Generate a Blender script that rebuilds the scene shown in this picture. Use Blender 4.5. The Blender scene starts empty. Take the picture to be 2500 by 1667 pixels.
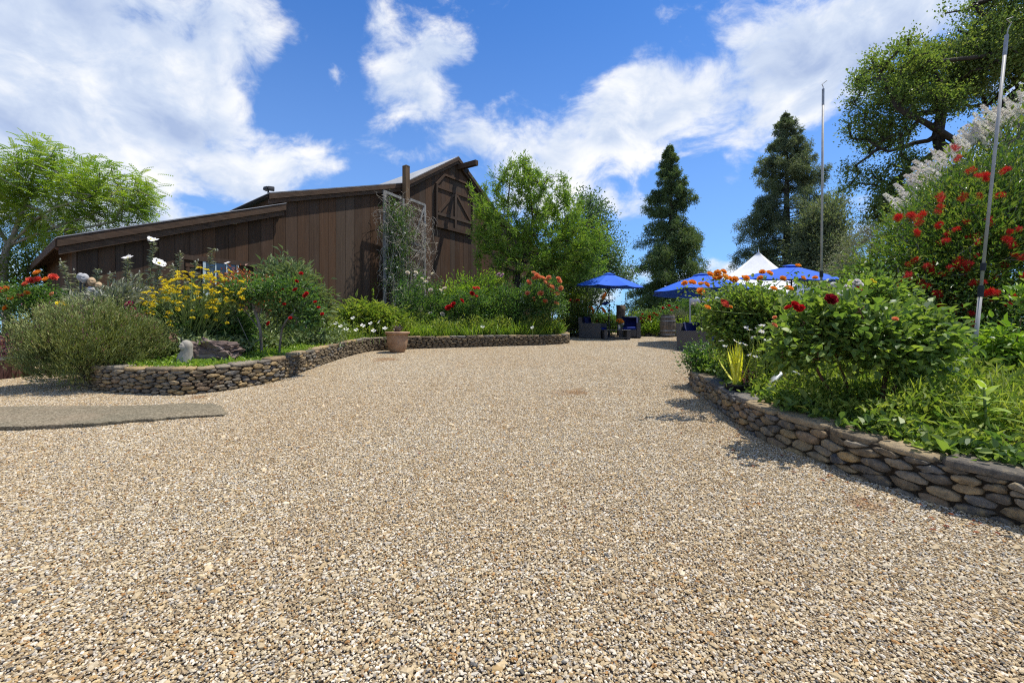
import bpy, math, random
import numpy as np
from mathutils import Vector, Matrix, noise as mnoise

# ---------------------------------------------------------------- camera, light, sky
F, CX, HY, CAMZ, S = 1111.1, 1250.0, 803.0, 1.5, 0.0612     # focal length etc. in photograph pixels, slope of the drive
sc = bpy.context.scene
COL = sc.collection
cam_d = bpy.data.cameras.new('camera'); cam = bpy.data.objects.new('camera', cam_d); COL.objects.link(cam)
cam.location = (0, 0, CAMZ); cam.rotation_euler = (math.radians(90), 0, 0)
cam_d.lens = 16; cam_d.sensor_width = 36; cam_d.shift_y = -0.0122
cam_d.clip_start = 0.05; cam_d.clip_end = 5000
sc.camera = cam

LIGHT = Vector((-1.96, -0.70, -5.35)).normalized()           # the way sunlight travels
sun_d = bpy.data.lights.new('sun', 'SUN'); sun = bpy.data.objects.new('sun', sun_d); COL.objects.link(sun)
sun_d.energy = 4.4; sun_d.angle = math.radians(0.53); sun_d.color = (1.0, 0.955, 0.88)
sun.rotation_euler = LIGHT.to_track_quat('-Z', 'Y').to_euler(); sun.location = (20, 10, 40)

vs = sc.view_settings
vs.view_transform = 'Standard'; vs.look = 'None'; vs.exposure = 0.47; vs.gamma = 1.0; vs.use_curve_mapping = False
sc.cycles.filter_width = 1.15; sc.cycles.use_denoising = False
sc.cycles.max_bounces = 8; sc.cycles.diffuse_bounces = 6; sc.cycles.glossy_bounces = 2
sc.cycles.transmission_bounces = 4; sc.cycles.transparent_max_bounces = 8
sc.cycles.caustics_reflective = False; sc.cycles.caustics_refractive = False

class NT:                                                     # tiny node-tree helper
    def __init__(s, tree): s.t = tree; s.n = tree.nodes; s.l = tree.links
    def new(s, typ, **kw):
        n = s.n.new(typ)
        for k, v in kw.items():
            if k.startswith('i_'):
                key = k[2:]; key = int(key) if key.isdigit() else key.replace('_', ' ')
                s.put(n.inputs[key], v)
            else: setattr(n, k, v)
        return n
    def put(s, sock, v):
        if isinstance(v, bpy.types.NodeSocket): s.l.new(v, sock)
        else:
            if sock.type == 'RGBA' and len(v) == 3: v = (*v, 1)
            sock.default_value = v
    def math(s, op, a, b=0.0, c=0.0, clamp=False):
        n = s.n.new('ShaderNodeMath'); n.operation = op; n.use_clamp = clamp
        s.put(n.inputs[0], a); s.put(n.inputs[1], b)
        if len(n.inputs) > 2: s.put(n.inputs[2], c)
        return n.outputs[0]
    def mix(s, f, a, b, blend='MIX'):
        n = s.n.new('ShaderNodeMix'); n.data_type = 'RGBA'; n.blend_type = blend; n.clamp_factor = True
        s.put(n.inputs[0], f); s.put(n.inputs[6], a); s.put(n.inputs[7], b)
        return n.outputs[2]
    def ramp(s, f, stops, interp='LINEAR'):
        n = s.n.new('ShaderNodeValToRGB'); n.color_ramp.interpolation = interp
        e = n.color_ramp.elements
        while len(e) < len(stops): e.new(0.5)
        for k, (p, c) in enumerate(stops):
            e[k].position = p; e[k].color = (*c, 1) if len(c) == 3 else c
        s.put(n.inputs[0], f); return n.outputs[0]
    def noise(s, vec, scale, detail=4.0, rough=0.55, dist=0.0):
        n = s.n.new('ShaderNodeTexNoise')
        if vec is not None: s.l.new(vec, n.inputs['Vector'])
        n.inputs['Scale'].default_value = scale; n.inputs['Detail'].default_value = detail
        n.inputs['Roughness'].default_value = rough; n.inputs['Distortion'].default_value = dist
        return n.outputs[0]
    def rng(s, v, a, b, c=0.0, d=1.0, smooth=False):
        n = s.n.new('ShaderNodeMapRange'); n.clamp = True
        if smooth: n.interpolation_type = 'SMOOTHSTEP'
        for k, x in enumerate((v, a, b, c, d)): s.put(n.inputs[k], x)
        return n.outputs[0]
    def vmath(s, op, a, b=None, out=0):
        n = s.n.new('ShaderNodeVectorMath'); n.operation = op; s.put(n.inputs[0], a)
        if b is not None: s.put(n.inputs[1], b)
        return n.outputs[out]
    def mapping(s, vec, scale=(1, 1, 1), loc=(0, 0, 0), rot=(0, 0, 0)):
        n = s.n.new('ShaderNodeMapping'); s.l.new(vec, n.inputs[0])
        n.inputs['Location'].default_value = loc; n.inputs['Rotation'].default_value = rot; n.inputs['Scale'].default_value = scale
        return n.outputs[0]

world = bpy.data.worlds.new('World'); sc.world = world; world.use_nodes = True
W = NT(world.node_tree); W.n.clear()
sky = W.new('ShaderNodeTexSky', sky_type='NISHITA'); sky.sun_disc = False
sky.sun_elevation = math.asin(-LIGHT.z); sky.sun_rotation = math.atan2(-LIGHT.x, -LIGHT.y)
sky.altitude = 300; sky.air_density = 1.0; sky.dust_density = 0.6; sky.ozone_density = 2.2
tc = W.new('ShaderNodeTexCoord').outputs['Generated']
dirv = W.vmath('NORMALIZE', tc)
sep = W.new('ShaderNodeSeparateXYZ', i_0=dirv)
az = W.math('ARCTAN2', sep.outputs[0], sep.outputs[1]); el = W.math('ARCSINE', sep.outputs[2])
azel = W.new('ShaderNodeCombineXYZ', i_0=az, i_1=el).outputs[0]
# drifting cumulus: a noise field everywhere, gathered into the banks seen over the barn and the tents
def blob(cx, cy, rx, ry, w, rot=0.0):
    a = math.atan2(cx - CX, F); e = math.atan((HY - cy) / F * math.cos(a))
    k = math.cos(a)
    d = W.vmath('SUBTRACT', azel, (a, e, 0))
    d = W.mapping(d, rot=(0, 0, math.radians(rot)))
    d = W.vmath('MULTIPLY', d, (F / rx / k, F / ry / k, 0))
    return W.rng(W.vmath('LENGTH', d, out=1), 0.0, 1.0, w, 0.0, smooth=True)
BLOBS = [(1250, 250, 2300, 1100, -0.46),
         (160, 110, 430, 300, 0.50), (470, 60, 260, 200, 0.40), (640, 90, 170, 130, 0.42), (330, 290, 420, 230, 0.44), (640, 360, 260, 130, 0.46), (120, 420, 420, 180, 0.34),
         (520, 450, 330, 60, 0.26), (330, 545, 300, 60, 0.30), (330, 80, 50, 60, -0.16), (700, 250, 110, 70, -0.30), (460, 485, 110, 22, -0.20),
         (915, 60, 90, 80, 0.42), (1000, 150, 150, 110, 0.50), (1010, 260, 140, 80, 0.46), (905, 230, 70, 130, 0.30), (815, 200, 55, 45, 0.36), (1140, 90, 60, 60, 0.16),
         (1000, 390, 240, 85, 0.42), (1120, 330, 90, 60, 0.26),
         (1330, 390, 260, 150, 0.44), (1480, 270, 200, 140, 0.46), (1640, 260, 230, 150, 0.50), (1840, 180, 200, 150, 0.52), (2030, 120, 200, 170, 0.50), (2230, 60, 260, 160, 0.46),
         (1990, 270, 150, 80, 0.32), (1830, 330, 80, 60, 0.26), (1480, 540, 150, 90, 0.34), (1260, 480, 300, 90, 0.26), (1560, 190, 120, 50, 0.24),
         (1700, 660, 260, 60, 0.36), (1480, 660, 160, 60, 0.26), (1500, 740, 500, 60, 0.26), (2060, 570, 130, 50, 0.26), (1780, 440, 40, 22, 0.22), (1540, 345, 60, 40, -0.16),
         (1590, 470, 130, 110, -0.14), (1450, 80, 330, 110, -0.14), (1850, 520, 200, 180, -0.14)]
field = None
BLOBS = [(x, y, rx * (1.18 if w > 0 else 1), ry * (1.18 if w > 0 else 1), w * (1.18 if w > 0 else 1)) for x, y, rx, ry, w in BLOBS]
for b in BLOBS:
    o = blob(*b); field = o if field is None else W.math('ADD', field, o)
warp = W.new('ShaderNodeTexNoise', i_Scale=3.0, i_Detail=3.0, i_Vector=dirv).outputs[1]
wv = W.vmath('ADD', dirv, W.vmath('MULTIPLY', W.vmath('SUBTRACT', warp, (0.5, 0.5, 0.5)), (0.20, 0.20, 0.20)))
wv = W.vmath('MULTIPLY', wv, (1.0, 1.0, 1.55))
n1 = W.noise(wv, 5.0, 11.0, 0.60)
n1s = W.noise(W.vmath('ADD', wv, (0.020, 0.008, 0.055)), 5.0, 6.0, 0.55)
n2 = W.noise(W.mapping(wv, scale=(1, 1, 1.6), loc=(3.1, 1.7, 0.4)), 2.2, 5.0, 0.5)
dens = W.math('ADD', W.math('MULTIPLY', W.math('SUBTRACT', n1, 0.5), 2.9), W.math('ADD', field, 0.50))
cover = W.rng(dens, 0.34, 0.92, smooth=True)
thick = W.rng(dens, 0.55, 1.05, smooth=True)
relief = W.math('ADD', W.math('MULTIPLY', W.math('SUBTRACT', n1, n1s), 2.6), W.math('MULTIPLY', W.math('SUBTRACT', n2, 0.5), 1.5))
lit = W.math('ADD', 0.74, W.math('SUBTRACT', relief, W.math('MULTIPLY', thick, 0.30)), clamp=True)
ccol = W.ramp(lit, [(0.0, (3.1, 3.9, 5.7)), (0.45, (4.7, 5.4, 6.7)), (0.8, (6.7, 6.95, 7.4)), (1.0, (7.5, 7.5, 7.5))])
deep = W.mix(1.0, sky.outputs[0], (0.33, 0.74, 1.25), 'MULTIPLY')
haze_mix = W.rng(el, 0.0, 0.75, 0.30, 0.0, smooth=True)
deep = W.mix(haze_mix, deep, (4.4, 6.2, 8.8))
final = W.mix(cover, deep, ccol)
bg = W.new('ShaderNodeBackground', i_Color=final, i_Strength=0.1)
world.cycles.sampling_method = 'MANUAL'; world.cycles.sample_map_resolution = 256
wo = W.new('ShaderNodeOutputWorld'); W.l.new(bg.outputs[0], wo.inputs[0])

# ---------------------------------------------------------------- places
def P(px, py, d): return Vector(((px - CX) / F * d, d, CAMZ + (HY - py) / F * d))
def G(px, py):
    d = F * CAMZ / (py - 735.0); return np.array([(px - CX) / F * d, d])
def gz(x, y):
    y = np.asarray(y, float)
    a = S * np.minimum(y, 21.0)
    t = np.clip(y - 21.0, 0, None)
    return a + np.where(t < 4, S * t - (S + 0.16) * t * t / 8.0, S * 4 - (S + 0.16) * 2.0 - 30 * (1 - np.exp(-np.clip(t - 4, 0, None) * 0.16 / 30)))

# ---------------------------------------------------------------- objects
ORG = {}
def setp(o, label=None, cat=None, group=None, kind=None):
    if label: o['label'] = label
    if cat: o['category'] = cat
    if group: o['group'] = group
    if kind: o['kind'] = kind
    return o
def thing(name, label, cat, loc=(0, 0, 0), group=None):
    o = bpy.data.objects.new(name, None); COL.objects.link(o); o.location = loc; o.empty_display_size = 0.1
    ORG[o.name] = np.array(loc, float)
    return setp(o, label, cat, group)
def meshdata(name, V, polys, mat=None, smooth=False, attr=None, midx=None):
    V = np.asarray(V, np.float32).reshape(-1, 3)
    me = bpy.data.meshes.new(name)
    polys = [np.asarray(p, np.int32) for p in polys if len(p)]
    loops = np.concatenate([p.ravel() for p in polys]); tot = np.concatenate([np.full(len(p), p.shape[1], np.int32) for p in polys])
    st = np.concatenate([[0], np.cumsum(tot)[:-1]]).astype(np.int32)
    me.vertices.add(len(V)); me.vertices.foreach_set('co', V.ravel())
    me.loops.add(len(loops)); me.loops.foreach_set('vertex_index', loops)
    me.polygons.add(len(tot)); me.polygons.foreach_set('loop_start', st); me.polygons.foreach_set('loop_total', tot)
    if mat is not None:
        for m in (mat if isinstance(mat, (list, tuple)) else [mat]): me.materials.append(m)
    if midx is not None: me.polygons.foreach_set('material_index', np.asarray(midx, np.int32))
    if attr:
        for k, a in attr.items():
            a = np.asarray(a, np.float32)
            if a.ndim == 1: me.attributes.new(k, 'FLOAT', 'POINT').data.foreach_set('value', a)
            else: me.attributes.new(k, 'FLOAT_COLOR', 'POINT').data.foreach_set('color', a.ravel())
    me.update(calc_edges=True)
    me.polygons.foreach_set('use_smooth', np.full(len(tot), bool(smooth)))
    me.validate()
    return me
def link(name, me, parent=None, mat4=None, kind=None):
    o = bpy.data.objects.new(name, me); COL.objects.link(o)
    if parent is not None:
        o.parent = parent; ORG[o.name] = ORG[parent.name]
        if mat4 is not None: o.matrix_local = Matrix.Translation(Vector(-ORG[parent.name])) @ mat4
    else:
        ORG[o.name] = np.zeros(3)
        if mat4 is not None: o.matrix_world = mat4
    if kind: o['kind'] = kind
    return o
def mk(name, V, polys, mat, parent=None, smooth=False, attr=None, midx=None, kind=None):
    V = np.asarray(V, float).reshape(-1, 3)
    if parent is not None: V = V - ORG[parent.name]
    return link(name, meshdata(name, V, polys, mat, smooth, attr, midx), parent, None, kind)

class MB:
    """collects shapes that become one mesh object"""
    def __init__(s): s.V = []; s.P = {}; s.n = 0; s.A = []
    def add(s, V, F_, tint=None):
        V = np.asarray(V, float).reshape(-1, 3)
        for f in F_:
            f = np.asarray(f, int)
            if len(f): s.P.setdefault(f.shape[1], []).append(f + s.n)
        s.V.append(V); s.n += len(V)
        s.A.append(np.full(len(V), 0.5) if tint is None else (np.full(len(V), tint) if np.isscalar(tint) else np.asarray(tint, float)))
        return s
    def hexa(s, c8, tint=None):          # 8 corners: bottom ring 0-3, top ring 4-7
        return s.add(c8, [[(0, 3, 2, 1), (4, 5, 6, 7), (0, 1, 5, 4), (1, 2, 6, 5), (2, 3, 7, 6), (3, 0, 4, 7)]], tint)
    def box(s, x0, x1, y0, y1, z0, z1, M=None):
        c = np.array([(x0, y0, z0), (x1, y0, z0), (x1, y1, z0), (x0, y1, z0), (x0, y0, z1), (x1, y0, z1), (x1, y1, z1), (x0, y1, z1)], float)
        if M is not None: c = c @ np.array(M.to_3x3()).T + np.array(M.translation)
        return s.hexa(c)
    def rbox(s, x0, x1, y0, y1, z0, z1, b=0.02):   # box with chamfered edges
        V = []; F_ = []
        lo = np.array([x0, y0, z0], float); hi = np.array([x1, y1, z1], float)
        idx = {}
        for ax in range(3):
            for sx in (0, 1):
                for sy in (0, 1):
                    for sz in (0, 1):
                        k = (sx, sy, sz); p = np.where(np.array(k) == 1, hi, lo).astype(float)
                        for a in range(3):
                            if a != ax: p[a] += b if k[a] == 0 else -b
                        idx[(ax, k)] = len(V); V.append(p)
        for ax in range(3):
            o = [a for a in range(3) if a != ax]
            for sd in (0, 1):
                q = []
                for (u, v) in ((0, 0), (1, 0), (1, 1), (0, 1)):
                    k = [0, 0, 0]; k[ax] = sd; k[o[0]] = u; k[o[1]] = v; q.append(idx[(ax, tuple(k))])
                F_.append(q)
        for a, bb in ((0, 1), (0, 2), (1, 2)):
            c = 3 - a - bb
            for sa in (0, 1):
                for sb in (0, 1):
                    k0 = [0, 0, 0]; k0[a] = sa; k0[bb] = sb; k1 = list(k0); k1[c] = 1
                    F_.append([idx[(a, tuple(k0))], idx[(bb, tuple(k0))], idx[(bb, tuple(k1))], idx[(a, tuple(k1))]])
        T = []
        for sx in (0, 1):
            for sy in (0, 1):
                for sz in (0, 1): T.append([idx[(0, (sx, sy, sz))], idx[(1, (sx, sy, sz))], idx[(2, (sx, sy, sz))]])
        return s.add(V, [F_, T])
    def tube(s, pts, r, n=6, caps=True, tint=None):
        pts = np.asarray(pts, float); r = np.full(len(pts), r) if np.isscalar(r) else np.asarray(r, float)
        T = np.gradient(pts, axis=0); T /= np.linalg.norm(T, axis=1, keepdims=True) + 1e-9
        ref = np.array([0, 0, 1.0]) if abs(T[0][2]) < 0.9 else np.array([1.0, 0, 0])
        a = np.arange(n) / n * 2 * math.pi; V = []
        for k in range(len(pts)):
            u = np.cross(T[k], ref); u /= np.linalg.norm(u) + 1e-9; w = np.cross(T[k], u)
            ref = np.cross(u, T[k]) if k else np.cross(u, T[k])
            V.append(pts[k] + r[k] * (np.cos(a)[:, None] * u + np.sin(a)[:, None] * w))
        V = np.concatenate(V); Q = []
        for k in range(len(pts) - 1):
            for j in range(n): Q.append((k * n + j, k * n + (j + 1) % n, (k + 1) * n + (j + 1) % n, (k + 1) * n + j))
        fs = [Q]
        if caps: fs.append([tuple(range(n))[::-1]]); fs.append([tuple((len(pts) - 1) * n + j for j in range(n))])
        return s.add(V, fs, tint)
    def lathe(s, prof, n=24, c=(0, 0, 0), tint=None):
        prof = np.asarray(prof, float); a = np.arange(n) / n * 2 * math.pi
        V = np.concatenate([np.stack([c[0] + r * np.cos(a), c[1] + r * np.sin(a), np.full(n, c[2] + z)], 1) for r, z in prof])
        Q = [(k * n + j, k * n + (j + 1) % n, (k + 1) * n + (j + 1) % n, (k + 1) * n + j) for k in range(len(prof) - 1) for j in range(n)]
        return s.add(V, [Q], tint)
    def arrays(s):
        return np.concatenate(s.V), [np.concatenate(p) for p in s.P.values()], np.concatenate(s.A)
    def xf(s, M):
        R = np.array(M.to_3x3()).T; t = np.array(M.translation)
        s.V = [v @ R + t for v in s.V]; return s
    def build(s, name, mat, parent=None, smooth=False, kind=None):
        V, Pp, A = s.arrays(); return mk(name, V, Pp, mat, parent, smooth, {'tint': A}, None, kind)
    def data(s, name, mat, smooth=False):
        V, Pp, A = s.arrays(); return meshdata(name, V, Pp, mat, smooth, {'tint': A})

def copy_tree(o, loc, rz=0.0, scale=1.0, label=None, group=None):
    c = o.copy(); COL.objects.link(c); c.location = loc; c.rotation_euler = (0, 0, rz); c.scale = (scale,) * 3
    if label: c['label'] = label
    if group: c['group'] = group
    def rec(a, b):
        for ch in list(a.children):
            d = ch.copy(); COL.objects.link(d); d.parent = b; rec(ch, d)
    rec(o, c); return c
# ---------------------------------------------------------------- materials
def mat(name, build):
    m = bpy.data.materials.new(name); m.use_nodes = True
    t = NT(m.node_tree); t.n.clear(); out = t.new('ShaderNodeOutputMaterial')
    build(t, out); return m
def bsdf(t, out, color, rough=0.7, bump=None, bstr=0.3, bdist=0.01, spec=0.3, metal=0.0, **kw):
    b = t.new('ShaderNodeBsdfPrincipled'); t.put(b.inputs['Base Color'], color); t.put(b.inputs['Roughness'], rough)
    b.inputs['Specular IOR Level'].default_value = spec; b.inputs['Metallic'].default_value = metal
    for k, v in kw.items(): t.put(b.inputs[k.replace('_', ' ')], v)
    if bump is not None:
        bn = t.new('ShaderNodeBump'); bn.inputs['Strength'].default_value = bstr; bn.inputs['Distance'].default_value = bdist
        t.put(bn.inputs['Height'], bump); t.l.new(bn.outputs[0], b.inputs['Normal'])
    if out is not None: t.l.new(b.outputs[0], out.inputs[0])
    return b
def wpos(t): return t.new('ShaderNodeNewGeometry').outputs['Position']
def opos(t): return t.new('ShaderNodeTexCoord').outputs['Object']
def orand(t): return t.new('ShaderNodeObjectInfo').outputs['Random']
def tint(t): return t.new('ShaderNodeAttribute', attribute_name='tint').outputs['Fac']

def leafmat(name, dark, mid, light, trans=0.40, rough=0.42, spec=0.35, tcol=(1.25, 1.35, 0.55)):
    dark, mid, light = [tuple(min(0.8, q * g * h) for q, h in zip(c, (1.22, 1.0, 1.35))) for c, g in ((dark, 1.85), (mid, 1.45), (light, 1.12))]
    def b(t, out):
        f = tint(t)
        c = t.ramp(f, [(0.0, dark), (0.5, mid), (1.0, light)])
        c = t.mix(t.rng(t.noise(wpos(t), 1.7, 2), 0.35, 0.7, 0, 0.35), c, t.mix(1.0, c, (1.35, 1.15, 0.7), 'MULTIPLY'))
        p = bsdf(t, None, c, rough, spec=spec)
        tr = t.new('ShaderNodeBsdfTranslucent', i_Color=t.mix(1.0, c, tcol, 'MULTIPLY'))
        mx = t.new('ShaderNodeMixShader', i_0=trans, i_1=p.outputs[0], i_2=tr.outputs[0]); t.l.new(mx.outputs[0], out.inputs[0])
    return mat(name, b)
def petalmat(name, a, bcol, trans=0.3):
    def b(t, out):
        c = t.mix(tint(t), a, bcol)
        c = t.mix(t.math('MULTIPLY', orand(t), 0.5), c, t.mix(1.0, c, (0.8, 0.72, 0.8), 'MULTIPLY'))
        p = bsdf(t, None, c, 0.6, spec=0.2); tr = t.new('ShaderNodeBsdfTranslucent', i_Color=c)
        mx = t.new('ShaderNodeMixShader', i_0=trans, i_1=p.outputs[0], i_2=tr.outputs[0]); t.l.new(mx.outputs[0], out.inputs[0])
    return mat(name, b)
def barkmat(name, a, bcol, scale=9):
    def b(t, out):
        n = t.noise(t.mapping(wpos(t), scale=(1, 1, 0.25)), scale, 6, 0.65)
        bsdf(t, out, t.ramp(n, [(0.3, a), (0.7, bcol)]), 0.9, n, 0.6, 0.02, 0.15)
    return mat(name, b)
M = {}
M['leaf_lime'] = leafmat('leaf_lime', (0.050, 0.115, 0.012), (0.125, 0.240, 0.022), (0.230, 0.360, 0.050))
M['leaf_rose'] = leafmat('leaf_rose', (0.018, 0.055, 0.014), (0.050, 0.120, 0.025), (0.120, 0.220, 0.045), rough=0.45, spec=0.4)
M['leaf_rose_front'] = leafmat('leaf_rose_front', (0.034, 0.078, 0.018), (0.090, 0.170, 0.030), (0.195, 0.300, 0.055), trans=0.46, rough=0.48, spec=0.4)
M['leaf_grey'] = leafmat('leaf_grey', (0.060, 0.090, 0.050), (0.130, 0.175, 0.095), (0.270, 0.320, 0.200), trans=0.2, rough=0.6)
M['leaf_sage'] = leafmat('leaf_sage', (0.045, 0.080, 0.030), (0.095, 0.160, 0.050), (0.190, 0.270, 0.090), trans=0.22, rough=0.55)
M['leaf_willow'] = leafmat('leaf_willow', (0.045, 0.110, 0.014), (0.120, 0.230, 0.025), (0.220, 0.350, 0.055), trans=0.36)
M['leaf_poplar'] = leafmat('leaf_poplar', (0.022, 0.055, 0.022), (0.055, 0.115, 0.045), (0.120, 0.190, 0.085))
M['leaf_oak'] = leafmat('leaf_oak', (0.034, 0.072, 0.016), (0.085, 0.150, 0.030), (0.175, 0.245, 0.060), rough=0.4)
M['leaf_fir'] = leafmat('leaf_fir', (0.030, 0.066, 0.022), (0.070, 0.125, 0.038), (0.150, 0.205, 0.070), trans=0.3, rough=0.55)
M['leaf_fir_pale'] = leafmat('leaf_fir_pale', (0.042, 0.074, 0.036), (0.095, 0.140, 0.062), (0.185, 0.235, 0.115), trans=0.3, rough=0.55)
M['leaf_silk'] = leafmat('leaf_silk', (0.050, 0.115, 0.012), (0.130, 0.230, 0.022), (0.225, 0.330, 0.045), trans=0.42)
M['leaf_brush'] = leafmat('leaf_brush', (0.018, 0.055, 0.010), (0.058, 0.118, 0.018), (0.150, 0.215, 0.040), rough=0.35, spec=0.5)
M['leaf_hedge'] = leafmat('leaf_hedge', (0.025, 0.060, 0.012), (0.070, 0.135, 0.022), (0.160, 0.230, 0.040))
M['leaf_lavender'] = leafmat('leaf_lavender', (0.040, 0.070, 0.016), (0.105, 0.155, 0.036), (0.215, 0.265, 0.078), trans=0.2, rough=0.65)
M['leaf_bronze'] = leafmat('leaf_bronze', (0.070, 0.030, 0.020), (0.190, 0.075, 0.030), (0.260, 0.170, 0.050))
M['leaf_yellow'] = leafmat('leaf_yellow', (0.300, 0.330, 0.020), (0.520, 0.560, 0.040), (0.720, 0.740, 0.150), trans=0.35)
M['leaf_weed'] = leafmat('leaf_weed', (0.042, 0.090, 0.014), (0.120, 0.198, 0.026), (0.240, 0.320, 0.060), trans=0.44, rough=0.6)
M['leaf_agave'] = leafmat('leaf_agave', (0.040, 0.060, 0.035), (0.095, 0.085, 0.060), (0.170, 0.180, 0.110), trans=0.05)
M['leaf_purple'] = leafmat('leaf_purple', (0.050, 0.025, 0.030), (0.130, 0.065, 0.080), (0.270, 0.170, 0.170))
M['petal_red'] = petalmat('petal_red', (0.42, 0.008, 0.012), (0.68, 0.030, 0.030))
M['petal_darkred'] = petalmat('petal_darkred', (0.17, 0.004, 0.012), (0.36, 0.014, 0.030))
M['petal_coral'] = petalmat('petal_coral', (0.72, 0.080, 0.060), (0.85, 0.200, 0.110))
M['petal_orange'] = petalmat('petal_orange', (0.84, 0.270, 0.025), (0.92, 0.500, 0.085))
M['petal_peach'] = petalmat('petal_peach', (0.80, 0.260, 0.110), (0.90, 0.470, 0.220))
M['petal_white'] = petalmat('petal_white', (0.78, 0.76, 0.66), (0.88, 0.88, 0.84))
M['petal_cream'] = petalmat('petal_cream', (0.72, 0.66, 0.46), (0.86, 0.83, 0.68))
M['petal_yellow'] = petalmat('petal_yellow', (0.78, 0.62, 0.020), (0.90, 0.80, 0.070))
M['petal_magenta'] = petalmat('petal_magenta', (0.34, 0.010, 0.085), (0.56, 0.035, 0.200))
M['petal_scarlet'] = petalmat('petal_scarlet', (0.55, 0.012, 0.012), (0.82, 0.060, 0.040), 0.2)
M['petal_pink'] = petalmat('petal_pink', (0.70, 0.42, 0.50), (0.82, 0.66, 0.70))
M['petal_spike'] = petalmat('petal_spike', (0.72, 0.69, 0.58), (0.90, 0.89, 0.82), 0.3)
M['bark_dark'] = barkmat('bark_dark', (0.030, 0.024, 0.019), (0.085, 0.070, 0.055))
M['bark_grey'] = barkmat('bark_grey', (0.110, 0.095, 0.078), (0.260, 0.235, 0.200), 14)
M['bark_pale'] = barkmat('bark_pale', (0.200, 0.170, 0.125), (0.400, 0.360, 0.290), 14)
M['bark_red'] = barkmat('bark_red', (0.070, 0.035, 0.020), (0.190, 0.110, 0.065), 12)
M['twig_dry'] = barkmat('twig_dry', (0.230, 0.195, 0.150), (0.520, 0.470, 0.400), 6)
M['stem_green'] = leafmat('stem_green', (0.06, 0.10, 0.02), (0.12, 0.19, 0.04), (0.2, 0.28, 0.07), 0.1)

def b_plank(t, out):
    r = orand(t); p = wpos(t)
    off = t.new('ShaderNodeCombineXYZ', i_0=t.math('MULTIPLY', r, 37.0), i_1=t.math('MULTIPLY', r, 91.0), i_2=t.math('MULTIPLY', r, 13.0)).outputs[0]
    q = t.vmath('ADD', p, off)
    grain = t.noise(t.mapping(q, scale=(22, 22, 0.7)), 1.0, 6, 0.65, 0.6)
    blotch = t.noise(t.mapping(q, scale=(2.4, 2.4, 0.7)), 1.0, 5, 0.6)
    spots = t.noise(t.mapping(q, scale=(9, 9, 3.0)), 1.0, 4, 0.7)
    base = t.ramp(r, [(0.0, (0.050, 0.033, 0.021)), (0.2, (0.080, 0.047, 0.027)), (0.4, (0.072, 0.051, 0.037)), (0.6, (0.092, 0.054, 0.031)), (0.8, (0.056, 0.041, 0.030)), (1.0, (0.092, 0.070, 0.052))])
    base = t.mix(1.0, base, (1.10, 0.98, 0.88), 'MULTIPLY')
    c = t.mix(t.rng(grain, 0.35, 0.7), t.mix(1.0, base, (0.80, 0.79, 0.78), 'MULTIPLY'), t.mix(1.0, base, (1.15, 1.14, 1.13), 'MULTIPLY'))
    c = t.mix(t.rng(blotch, 0.5, 0.75, 0, 0.45), c, (0.105, 0.075, 0.055))
    c = t.mix(t.rng(spots, 0.66, 0.78, 0, 0.6), c, (0.17, 0.135, 0.105))
    c = t.mix(t.rng(spots, 0.36, 0.27, 0, 0.6), c, (0.018, 0.012, 0.009))
    bsdf(t, out, c, 0.85, grain, 0.25, 0.003, 0.2)
M['plank'] = mat('barn_plank', b_plank)
def b_trim(t, out):
    r = orand(t); q = t.vmath('ADD', opos(t), t.new('ShaderNodeCombineXYZ', i_0=t.math('MULTIPLY', r, 31.0)).outputs[0])
    grain = t.noise(t.mapping(q, scale=(3, 3, 22)), 1.0, 6, 0.65)
    b2 = t.noise(q, 2.5, 4)
    c = t.ramp(grain, [(0.3, (0.040, 0.024, 0.015)), (0.55, (0.088, 0.055, 0.034)), (0.75, (0.140, 0.096, 0.066))])
    c = t.mix(t.rng(b2, 0.5, 0.7, 0, 0.5), c, (0.115, 0.060, 0.030))
    bsdf(t, out, c, 0.82, grain, 0.4, 0.005, 0.2)
M['trim'] = mat('weathered_trim', b_trim)
def b_greywood(t, out):
    q = opos(t); grain = t.noise(t.mapping(q, scale=(18, 18, 2)), 1.0, 6, 0.7)
    c = t.ramp(grain, [(0.3, (0.140, 0.130, 0.115)), (0.7, (0.360, 0.345, 0.320))])
    bsdf(t, out, c, 0.9, grain, 0.5, 0.004, 0.15)
M['greywood'] = mat('silvered_wood', b_greywood)
def b_postwood(t, out):
    q = wpos(t); grain = t.noise(t.mapping(q, scale=(16, 16, 1.2)), 1.0, 6, 0.7)
    c = t.ramp(grain, [(0.3, (0.070, 0.040, 0.020)), (0.7, (0.205, 0.130, 0.072))])
    bsdf(t, out, c, 0.85, grain, 0.5, 0.006, 0.2)
M['postwood'] = mat('brown_post_wood', b_postwood)
def b_metalroof(t, out):
    n = t.noise(wpos(t), 1.5, 5)
    bsdf(t, out, t.ramp(n, [(0.3, (0.22, 0.23, 0.24)), (0.7, (0.33, 0.34, 0.35))]), 0.5, None, metal=0.4, spec=0.5)
M['metalroof'] = mat('galvanised_roof', b_metalroof)
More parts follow.
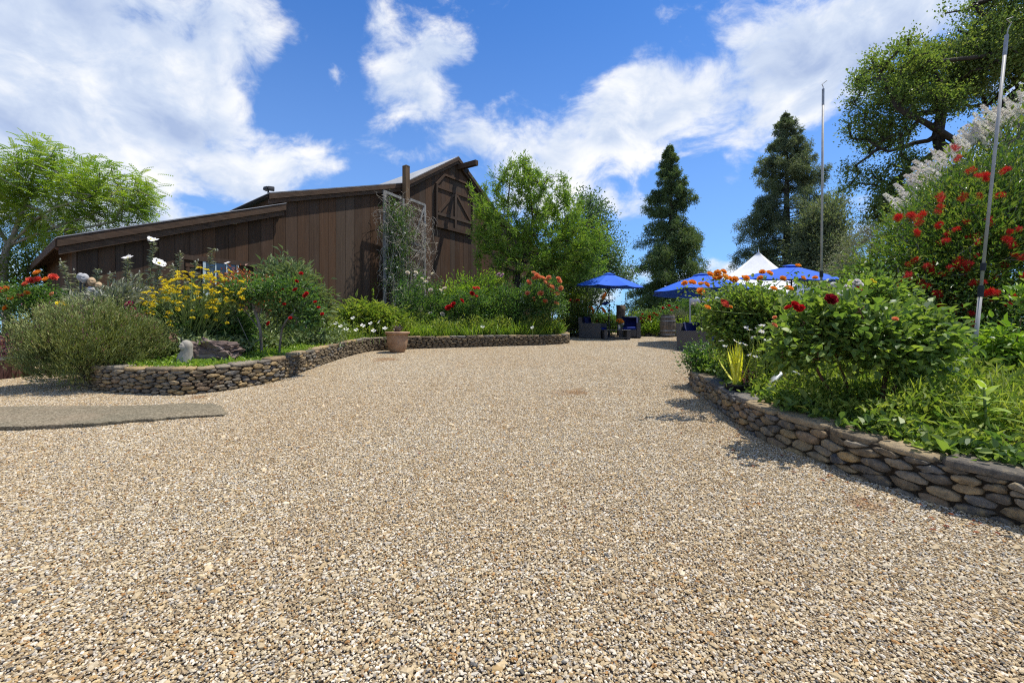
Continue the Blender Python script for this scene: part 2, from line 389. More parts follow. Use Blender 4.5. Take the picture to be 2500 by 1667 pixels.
def b_stone(t, out):
    r = orand(t); p = wpos(t)
    r2 = t.math('FRACT', t.math('MULTIPLY', r, 17.31))
    base = t.ramp(r, [(0.0, (0.170, 0.135, 0.090)), (0.14, (0.290, 0.225, 0.140)), (0.30, (0.130, 0.115, 0.095)), (0.44, (0.225, 0.195, 0.150)),
                      (0.60, (0.330, 0.240, 0.125)), (0.72, (0.165, 0.155, 0.140)), (0.84, (0.250, 0.180, 0.115)), (0.94, (0.100, 0.098, 0.098))], 'CONSTANT')
    n = t.noise(p, 16, 6, 0.65); n2 = t.noise(p, 55, 4, 0.7)
    c = t.mix(t.rng(n, 0.35, 0.65), t.mix(1.0, base, (0.62, 0.62, 0.62), 'MULTIPLY'), t.mix(1.0, base, (1.3, 1.25, 1.15), 'MULTIPLY'))
    c = t.mix(t.rng(t.math('ADD', n, t.math('MULTIPLY', r2, 0.12)), 0.60, 0.72, 0, 0.55), c, (0.33, 0.235, 0.105))
    c = t.mix(t.rng(n2, 0.60, 0.74, 0, 0.45), c, (0.33, 0.31, 0.26))
    c = t.mix(t.rng(n2, 0.38, 0.28, 0, 0.6), c, (0.045, 0.038, 0.030))
    bsdf(t, out, c, 0.8, t.math('ADD', n, t.math('MULTIPLY', n2, 0.5)), 0.8, 0.022, 0.25)
M['stone'] = mat('field_stone', b_stone)
def simple(name, a, b2, scale=8, rough=0.85, bstr=0.4, bdist=0.01, spec=0.25, detail=5, metal=0.0):
    def b(t, out):
        n = t.noise(wpos(t), scale, detail, 0.65)
        bsdf(t, out, t.ramp(n, [(0.3, a), (0.7, b2)]), rough, n, bstr, bdist, spec, metal)
    M[name] = mat(name, b)
simple('soil', (0.030, 0.021, 0.013), (0.085, 0.060, 0.036), 7, 0.95, 0.8, 0.03)
simple('mortar', (0.022, 0.017, 0.012), (0.060, 0.046, 0.032), 14, 0.95)
simple('terracotta', (0.270, 0.150, 0.085), (0.420, 0.275, 0.170), 5, 0.75, 0.15)
simple('carved_stone', (0.230, 0.205, 0.165), (0.400, 0.365, 0.300), 12, 0.85, 0.25, 0.006)
simple('grey_cast', (0.260, 0.255, 0.250), (0.460, 0.450, 0.440), 18, 0.85, 0.2, 0.004)
simple('tan_cast', (0.330, 0.220, 0.120), (0.520, 0.380, 0.230), 18, 0.85, 0.2, 0.004)
simple('dark_iron', (0.020, 0.020, 0.021), (0.045, 0.043, 0.042), 18, 0.5, 0.1, 0.002, 0.4)
simple('rust', (0.080, 0.040, 0.026), (0.200, 0.105, 0.070), 14, 0.8, 0.3, 0.004)
simple('steel', (0.30, 0.29, 0.265), (0.42, 0.405, 0.37), 9, 0.5, 0.05, 0.001, 0.4)
simple('pale_metal', (0.420, 0.430, 0.430), (0.620, 0.630, 0.630), 6, 0.35, 0.05, 0.001, 0.5, 4, 0.25)
simple('black_plastic', (0.014, 0.014, 0.015), (0.030, 0.030, 0.031), 9, 0.5, 0.05, 0.001)
simple('white_canvas', (0.720, 0.715, 0.700), (0.830, 0.825, 0.810), 3, 0.8, 0.1, 0.004)
simple('barrel_red', (0.075, 0.032, 0.024), (0.160, 0.080, 0.062), 8, 0.85)
simple('galv_band', (0.230, 0.235, 0.240), (0.380, 0.385, 0.390), 12, 0.5, 0.05, 0.001, 0.5, 4, 0.5)
simple('window_paint', (0.430, 0.520, 0.500), (0.640, 0.700, 0.680), 20, 0.7, 0.3, 0.002)
simple('rough_post', (0.060, 0.043, 0.030), (0.165, 0.125, 0.090), 9, 0.9, 0.6, 0.02)
simple('concrete', (0.150, 0.140, 0.120), (0.270, 0.245, 0.200), 5, 0.9, 0.5, 0.01)
def b_rock(t, out):
    q = t.mapping(opos(t), rot=(0.5, 0.3, 0.2), scale=(1.2, 1.2, 6))
    n = t.noise(q, 3.0, 8, 0.7, 0.8); n2 = t.noise(opos(t), 9, 5, 0.6)
    c = t.ramp(n, [(0.3, (0.050, 0.035, 0.030)), (0.5, (0.150, 0.108, 0.090)), (0.7, (0.280, 0.220, 0.185))])
    c = t.mix(t.rng(n2, 0.58, 0.7, 0, 0.5), c, (0.30, 0.25, 0.20))
    bsdf(t, out, c, 0.9, n, 0.8, 0.05, 0.2)
M['rock'] = mat('layered_rock', b_rock)
def b_barrel(t, out):
    r = orand(t); grain = t.noise(t.mapping(wpos(t), scale=(18, 18, 1.5)), 1.0, 6, 0.7)
    c = t.ramp(grain, [(0.3, (0.085, 0.068, 0.052)), (0.7, (0.270, 0.230, 0.185))])
    c = t.mix(t.math('MULTIPLY', r, 0.5), c, (0.12, 0.095, 0.07))
    bsdf(t, out, c, 0.85, grain, 0.5, 0.005, 0.2)
M['oak_stave'] = mat('oak_stave', b_barrel)
def b_wicker(t, out):
    p = t.new('ShaderNodeTexCoord').outputs['Object']
    w = t.new('ShaderNodeTexWave', wave_type='BANDS', bands_direction='Z', i_Scale=16.0, i_Distortion=1.0, i_Vector=p).outputs[1]
    w2 = t.new('ShaderNodeTexWave', wave_type='BANDS', bands_direction='DIAGONAL', i_Scale=9.0, i_Distortion=2.0, i_Vector=p).outputs[1]
    h = t.math('MULTIPLY', w, w2)
    c = t.ramp(t.math('ADD', h, t.math('MULTIPLY', t.noise(p, 30, 3), 0.4)), [(0.1, (0.030, 0.029, 0.030)), (0.8, (0.120, 0.114, 0.110))])
    bsdf(t, out, c, 0.55, h, 0.6, 0.006, 0.4)
M['wicker'] = mat('dark_wicker', b_wicker)
def fabric(name, a, b2, trans=0.0):
    def b(t, out):
        n = t.noise(opos(t), 3.0, 4); wv = t.noise(opos(t), 220, 2)
        c = t.mix(n, a, b2)
        p = bsdf(t, None if trans else out, c, 0.75, wv, 0.15, 0.002, 0.2)
        if trans:
            tr = t.new('ShaderNodeBsdfTranslucent', i_Color=c)
            mx = t.new('ShaderNodeMixShader', i_0=trans, i_1=p.outputs[0], i_2=tr.outputs[0]); t.l.new(mx.outputs[0], out.inputs[0])
    M[name] = mat(name, b)
fabric('blue_canopy', (0.026, 0.115, 0.56), (0.036, 0.145, 0.66), 0.16)
fabric('blue_cushion', (0.008, 0.025, 0.20), (0.012, 0.040, 0.29))
fabric('navy_cushion', (0.006, 0.012, 0.060), (0.010, 0.018, 0.085))
def b_glass(t, out):
    bsdf(t, out, (0.05, 0.065, 0.085), 0.06, spec=0.9)
M['glass'] = mat('dark_window_glass', b_glass)
def b_pebble(t, out):
    c = t.new('ShaderNodeAttribute', attribute_name='pcol').outputs['Color']
    p = wpos(t)
    r = orand(t)
    big = t.noise(p, 0.45, 4, 0.6); st = t.noise(t.mapping(p, loc=(7, 3, 0)), 0.9, 5, 0.65); fine = t.noise(p, 90, 3)
    c = t.mix(t.rng(big, 0.38, 0.62, 0.0, 0.34), c, t.mix(1.0, c, (0.86, 0.74, 0.58), 'MULTIPLY'))
    spot = None
    for sx, sy, sr in ((-4.15, 7.95, .55), (-4.9, 7.1, .35), (-1.2, 10.4, .5), (2.2, 5.2, .45), (2.6, 3.4, .3), (-2.4, 4.4, .5), (1.1, 7.4, .6), (-3.2, 11.6, .6)):
        dd = t.vmath('DISTANCE', p, (sx, sy, S * sy), out=1); f = t.rng(dd, 0.0, sr, 0.30, 0.0); spot = f if spot is None else t.math('ADD', spot, f)
    c = t.mix(t.rng(t.math('ADD', st, spot), 0.66, 0.80, 0, 0.65), c, t.mix(1.0, c, (0.62, 0.40, 0.22), 'MULTIPLY'))
    c = t.mix(1.0, c, t.ramp(fine, [(0.3, (0.82, 0.82, 0.82)), (0.7, (1.12, 1.12, 1.12))]), 'MULTIPLY')
    bsdf(t, out, c, 0.75, spec=0.3)
M['pebble'] = mat('pebble', b_pebble)
def b_ground(t, out):
    p = wpos(t); sp = t.new('ShaderNodeSeparateXYZ', i_0=p)
    v = t.new('ShaderNodeTexVoronoi', i_Scale=55.0, i_Vector=p)
    c1 = t.ramp(t.new('ShaderNodeSeparateColor', i_0=v.outputs['Color']).outputs[0], [(0.0, (0.10, 0.075, 0.045)), (0.4, (0.20, 0.150, 0.095)), (0.8, (0.30, 0.235, 0.155)), (1.0, (0.42, 0.36, 0.27))])
    g = t.noise(p, 0.35, 6, 0.6)
    c2 = t.ramp(g, [(0.3, (0.055, 0.085, 0.022)), (0.7, (0.170, 0.165, 0.060))])
    f = t.rng(sp.outputs[1], 23.0, 26.0)
    h = t.math('MULTIPLY', v.outputs['Distance'], -1.0)
    bsdf(t, out, t.mix(f, c1, c2), 0.95, h, 0.5, 0.01, 0.15)
M['ground'] = mat('gravel_ground', b_ground)
# ---------------------------------------------------------------- ground, beds, gravel
def catmull(pts, step=0.06):
    pts = np.asarray(pts, float); out = []
    q = np.vstack([2 * pts[0] - pts[1], pts, 2 * pts[-1] - pts[-2]])
    for k in range(1, len(q) - 2):
        n = max(2, int(np.linalg.norm(q[k + 1] - q[k]) / step))
        t = np.linspace(0, 1, n, endpoint=False)[:, None]
        out.append(0.5 * (2 * q[k] + (q[k + 1] - q[k - 1]) * t + (2 * q[k - 1] - 5 * q[k] + 4 * q[k + 1] - q[k + 2]) * t ** 2 + (-q[k - 1] + 3 * q[k] - 3 * q[k + 1] + q[k + 2]) * t ** 3))
    out.append(pts[-1:]); return np.concatenate(out)
LW = [(-8.7, 10.6), (-8.3, 9.2), (-7.75, 8.2)] + [tuple(G(*p)) for p in ((232, 955), (306, 960), (383, 964), (459, 964), (536, 956), (612, 944), (689, 928), (765, 899), (842, 873), (900, 859), (965, 855), (1011, 852), (1117, 849), (1217, 846), (1316, 843), (1375, 840))] + [(2.05, 16.4), (2.1, 17.4)]
RW = [(3.75, 1.2), (3.55, 2.2)] + [tuple(G(*p)) for p in ((2500, 1291), (2380, 1257), (2256, 1222), (2154, 1184), (2074, 1160), (2009, 1131), (1947, 1108), (1871, 1079), (1796, 1034), (1742, 992), (1716, 967))] + [(3.05, 7.65), (3.25, 8.25), (3.75, 8.75), (4.6, 9.1), (6.0, 9.3)]
LWs = catmull(LW); RWs = catmull(RW)
BA = math.radians(35.2); BU = np.array([math.sin(BA), math.cos(BA)]); BN = np.array([math.cos(BA), -math.sin(BA)]); BC = 15.3
def inpoly(x, y, poly):
    x = np.asarray(x, float); y = np.asarray(y, float); ins = np.zeros(x.shape, bool)
    px, py = poly[:, 0], poly[:, 1]
    for i in range(len(poly)):
        j = i - 1
        c = ((py[i] > y) != (py[j] > y)) & (x < (px[j] - px[i]) * (y - py[i]) / (py[j] - py[i] + 1e-12) + px[i])
        ins ^= c
    return ins
def bpt(t, n): return BN * (-BC + n) + BU * t
LPOLY = np.vstack([LWs[::3], [[4.2, 22.0]], [bpt(24, 0.1)], [bpt(3.0, 0.1)], [[-9.6, 11.4]]])
RPOLY = np.vstack([RWs[::3], [[20, 10.5], [20, 1.2]]])
def segdist(x, y, line):
    a = line[::4]; d = np.full(np.shape(x), 1e9)
    for p in a: d = np.minimum(d, np.hypot(x - p[0], y - p[1]))
    return d
def lbz(x, y):                                                # soil height of the bed below the barn
    x = np.asarray(x, float); y = np.asarray(y, float)
    dw = segdist(x, y, LWs); df = np.clip(BC - (BN[1] * -y - BN[0] * x), 0, None)
    r = dw / (dw + df + 1e-6); return gz(x, y) + 0.30 + 0.55 * r * r * (3 - 2 * r)
def rbz(x, y):
    x = np.asarray(x, float); y = np.asarray(y, float)
    dw = segdist(x, y, RWs); return gz(x, y) + 0.27 + 0.10 * np.clip(dw / 4, 0, 1)

xs = np.concatenate([-np.geomspace(900, 25, 14), np.linspace(-22, 22, 45), np.geomspace(25, 900, 14)])
ys = np.concatenate([[-40, -20, -8], np.linspace(-2, 30, 49), np.geomspace(32, 2500, 22)])
XX, YY = np.meshgrid(xs, ys); ZZ = gz(XX, YY)
nx = len(xs); idx = np.arange(XX.size).reshape(XX.shape)
Q = np.stack([idx[:-1, :-1], idx[:-1, 1:], idx[1:, 1:], idx[1:, :-1]], -1).reshape(-1, 4)
setp(mk('ground', np.stack([XX, YY, ZZ - 0.008], -1), [Q], M['ground'], smooth=True), 'sloping gravel drive running up to the patio', 'ground', kind='structure')

def bed(name, label, poly, zf, x0, x1, y0, y1, st):
    gx = np.arange(x0, x1, st); gy = np.arange(y0, y1, st); A, B = np.meshgrid(gx, gy)
    ins = inpoly(A, B, poly); z = zf(A, B)
    jit = np.array([mnoise.noise(Vector((a * 2.1, b * 2.1, 0))) for a, b in zip(A.ravel(), B.ravel())]).reshape(A.shape)
    V = np.stack([A, B, z + 0.035 * jit], -1); I = np.arange(A.size).reshape(A.shape)
    ok = ins[:-1, :-1] & ins[1:, :-1] & ins[:-1, 1:] & ins[1:, 1:]
    Q = np.stack([I[:-1, :-1], I[:-1, 1:], I[1:, 1:], I[1:, :-1]], -1)[ok]
    u, inv = np.unique(Q, return_inverse=True)
    return setp(mk(name, V.reshape(-1, 3)[u], [inv.reshape(-1, 4)], M['soil'], smooth=True), label, 'garden bed', kind='structure')
bed('garden_bed', 'planted soil bank rising from the curved wall to the barn', LPOLY, lbz, -10, 4.5, 7, 27, 0.16)
bed('garden_bed', 'planted soil bed behind the dry stone kerb with the rose bushes', RPOLY, rbz, 2.4, 20, 1.2, 10.6, 0.16)

# gravel: patches of real pebbles scattered over the drive
def pebble_patch(seed, size=0.5):
    rg = np.random.default_rng(seed)
    ph = (1 + 5 ** 0.5) / 2
    ico = np.array([(-1, ph, 0), (1, ph, 0), (-1, -ph, 0), (1, -ph, 0), (0, -1, ph), (0, 1, ph), (0, -1, -ph), (0, 1, -ph), (ph, 0, -1), (ph, 0, 1), (-ph, 0, -1), (-ph, 0, 1)], float) / math.hypot(1, ph)
    fc = np.array([(0, 11, 5), (0, 5, 1), (0, 1, 7), (0, 7, 10), (0, 10, 11), (1, 5, 9), (5, 11, 4), (11, 10, 2), (10, 7, 6), (7, 1, 8), (3, 9, 4), (3, 4, 2), (3, 2, 6), (3, 6, 8), (3, 8, 9), (4, 9, 5), (2, 4, 11), (6, 2, 10), (8, 6, 7), (9, 8, 1)])
    sp = 0.0122; k = int(size / sp)
    g = (np.stack(np.meshgrid(np.arange(k), np.arange(k)), -1).reshape(-1, 2) + 0.5 + rg.uniform(-0.48, 0.48, (k * k, 2))) * (size / k) - size / 2
    N = len(g)
    rad = 0.0056 * np.exp(rg.normal(0, 0.32, N)); rad[rg.random(N) < 0.012] *= 1.9
    ax = np.stack([rad * rg.uniform(0.95, 1.75, N), rad * rg.uniform(0.75, 1.05, N), rad * rg.uniform(0.42, 0.8, N)], 1)
    V = ico[None] * (1 + rg.uniform(-0.22, 0.22, (N, 12, 1))) * ax[:, None]
    a = rg.uniform(0, 6.28, N); tl = rg.normal(0, 0.34, N)
    c, s = np.cos(tl)[:, None], np.sin(tl)[:, None]
    y, z = V[..., 1] * c - V[..., 2] * s, V[..., 1] * s + V[..., 2] * c
    ca, sa = np.cos(a)[:, None], np.sin(a)[:, None]
    V = np.stack([V[..., 0] * ca - y * sa, V[..., 0] * sa + y * ca, z], -1)
    V += np.concatenate([g, rg.uniform(0.0, 0.0042, (N, 1))], 1)[:, None]
    pal = np.array([(0.66, 0.575, 0.43), (0.53, 0.43, 0.28), (0.77, 0.71, 0.61), (0.45, 0.32, 0.16), (0.59, 0.47, 0.29), (0.40, 0.37, 0.33), (0.60, 0.565, 0.50), (0.12, 0.12, 0.12), (0.38, 0.21, 0.08), (0.36, 0.27, 0.17)])
    w = np.array([19, 18, 12, 12, 15, 5, 7, 1.8, 4, 8.0]); ci = rg.choice(len(pal), N, p=w / w.sum())
    col = np.clip(pal[ci] * np.array([.79, .76, .70]) * np.exp(rg.normal(0, 0.13, (N, 1))), 0, 0.9); col = np.concatenate([col, np.ones((N, 1))], 1)
    Fc = (fc[None] + 12 * np.arange(N)[:, None, None]).reshape(-1, 3)
    return meshdata('pebbles', V.reshape(-1, 3), [Fc], M['pebble'], False, {'pcol': np.repeat(col, 12, 0)})
pcoll = bpy.data.collections.new('pebble_patches')
for k in range(7):
    po = bpy.data.objects.new('pebble_patch', pebble_patch(100 + k)); pcoll.objects.link(po)
SLAB = np.array([(-3.74, 5.92), (-4.1, 6.42), (-4.7, 6.66), (-5.6, 6.5), (-10.5, 6.2), (-10.5, 5.15), (-5.9, 5.24), (-4.6, 5.62)])
gx = np.arange(-27, 27.1, 0.492); gy = np.arange(0.3, 23.5, 0.492); A, B = np.meshgrid(gx, gy); A = A.ravel(); B = B.ravel()
keep = np.abs(A) < 1.32 * B + 2.5
cor = [(dx, dy) for dx in (-0.25, 0.25) for dy in (-0.25, 0.25)]
for poly in (LPOLY, RPOLY, SLAB): keep &= ~np.all([inpoly(A + dx, B + dy, poly) for dx, dy in cor], axis=0)
keep &= (BN[0] * A + BN[1] * B) > -BC - 0.3
A, B = A[keep], B[keep]
gm = meshdata('gravel', np.stack([A, B, gz(A, B) + 0.001], 1), [np.array([[0, 1, 2]])], M['pebble'], False,
              {'slope': np.where(B < 21, math.atan(S), math.atan(S) - np.clip(B - 21, 0, 4) * 0.055)})
gravel = link('gravel', gm, kind='stuff'); setp(gravel, 'loose beige and grey pebble gravel covering the drive', 'gravel')
ng = bpy.data.node_groups.new('scatter_pebbles', 'GeometryNodeTree')
ng.interface.new_socket('Geometry', in_out='INPUT', socket_type='NodeSocketGeometry'); ng.interface.new_socket('Geometry', in_out='OUTPUT', socket_type='NodeSocketGeometry')
N = NT(ng); gi = N.new('NodeGroupInput'); go = N.new('NodeGroupOutput')
ci = N.new('GeometryNodeCollectionInfo'); ci.inputs['Collection'].default_value = pcoll; ci.inputs['Separate Children'].default_value = True; ci.inputs['Reset Children'].default_value = True
ip = N.new('GeometryNodeInstanceOnPoints'); ip.inputs['Pick Instance'].default_value = True
rv = N.new('FunctionNodeRandomValue', data_type='INT'); rv.inputs[4].default_value = 0; rv.inputs[5].default_value = 6; N.l.new(rv.outputs[2], ip.inputs['Instance Index'])
rq = N.new('FunctionNodeRandomValue', data_type='INT'); rq.inputs[4].default_value = 0; rq.inputs[5].default_value = 3; rq.inputs['Seed'].default_value = 5
at = N.new('GeometryNodeInputNamedAttribute', data_type='FLOAT'); at.inputs[0].default_value = 'slope'
ce = N.new('ShaderNodeCombineXYZ', i_0=at.outputs[0])
N.l.new(gi.outputs[0], ip.inputs['Points']); N.l.new(ci.outputs[0], ip.inputs['Instance']); N.l.new(ce.outputs[0], ip.inputs['Rotation'])
ri = N.new('GeometryNodeRotateInstances'); ri.inputs['Local Space'].default_value = True
cz = N.new('ShaderNodeCombineXYZ', i_2=N.math('MULTIPLY', rq.outputs[2], math.pi / 2))
N.l.new(ip.outputs[0], ri.inputs['Instances']); N.l.new(cz.outputs[0], ri.inputs['Rotation']); N.l.new(ri.outputs[0], go.inputs[0])
md = gravel.modifiers.new('scatter', 'NODES'); md.node_group = ng

# old concrete apron by the left planter
def slab():
    poly = catmull(np.vstack([SLAB, SLAB[:1]]), 0.12)[:-1]; rg = np.random.default_rng(4)
    c = np.array([-6.9, 5.85]); n = len(poly); poly = poly + rg.normal(0, 0.012, poly.shape) + 0.06 * np.array([[mnoise.noise(Vector((q[0] * 3, q[1] * 3, 1))), mnoise.noise(Vector((q[0] * 3, q[1] * 3, 7)))] for q in poly]); V = []
    for sc_, dz in ((1.0, -0.03), (1.0, 0.034), (0.995, 0.043), (0.6, 0.046), (0.2, 0.047)):
        q = c + (poly - c) * sc_; V.append(np.stack([q[:, 0], q[:, 1], gz(q[:, 0], q[:, 1]) + dz * (1.25 - 0.95 * np.clip((q[:, 1] - 5.4) / 1.0, 0, 1))], 1))
    Q = [(k * n + j, k * n + (j + 1) % n, (k + 1) * n + (j + 1) % n, (k + 1) * n + j) for k in range(4) for j in range(n)]
    def b(t, out):
        p = wpos(t); v = t.new('ShaderNodeTexVoronoi', i_Scale=70.0, i_Vector=p)
        sepc = t.new('ShaderNodeSeparateColor', i_0=v.outputs['Color']).outputs[0]
        c1 = t.ramp(sepc, [(0.0, (0.12, 0.10, 0.07)), (0.5, (0.27, 0.225, 0.16)), (1.0, (0.46, 0.40, 0.31))])
        n = t.noise(p, 1.2, 5, 0.6); c1 = t.mix(t.rng(n, 0.45, 0.65, 0, 0.40), c1, (0.165, 0.160, 0.120)); c1 = t.mix(1.0, c1, (0.66, 0.64, 0.57), 'MULTIPLY')
        c1 = t.mix(t.rng(t.noise(t.mapping(p, loc=(3, 0, 0)), 0.8, 4), 0.5, 0.68, 0, 0.6), c1, (0.27, 0.20, 0.13))
        bsdf(t, out, c1, 0.9, t.math('MULTIPLY', v.outputs['Distance'], -1.0), 0.5, 0.008, 0.2)
    o = mk('concrete_apron', np.concatenate(V), [Q, [tuple(4 * n + j for j in range(n))]], mat('worn_exposed_concrete', b))
    setp(o, 'thin worn concrete apron with a broken edge lying in the gravel', 'slab', kind='structure')
slab()

# ---------------------------------------------------------------- dry stone walls
def voronoi(pts, lo, hi):
    cells = []
    for i, p in enumerate(pts):
        d = np.hypot(*(pts - p).T); o = np.argsort(d)[1:26]
        poly = [(lo[0], lo[1]), (hi[0], lo[1]), (hi[0], hi[1]), (lo[0], hi[1])]
        for j in o:
            m = (p + pts[j]) / 2; n = pts[j] - p; out = []
            for k in range(len(poly)):
                a, b = poly[k - 1], poly[k]
                da = (a[0] - m[0]) * n[0] + (a[1] - m[1]) * n[1]; db = (b[0] - m[0]) * n[0] + (b[1] - m[1]) * n[1]
                if (da <= 0) != (db <= 0):
                    t = da / (da - db); out.append((a[0] + t * (b[0] - a[0]), a[1] + t * (b[1] - a[1])))
                if db <= 0: out.append(b)
            poly = out
            if len(poly) < 3: break
        cells.append(np.array(poly))
    return cells
def resample_closed(c, n):
    q = np.vstack([c, c[:1]]); L = np.concatenate([[0], np.cumsum(np.hypot(*np.diff(q, axis=0).T))])
    t = np.linspace(0, L[-1], n, endpoint=False); return np.stack([np.interp(t, L, q[:, 0]), np.interp(t, L, q[:, 1])], 1)
def stone_wall(label, line, hf, side, seed, sw, sh, thick=0.30, s0=0.0, cap=(0.22, 0.5)):
    rg = np.random.default_rng(seed); line = np.asarray(line)
    L = np.concatenate([[0], np.cumsum(np.hypot(*np.diff(line, axis=0).T))]); tot = L[-1]
    tg = np.gradient(line, axis=0); tg /= np.linalg.norm(tg, axis=1, keepdims=True); nr = np.stack([tg[:, 1], -tg[:, 0]], 1) * side
    for _ in range(30): nr[1:-1] = (nr[:-2] + nr[1:-1] + nr[2:]) / 3
    nr /= np.linalg.norm(nr, axis=1, keepdims=True)
    I = lambda s, a: np.stack([np.interp(s, L, a[:, 0]), np.interp(s, L, a[:, 1])], -1)
    H = lambda s: np.interp(s / tot, *hf)
    def place(s, h, dep):
        p = I(s, line) + I(s, nr) * np.asarray(dep)[..., None]
        return np.stack([p[..., 0], p[..., 1], gz(p[..., 0], p[..., 1]) - 0.02 + h], -1)
    mid = I(np.array([tot / 2]), line)[0]
    root = thing('stone_wall', label, 'wall', (mid[0], mid[1], float(gz(mid[0], mid[1]))))
    # core behind the face stones
    s = np.arange(0, tot, 0.1); h = H(s); z = np.zeros_like(s)
    V = np.concatenate([place(s, z - 0.05, z - 0.022), place(s, h - 0.03, z - 0.022), place(s, h - 0.03, z - thick + 0.03), place(s, z - 0.05, z - thick + 0.03)]); m = len(s)
    Q = [(k * m + j, k * m + j + 1, (k + 1) * m + j + 1, (k + 1) * m + j) for k in range(3) for j in range(m - 1)]
    mk('wall_core', V, [Q], M['mortar'], root)
    # face stones: cells of an uneven packing, each rounded and proud of the joints
    an = sw / sh; capth = 0.045; pts = []
    for tr in range(int(60 * tot * 0.4 / (sw * sh))):
        q = np.array([rg.uniform(0, tot), rg.uniform(0.0, 1.0)]); q = np.array([q[0] / an, q[1] * (H(q[0]) - capth)])
        loc = sh * (0.40 + 1.25 * (0.5 + 0.5 * mnoise.noise(Vector((q[0] * 5.0, q[1] * 7.0, seed)))) + rg.uniform(-0.12, 0.22))
        if not pts or np.min(np.hypot(*(np.array(pts) - q).T)) > loc * 0.86: pts.append(q)
    pts = np.array(pts)
    hi = H(pts[:, 0] * an) - capth; pts[:, 1] = np.clip(pts[:, 1], 0.012, hi - 0.012)
    cells = voronoi(pts, (0, -0.02), (tot / an, float(np.max(hf[1])) - capth))
    stones = []
    for k, c in enumerate(cells):
        if len(c) < 3: continue
        c = c * np.array([an, 1.0]); c[:, 1] = np.minimum(c[:, 1], H(c[:, 0]) - capth + 0.004)
        ctr = c.mean(0); w = np.ptp(c[:, 0]); hh = np.ptp(c[:, 1])
        if w < 0.03 or hh < 0.015: continue
        for _ in range(1): c = np.stack([0.76 * c + 0.24 * np.roll(c, -1, 0), 0.24 * c + 0.76 * np.roll(c, -1, 0)], 1).reshape(-1, 2)
        c = resample_closed(c, 12) + rg.normal(0, 0.0025, (12, 2)); sm = (np.roll(c, 1, 0) + c + np.roll(c, -1, 0)) / 3; c = 0.72 * c + 0.28 * sm
        ctr = c.mean(0); inset = np.clip(0.0030 / min(w, hh) * 2, 0.015, 0.2); c = ctr + (c - ctr) * (1 - inset)
        b = rg.uniform(0.006, 0.020) * min(1.3, hh / 0.07 + 0.3); base = rg.uniform(-0.012, 0.016)
        rings = [(1.0, -0.055), (1.0, base - 0.004), (0.945, base + b * 0.75), (0.78, base + b)]
        V = [];
        for sc_, dp in rings:
            q = ctr + (c - ctr) * sc_ + rg.normal(0, 0.003, c.shape); V.append(place(q[:, 0], q[:, 1], np.full(12, dp) + rg.normal(0, 0.0035, 12)))
        V.append(place(ctr[:1], ctr[1:], np.array([base + b])))
        Q = [(r * 12 + j, r * 12 + (j + 1) % 12, (r + 1) * 12 + (j + 1) % 12, (r + 1) * 12 + j) for r in range(3) for j in range(12)]
        T = [(36 + j, 36 + (j + 1) % 12, 48) for j in range(12)]
        V = np.concatenate(V); stones.append((float(w * hh / (V[-1][1] ** 2 + 0.1)), V, [Q, T], 'stone'))
    s = 0.0
    while s < tot:
        l = rg.uniform(*cap); th = rg.uniform(0.035, 0.062); e = min(s + l - 0.008, tot)
        if e - s > 0.06:
            a = np.linspace(0, 2 * math.pi, 14, endpoint=False); x = np.sign(np.cos(a)) * np.abs(np.cos(a)) ** 0.45; y = np.sign(np.sin(a)) * np.abs(np.sin(a)) ** 0.5
            x = (s + e) / 2 + x * (e - s) / 2 + rg.normal(0, 0.006, 14); y = -thick / 2 + 0.01 + y * (thick / 2 + rg.uniform(0.0, 0.02)) + rg.normal(0, 0.008, 14)
            cx, cy = x.mean(), y.mean(); V = []; tz = H(np.array([cx]))[0] - capth + rg.uniform(-0.004, 0.004)
            for sc_, dz in ((0.97, 0.0), (1.0, th * 0.35), (0.985, th * 0.75), (0.93, th)):
                xx = cx + (x - cx) * sc_; V.append(place(np.clip(xx, 0, tot), np.full(14, tz + dz) + rg.normal(0, 0.003, 14) * (dz > 0), cy + (y - cy) * sc_))
            Q = [(r * 14 + j, r * 14 + (j + 1) % 14, (r + 1) * 14 + (j + 1) % 14, (r + 1) * 14 + j) for r in range(3) for j in range(14)]
            V = np.concatenate(V); stones.append((99.0, V, [Q, [tuple(42 + j for j in range(14))]], 'capstone'))
        s += l
    stones.sort(key=lambda q: -q[0]); rest = MB()
    ncap = sum(q[3] == 'capstone' for q in stones)
    for k, (pr, V, fs, nm) in enumerate(stones):
        if k < 300 + ncap: mk(nm, V, fs, M['stone'], root, smooth=True)
        else: rest.add(V, fs)
    if rest.n: rest.build('stone_infill', M['stone'], root, True, 'stuff')
    return root
stone_wall('long low curved dry stone wall edging the flower bank below the barn', LWs, ([0, 0.1, 0.35, 0.6, 0.75, 1], [0.42, 0.43, 0.45, 0.43, 0.39, 0.34]), 1, 11, 0.16, 0.055)
stone_wall('curved dry stone wall of large oval stones holding the bed of rose bushes', RWs, ([0, 0.15, 0.45, 0.6, 0.72, 1], [0.36, 0.36, 0.37, 0.34, 0.26, 0.26]), -1, 12, 0.185, 0.066, cap=(0.25, 0.6))
